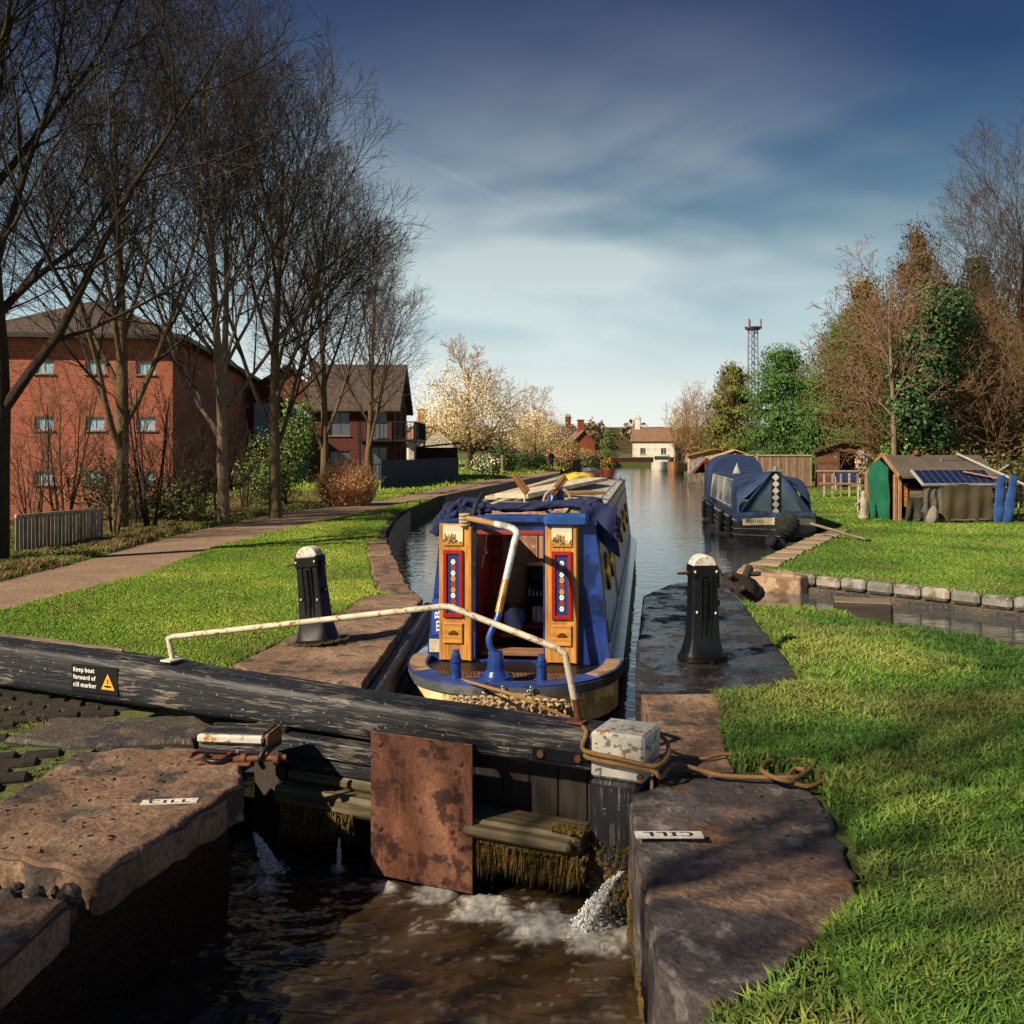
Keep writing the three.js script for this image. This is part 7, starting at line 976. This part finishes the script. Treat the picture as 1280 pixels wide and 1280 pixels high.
treeThing('bare_tree', 'bare tree with many upright stems screening the brick block', A4, v3(-9.3, 0, -24.3), 4.4, 0xd8ccb8, 0x352c26);
// trees on the lock side behind the viewpoint: their branches dapple the coping
const D4 = bareTree(17, { h: 14, r0: 0.24, levels: 3, kids: [15, 10, 7], ang: [0.75, 0.66, 0.7], ratio: [0.6, 0.5, 0.48], tropism: 0.05, first: 0.25, wob: 0.15, twig: 0.008 });
treeThing('bare_tree', 'bare lockside tree whose branches shade the brown coping', D4, v3(-9.8, 0, 2.6), 1.7, 0x6a5e54, 0x2b2420);
treeThing('bare_tree', 'bare tree rising between the towpath bend and the gabled house', A4, v3(-7.5, 0, -53), 5.3, 0xd8ccb8, 0x463a30);

// scrub under the trees
const S1 = bareTree(21, { h: 3.6, r0: 0.05, stems: 5, levels: 3, kids: [6, 5, 4], ang: [0.5, 0.65, 0.7], ratio: [0.55, 0.5, 0.45], tropism: 0.06, first: 0.15, wob: 0.22, twig: 0.004 });
const S2 = bareTree(22, { h: 2.6, r0: 0.04, stems: 6, levels: 3, kids: [6, 5, 3], ang: [0.6, 0.65, 0.7], ratio: [0.55, 0.5, 0.45], tropism: 0.05, first: 0.1, wob: 0.25, twig: 0.004 });
{
  const spots = [[95, 684, 1.1, 0], [160, 676, 1.0, 1], [205, 668, 1.25, 0], [235, 660, 1.1, 1], [262, 654, 0.9, 0], [318, 645, 1.0, 1], [60, 690, 0.9, 1], [185, 665, 0.8, 1], [285, 650, 1.0, 0]];
  spots.forEach(([px, py, s, k], i) => { const p = gp(px, py - 6); const t = treeThing('bramble_shrub', 'leafless scrub bush tangled along the fence line under the bare trees', k ? S2 : S1, p.add(v3(-0.3, 0, 0)), i * 1.3, 0x8a7a68, i % 2 ? 0x4a3c30 : 0x5a4a38, 'scrub under the bare trees', 'shrub'); t.scale.setScalar(s); });
  const bush = (name, label, balls, n, size, cols, pos, seed, opt, group) => { const t = base(name, label, 'bush', pos, 0, group); mesh('foliage', leaves(balls, n, size, cols, seed, opt), leafMat(), t); const g = new Tubes(), r = rng(seed); for (let i = 0; i < 9; i++) { const b = balls[i % balls.length]; g.add([v3((r() - 0.5) * 0.3, -0.05, (r() - 0.5) * 0.3), v3(b[0] * 0.5 + (r() - 0.5) * 0.4, b[1] * 0.5, b[2] * 0.5), v3(b[0] + (r() - 0.5) * b[3], b[1] + b[4] * 0.5, b[2] + (r() - 0.5) * b[5])], [0.05, 0.035, 0.012], 5); } mesh('stems', g.geo(), barkOf(0xb0a090), t); return t; };
  bush('evergreen_bush', 'green leafy bush between the mossy trunks and the tan shrub', [[0, 1.5, 0, 1.1, 1.5, 1.0], [0.5, 2.6, -0.2, 0.8, 1.2, 0.8], [-0.7, 0.9, 0.2, 0.8, 0.9, 0.8]], 9000, 0.085, [0x4f6a24, 0x6b8433, 0x3c5520, 0x80934a], v3(-7.6, 0, -34), 3, { ragged: 0.4 });
  bush('evergreen_bush', 'dark ivy bush in the scrub against the brick facade', [[0, 0.7, 0, 1.2, 0.8, 0.8], [1.2, 0.6, 0.3, 1.0, 0.6, 0.7], [-1.1, 0.9, 0, 0.9, 0.8, 0.7]], 6000, 0.075, [0x3c4a22, 0x55602c, 0x2e3c1c, 0x6a6a38], v3(-9.6, 0, -26.5), 5, { ragged: 0.45 });
  // tan shrub: dense upright stems
  { const t = base('tan_shrub', 'rounded tan shrub of dense dry stems beside the towpath', 'shrub', v3(-5.65, 0, -35.2), 0.4), g = new Tubes(), r = rng(33); for (let i = 0; i < 1800; i++) { const a = r() * 6.283, q = Math.sqrt(r()), b = v3(Math.cos(a) * q * 0.75, -0.03, Math.sin(a) * q * 0.5), sp = 0.8 + 0.35 * r(), L = (1.55 - 0.75 * q * q) * (0.65 + 0.55 * r()); const m = v3(b.x * 1.25 + (r() - 0.5) * 0.25, L * 0.55, b.z * 1.25 + (r() - 0.5) * 0.2), e = v3(Math.cos(a) * q * 1.15 * sp + (r() - 0.5) * 0.25, L, Math.sin(a) * q * 1.15 * sp + (r() - 0.5) * 0.25); g.add([b, m, e], [0.008, 0.006, 0.003], 3); } mesh('stems', g.geo(), twigOf(0xc09468), t); mesh('dry_leaves', leaves([[0, 0.7, 0, 1.08, 0.8, 1.08]], 6500, 0.07, [0xc08c5c, 0xd8ae7c, 0xa0744c], 4, { up: 0.8, shape: 3 }), leafMat(), t); }
  // pale blossoming trees by the houses
  const K = bareTree(41, { h: 8.6, r0: 0.2, levels: 4, kids: [12, 9, 7, 6], ang: [0.85, 0.7, 0.7, 0.75], ratio: [0.66, 0.52, 0.5, 0.46], tropism: 0.05, first: 0.10, wob: 0.14, twig: 0.012 });
  const bl3 = (name, lab, pos, s, turn, seed) => { const t = treeThing(name, lab, K, pos, turn, 0xd8c4a0, 0xa88a5c); t.scale.setScalar(s); mesh('blossom', leaves([[0, 4.3, 0, 3.4, 2.7, 3.4], [-1.8, 3.2, 0.5, 2.2, 1.8, 2.2], [1.9, 3.2, 0.2, 2.2, 1.9, 2.2]], 16000, 0.10, [0xe6d6a6, 0xd8c28a, 0xc9ac70, 0xefe4c4], seed, { ragged: 0.4, shell: 0.3 }), leafMat(), t); return t; };
  bl3('blossom_tree', 'broad pale cream blossoming tree above the rail gate', v3(-3.4, 0, -84), 1.32, 0.6, 7); bl3('blossom_tree', 'smaller pale blossoming tree beyond the broad one beside the hedges', v3(2.4, 0, -106), 1.0, 2.4, 9); bl3('blossom_tree', 'pale blossoming tree leaning behind the white gable', v3(-6.8, 0, -104), 0.85, 4.4, 11);
  const hb = (lab, x, z, w, h, cols, s) => bush('hedge_bush', lab, [[0, h * 0.5, 0, w, h * 0.55, w * 0.8], [w * 0.6, h * 0.42, 0.3, w * 0.7, h * 0.45, w * 0.7]], 2600, 0.17, cols, v3(x, 0, z), s, { ragged: 0.4 });
  const gr = [0x2f4420, 0x465a2a, 0x3a4f26], lg = [0x8a8440, 0xa8994e, 0x6f7a38], dr = [0x9a7a50, 0xb0905e, 0x7c6040];
  hb('dark green hedge bush beside the rail gate', -1.0, -80, 1.2, 2.2, gr, 3); hb('flowering mottled bush between the gate and the dark hedge', -2.0, -74, 0.9, 1.5, [0x46602c, 0xd8d0b8, 0x5a7034], 4); hb('low dark hedge beside the walker on the towpath', 1.0, -92, 1.8, 1.6, gr, 5); hb('tan dry bush beyond the walker on the towpath', 4.6, -100, 1.6, 2.4, dr, 6); hb('yellow green bush against the distant brick house', 6.2, -122, 1.6, 3.4, lg, 7); hb('dark round bush in front of the two chimney house', 3.8, -126, 1.8, 3.0, gr, 8); hb('dry hedge bush by the far garden wall', 9.0, -136, 2.0, 2.0, dr, 9);
  // little conifer by the canal's end
  { const t = base('conifer', 'small cone shaped conifer between the brick house and the white cottage', 'conifer', v3(14.0, -0.2, -150), 0); mesh('foliage', leaves([[0, 1.2, 0, 1.7, 1.2, 1.7], [0, 2.6, 0, 1.3, 1.4, 1.3], [0, 4.0, 0, 0.75, 1.3, 0.75]], 3600, 0.22, [0x5a6a2c, 0x6f7a34, 0x3f5224], 3, { up: 0.5 }), leafMat(), t); mesh('trunk', rod(v3(0, -0.1, 0), v3(0, 4, 0), 0.12), M.bark, t); }
  // ---- garden side, from the far moorings to the hut
  const K2 = bareTree(45, { h: 10, r0: 0.2, stems: 3, levels: 4, kids: [9, 7, 5, 5], ang: [0.6, 0.7, 0.7, 0.75], ratio: [0.6, 0.5, 0.5, 0.46], tropism: 0.07, first: 0.12, wob: 0.16, twig: 0.013 });
  [[23.0, -130, 1.0], [19.5, -118, 0.75], [24.5, -112, 1.05], [21.0, -104, 0.8]].forEach(([x, z, s], i) => { const t = treeThing('winter_tree', 'tawny leafless tree in the thicket beyond the far moored boats', K2, v3(x, LAWN, z), i * 1.7, 0xc8a880, i % 2 ? 0x9a7a50 : 0xa8875a, 'tawny trees beyond the moorings'); t.scale.setScalar(s); });
  const cone = (name, lab, x, z, H, R, n, size, cols, seed, opt = {}) => { const t = base(name, lab, 'conifer', v3(x, LAWN, z), 0), b = []; const rr = rng(seed * 31 + 9); for (let i = 0; i < 15; i++) { const f = i / 14, k = (opt.blunt || 0.35), w = R * (1 - (1 - k) * Math.pow(f, 1.4)), a = i * 2.4 + rr(), o = w * (0.28 + 0.22 * rr()) * (f > 0.9 ? 0.3 : 1), q = w * (0.55 + 0.22 * rr()); b.push([Math.cos(a) * o, H * (0.08 + 0.80 * f), Math.sin(a) * o, q, H * (0.085 + 0.05 * rr()), q]); } mesh('inner_core', merge(b.map((q, i) => { const g = new THREE.IcosahedronGeometry(1, 2), p = g.attributes.position; for (let k = 0; k < p.count; k++) { const x = p.getX(k), y = p.getY(k), z = p.getZ(k), f = 0.22 + 0.40 * vn(x * 4 + i * 7 + 20, y * 4 + z * 4 + 20, 0, seed & 31); p.setXYZ(k, x * f * q[3] + q[0], y * f * q[4] + q[1], z * f * q[5] + q[2]); } g.computeVertexNormals(); return buv(g); })), twigOf(cols[0]), t); mesh('foliage', leaves(b, n, size, cols, seed, { up: 0.7, shape: 2.4, ragged: 0.42, ...opt }), leafMat(), t); mesh('trunk', rod(v3(0, -0.1, 0), v3(0, H * 0.8, 0), 0.25, 8, 0.08), M.bark, t); return t; };  // solid core added inside so gaps between leaves show dark green, not sky
  cone('conifer', 'olive conifer rising behind the far moored boats', 18.2, -84, 9.6, 3.2, 20000, 0.22, [0x6a6a26, 0x50561f, 0x7c7430, 0x39421a], 3, { blunt: 0.5 });
  cone('conifer', 'bright green conifer screen directly behind the fence panel', 18.6, -70, 9.6, 3.7, 30000, 0.17, [0x3a5c22, 0x48702a, 0x2a4a1a, 0x5c7e36], 5, { blunt: 0.75 });
  cone('conifer', 'broad green conifer behind the brown shed', 21.6, -67, 11.0, 3.6, 30000, 0.18, [0x3c6426, 0x4a742e, 0x2e521c, 0x5e7434], 6, { blunt: 0.6 });
  cone('conifer', 'brown green conifer shoulder below the tall reddish one', 23.8, -69, 14.6, 3.9, 24000, 0.2, [0x6a5a2a, 0x7c6a34, 0x4c5426, 0x4c3a20], 17, { blunt: 0.6 });
  cone('conifer', 'tall reddish brown conifer towering over the garden', 26.2, -66, 17.4, 4.0, 28000, 0.2, [0x5c4426, 0x6e522e, 0x4a4a26, 0x46361e], 7, { blunt: 0.42 });
  cone('conifer', 'dark green pointed conifer beside the reddish brown one', 29.2, -64, 15.0, 3.4, 20000, 0.24, [0x2a3f1e, 0x3a5226, 0x1f3016], 8, { blunt: 0.45 });
  cone('conifer', 'dark conifer at the end of the garden screen', 33.0, -64, 14.0, 3.4, 16000, 0.26, [0x2f4220, 0x44502a, 0x263818], 18, { blunt: 0.5 });
  cone('conifer', 'golden brown low conifer between the shed and the hut', 21.0, -56, 5.2, 2.2, 12000, 0.18, [0x7a6030, 0x5f5228, 0x8a7038], 9, { blunt: 0.5 });
  bush('ivy_tree', 'ivy smothered tree top behind the hut', [[0, 5.4, 0, 1.5, 1.8, 1.3], [0.6, 7.2, 0, 1.3, 1.4, 1.2], [-0.6, 3.6, 0.2, 1.2, 1.4, 1.1], [0.2, 2.6, 0, 1.0, 1.2, 0.9]], 14000, 0.15, [0x2c4a22, 0x3d5c2a, 0x203a1a, 0x547038], v3(15.7, LAWN, -38.6), 12, { ragged: 0.45 });
  bush('laurel_bush', 'glossy laurel bush between the shed and the hut', [[0, 0.9, 0, 0.85, 1.0, 0.7], [0.3, 1.9, -0.2, 0.7, 0.8, 0.6]], 4200, 0.13, [0x56782a, 0x7a9440, 0x3c5a20], v3(14.3, LAWN, -38.5), 13, { ragged: 0.35 });
  bush('undergrowth_bush', 'brown leaved undergrowth bush behind the hut roof', [[0, 1.0, 0, 2.4, 1.1, 0.8], [3.2, 1.1, -0.3, 2.4, 1.2, 0.8], [6.2, 1.2, 0, 2.2, 1.3, 0.8]], 14000, 0.12, [0x5a4c26, 0x6f5f30, 0x4a4020, 0x6a6a34], v3(14.6, LAWN, -36.5), 14, { ragged: 0.4 });
  const K3 = bareTree(51, { h: 8.2, r0: 0.13, stems: 3, levels: 4, kids: [10, 7, 6, 4], ang: [0.7, 0.75, 0.75, 0.8], ratio: [0.62, 0.52, 0.5, 0.46], tropism: 0.03, first: 0.16, wob: 0.22, twig: 0.011 });
  for (const [x, z, sc, lab, sd] of [[17.2, -42.5, 1.0, 'ochre leaved thicket bush behind the hut ridge', 31], [21.5, -44, 1.15, 'rusty leaved thicket bush beyond the netting fence', 32], [19.0, -47, 1.35, 'tall ochre thicket bush under the pale birch', 33], [17.6, -46.5, 1.7, 'olive brown thicket crown between the pale birch and the ivy', 34], [23.5, -50, 1.9, 'russet thicket crown high beyond the netting fence', 35], [20.0, -53, 2.1, 'tall olive crown standing over the brown shed', 36]]) bush('thicket_bush', lab, [[0, 2.2 * sc, 0, 2.2 * sc, 1.9 * sc, 1.4], [0.8, 4.0 * sc, -0.3, 1.8 * sc, 1.6 * sc, 1.2], [-1.2, 3.2 * sc, 0, 1.6 * sc, 1.5 * sc, 1.2]], 8000, 0.13, [0x5e4a2a, 0x745c36, 0x4a3e24, 0x565228], v3(x, LAWN, z), sd, { ragged: 0.45, shell: 0.2 });
  const K4 = bareTree(53, { h: 11, r0: 0.15, levels: 4, kids: [18, 7, 6, 5], ang: [0.9, 0.7, 0.7, 0.75], ratio: [0.42, 0.5, 0.48, 0.46], tropism: 0.02, first: 0.25, wob: 0.12, twig: 0.007 });
  treeThing('winter_tree', 'brown twiggy thicket tree with pale forked trunk behind the hut', K3, v3(18.9, LAWN, -39), 0.3, 0xd8b088, 0x745c40); treeThing('winter_tree', 'brown twiggy tree beside the ivy smothered one', K3, v3(16.0, LAWN, -41.5), 2.4, 0xc8a880, 0x7a6040); treeThing('winter_tree', 'brown twiggy tree beyond the netting fence', K3, v3(21.8, LAWN, -41), 4.1, 0xb89870, 0x6a543c); treeThing('winter_tree', 'tangled brown tree among the garden conifers', K3, v3(22.0, LAWN, -52), 5.2, 0xc8a880, 0x806844).scale.setScalar(1.25);
  treeThing('silver_birch', 'pale barked bare birch rising through the brown thicket', K4, v3(14.2, LAWN, -38.2), 0.8, 0xffffff, 0x8a6a58); treeThing('silver_birch', 'second bare birch with purplish twigs behind the pointed conifer', K4, v3(27.2, LAWN, -61), 2.1, 0xf0e0d0, 0x6a5058).scale.setScalar(1.2);
  treeThing('bare_tree', 'tall bare tree above the garden beyond the netting fence', B4, v3(22.8, LAWN, -47), 1.9, 0x9a8468, 0x4a3826).scale.setScalar(1.12); treeThing('bare_tree', 'tall bare tree standing deep behind the thicket', A4, v3(30.5, LAWN, -52), 0.3, 0x9a8468, 0x4a3826);
}

// wood on the distant hill, one mass
{ const r = rng(77), b = []; for (let i = 0; i < 60; i++) b.push([-150 + 330 * r(), 4 + 7 * r(), -470 - 50 * r(), 7 + 6 * r(), 3.5 + 2.5 * r(), 6]); const m = mesh('far_wood', leaves(b, 9000, 2.4, [0x6a5a40, 0x7c6a4a, 0x54503a, 0x8a7450], 41), leafMat(), scene); m.userData = { kind: 'stuff', label: 'brown leafless wood on the distant hillside', category: 'wood' }; }
// ---------------------------------------------------------------- grass
function inside(x, z, poly) { let c = false; for (let i = 0, j = poly.length - 1; i < poly.length; j = i++) { const [xi, zi] = poly[i], [xj, zj] = poly[j]; if (zi > z !== zj > z && x < (xj - xi) * (z - zi) / (zj - zi) + xi) c = !c; } return c; }
function tuft(seed, n, h, w, lean) {
  const r = rng(seed), P = [], N = []; for (let i = 0; i < n; i++) { const a = r() * 6.283, q = Math.sqrt(r()) * w, x = Math.cos(a) * q, z = Math.sin(a) * q, L = h * (0.55 + 0.6 * r()), b = r() * 6.283, lx = Math.cos(b) * lean * L * (0.4 + r()), lz = Math.sin(b) * lean * L * (0.4 + r()), t = r() * 6.283, bw = 0.0022 + 0.0022 * r() + h * 0.012, dx = Math.cos(t) * bw, dz = Math.sin(t) * bw; const m = [x + lx * 0.35, L * 0.6, z + lz * 0.35], e = [x + lx, L * (0.92 - lean * 0.25), z + lz]; P.push(x - dx, -0.01, z - dz, x + dx, -0.01, z + dz, m[0] + dx * 0.8, m[1], m[2] + dz * 0.8, x - dx, -0.01, z - dz, m[0] + dx * 0.8, m[1], m[2] + dz * 0.8, m[0] - dx * 0.8, m[1], m[2] - dz * 0.8, m[0] - dx * 0.8, m[1], m[2] - dz * 0.8, m[0] + dx * 0.8, m[1], m[2] + dz * 0.8, ...e); }
  const g = new THREE.BufferGeometry(); g.setAttribute('position', new THREE.Float32BufferAttribute(P, 3)); g.computeVertexNormals(); return g;
}
function grass(label, region, y, count, box2, h, hexes, seed, { w = 0.03, n = 9, patch = 0.4, lean = 0.5 } = {}) {
  const r = rng(seed), g = tuft(seed, n, h, w, lean), spots = []; let guard = 0; while (spots.length < count && guard++ < count * 12) { const x = lerp(box2[0], box2[1], r()), z = lerp(box2[2], box2[3], r()); const dd = Math.max(3, -z); if (r() > Math.pow(box2[4] / dd, 1.15)) continue; if (!region(x, z)) continue; spots.push([x, z]); }
  const im = new THREE.InstancedMesh(g, mat({ color: 0xffffff, roughness: 0.7 }), spots.length), m = new THREE.Matrix4(), q = new THREE.Quaternion(), e = new THREE.Euler(), c = new THREE.Color(), dry = new THREE.Color(0x8a7a4a), cols = hexes.map(x => new THREE.Color(x));
  spots.forEach(([x, z], i) => { const k = vn(x * 0.9, z * 0.9, 0, seed), k2 = vn(x * 3.2, z * 3.2, 0, seed + 1), s = 0.55 + 0.5 * k2 + patch * k + 0.3 * r(), far = Math.max(1, -z / 14); e.set((r() - 0.5) * 0.4, r() * 6.283, (r() - 0.5) * 0.4); m.compose(v3(x, y, z), q.setFromEuler(e), v3(s * far, s * (0.8 + 0.2 * far), s * far)); im.setMatrixAt(i, m); const f = clamp(k * 0.7 + k2 * 0.4 + (r() - 0.5) * 0.5) * (cols.length - 1), a = Math.floor(f); c.copy(cols[a]).lerp(cols[Math.min(a + 1, cols.length - 1)], f - a).multiplyScalar((0.72 + 0.5 * r()) * (0.8 + 0.4 * k)); const wear = ss(0.66, 0.86, vn(x * 1.3 + 40, z * 1.3, 0, seed + 5) * 0.8 + 0.2 * r()); if (wear > 0) c.lerp(dry, wear * 0.4); im.setColorAt(i, c); });
  im.name = numbered('grass'); im.castShadow = im.receiveShadow = true; im.userData = { kind: 'stuff', label, category: 'grass' }; scene.add(im); return im;
}
const pathPoly = [[-240, 830], [0, 764], [180, 719], [270, 685], [360, 662], [480, 636], [560, 618], [640, 602], [700, 591], [700, 587], [640, 594], [560, 607], [480, 625], [337, 642], [210, 670], [90, 704], [0, 726], [-240, 775]].map(p => { const q = gp(...p); return [q.x, q.z]; });
const wingPoly = [[-1.1, -8.3], [-1.1, -13.5], [-1.9, -13.75], [-2.3, -10.7], [-2.56, -9.25], [-2.2, -8.55]], edgeX = z => { for (let i = 5; i < 12; i++) { const a = leftBank[i], b = leftBank[i + 1]; if (z <= a[1] && z >= b[1]) return lerp(a[0], b[0], (z - a[1]) / (b[1] - a[1])); } return 99; };
const beamN = (x, z) => (x - 0.8) * -0.421 + (z + 5.9) * 0.907;
const rightSlabs = [[0.5, -3.95], [0.7, -3.5], [1.08, -3.86], [1.6, -4.48], [1.78, -5.35], [1.80, -6.24], [1.40, -6.28], [1.44, -6.9], [1.62, -8.1], [2.38, -8.30], [2.54, -9.05], [2.76, -10.9], [2.94, -13.0], [3.2, -15.5], [0.5, -15.5]];
const nearSlabGap = [[0.70, -3.55], [1.04, -3.86], [1.55, -4.5], [1.75, -4.5], [1.75, -2.4], [0.7, -2.4]];
const G1 = [0x4c7a1e, 0x669226, 0x8aa434, 0x7a9830, 0xa8ac48], G2 = [0x2f521c, 0x3f6822, 0x527a2a, 0x6a8c34, 0x8c9444];
grass('short yellow green turf between the towpath and the canal', (x, z) => inside(x, z, leftBank) && !inside(x, z, pathPoly) && !inside(x, z, wingPoly) && x > -9.5 && x < edgeX(z) - (z < -21.5 ? 0.16 : z < -13.8 ? 0.45 : 0.05) && beamN(x, z) < -0.5 && !(z > -9 && x > -2.4), -0.012, 90000, [-9.5, 1, -46, -6.5, 9], 0.05, G1, 5, { w: 0.045, n: 9 });
grass('longer green grass beside the coping slabs and mooring rope', (x, z) => inside(x, z, nearBank) && !inside(x, z, rightSlabs) && x < 1.2 - z * 0.62 && vn(x * 1.9 + 3, z * 1.9, 0, 44) + 0.35 * vn(x * 8, z * 8, 0, 45) > 0.36, -0.012, 60000, [0.6, 9, -13, -2.6, 3.2], 0.085, G2, 7, { w: 0.03, n: 9, patch: 0.7, lean: 0.65 });
grass('ragged grass growing over broken stone below the corner slab', (x, z) => inside(x, z, nearSlabGap) && vn(x * 5, z * 5, 0, 3) > 0.3, -0.075, 1500, [0.6, 1.75, -4.6, -2.4, 3], 0.09, G2, 17, { w: 0.03, n: 9, patch: 0.6, lean: 0.7 });
grass('mown garden lawn beyond the side channel', (x, z) => inside(x, z, rightBank) && x < 3 - z * 0.66, LAWN, 60000, [4.3, 24, -52, -13, 15], 0.05, [0x42661c, 0x557a24, 0x68882c, 0x7e9236], 9, { w: 0.05, n: 9 });
grass('grass and moss between the cobbles', (x, z) => x < -2.86 && x > -6.5 && z > -8.6 && z < -4.3 && beamN(x, z) > -0.6 && vn(x * 2.2, z * 2.2, 0, 9) > 0.55, -0.02, 5000, [-6.5, -2.8, -8.6, -4.3, 4], 0.03, [0x46561e, 0x5f6c28, 0x6a6a30], 11, { w: 0.02, n: 6 });
grass('grass along the far towpath verge', (x, z) => inside(x, z, leftBank) && !inside(x, z, pathPoly) && x < edgeX(z) - 0.2 && z < -44, -0.012, 26000, [-14, 8, -138, -44, 46], 0.07, G1, 13, { w: 0.12, n: 9 });
grass('rough verge below the bare trees', (x, z) => inside(x, z, leftBank) && !inside(x, z, pathPoly) && x < -6.2, -0.012, 22000, [-13, -6, -44, -12, 14], 0.11, [0x4a5a22, 0x6a7a2c, 0x7c6a3c, 0x5a4a2c], 15, { w: 0.05, n: 8, patch: 0.6 });
// fallen leaves and twigs lie about on the verge and slabs
{ const r = rng(91), n = 240, g = new THREE.BufferGeometry(); g.setAttribute('position', new THREE.Float32BufferAttribute([-0.02, 0, 0, 0, 0.006, 0.012, 0.022, 0.003, 0, -0.02, 0, 0, 0.022, 0.003, 0, 0, 0.004, -0.012], 3)); g.computeVertexNormals(); const im = new THREE.InstancedMesh(g, mat({ color: 0xffffff, roughness: 0.9 }), n), m = new THREE.Matrix4(), c = new THREE.Color(); for (let i = 0; i < n; i++) { const k = i % 3, x = k === 0 ? lerp(0.95, 2.4, r()) : k === 1 ? lerp(-2.8, -2.0, r()) : lerp(-9, -6.5, r()), z = k === 0 ? lerp(-10, -4.2, r()) : k === 1 ? lerp(-6.5, -4.9, r()) : lerp(-30, -16, r()); m.makeRotationY(r() * 6.28).setPosition(x, k === 2 ? 0.01 : 0.032, z); im.setMatrixAt(i, m); im.setColorAt(i, c.set([0x5a4430, 0x6e583c, 0x463a2c][i % 3])); } im.name = 'leaf_litter'; im.userData = { kind: 'stuff', label: 'fallen leaves and twig scraps on slabs and verge', category: 'litter' }; im.castShadow = im.receiveShadow = true; scene.add(im); }

scene.traverse(o => { if (o.isMesh) { o.castShadow = true; o.receiveShadow = true; } });
renderer.render(scene, camera);
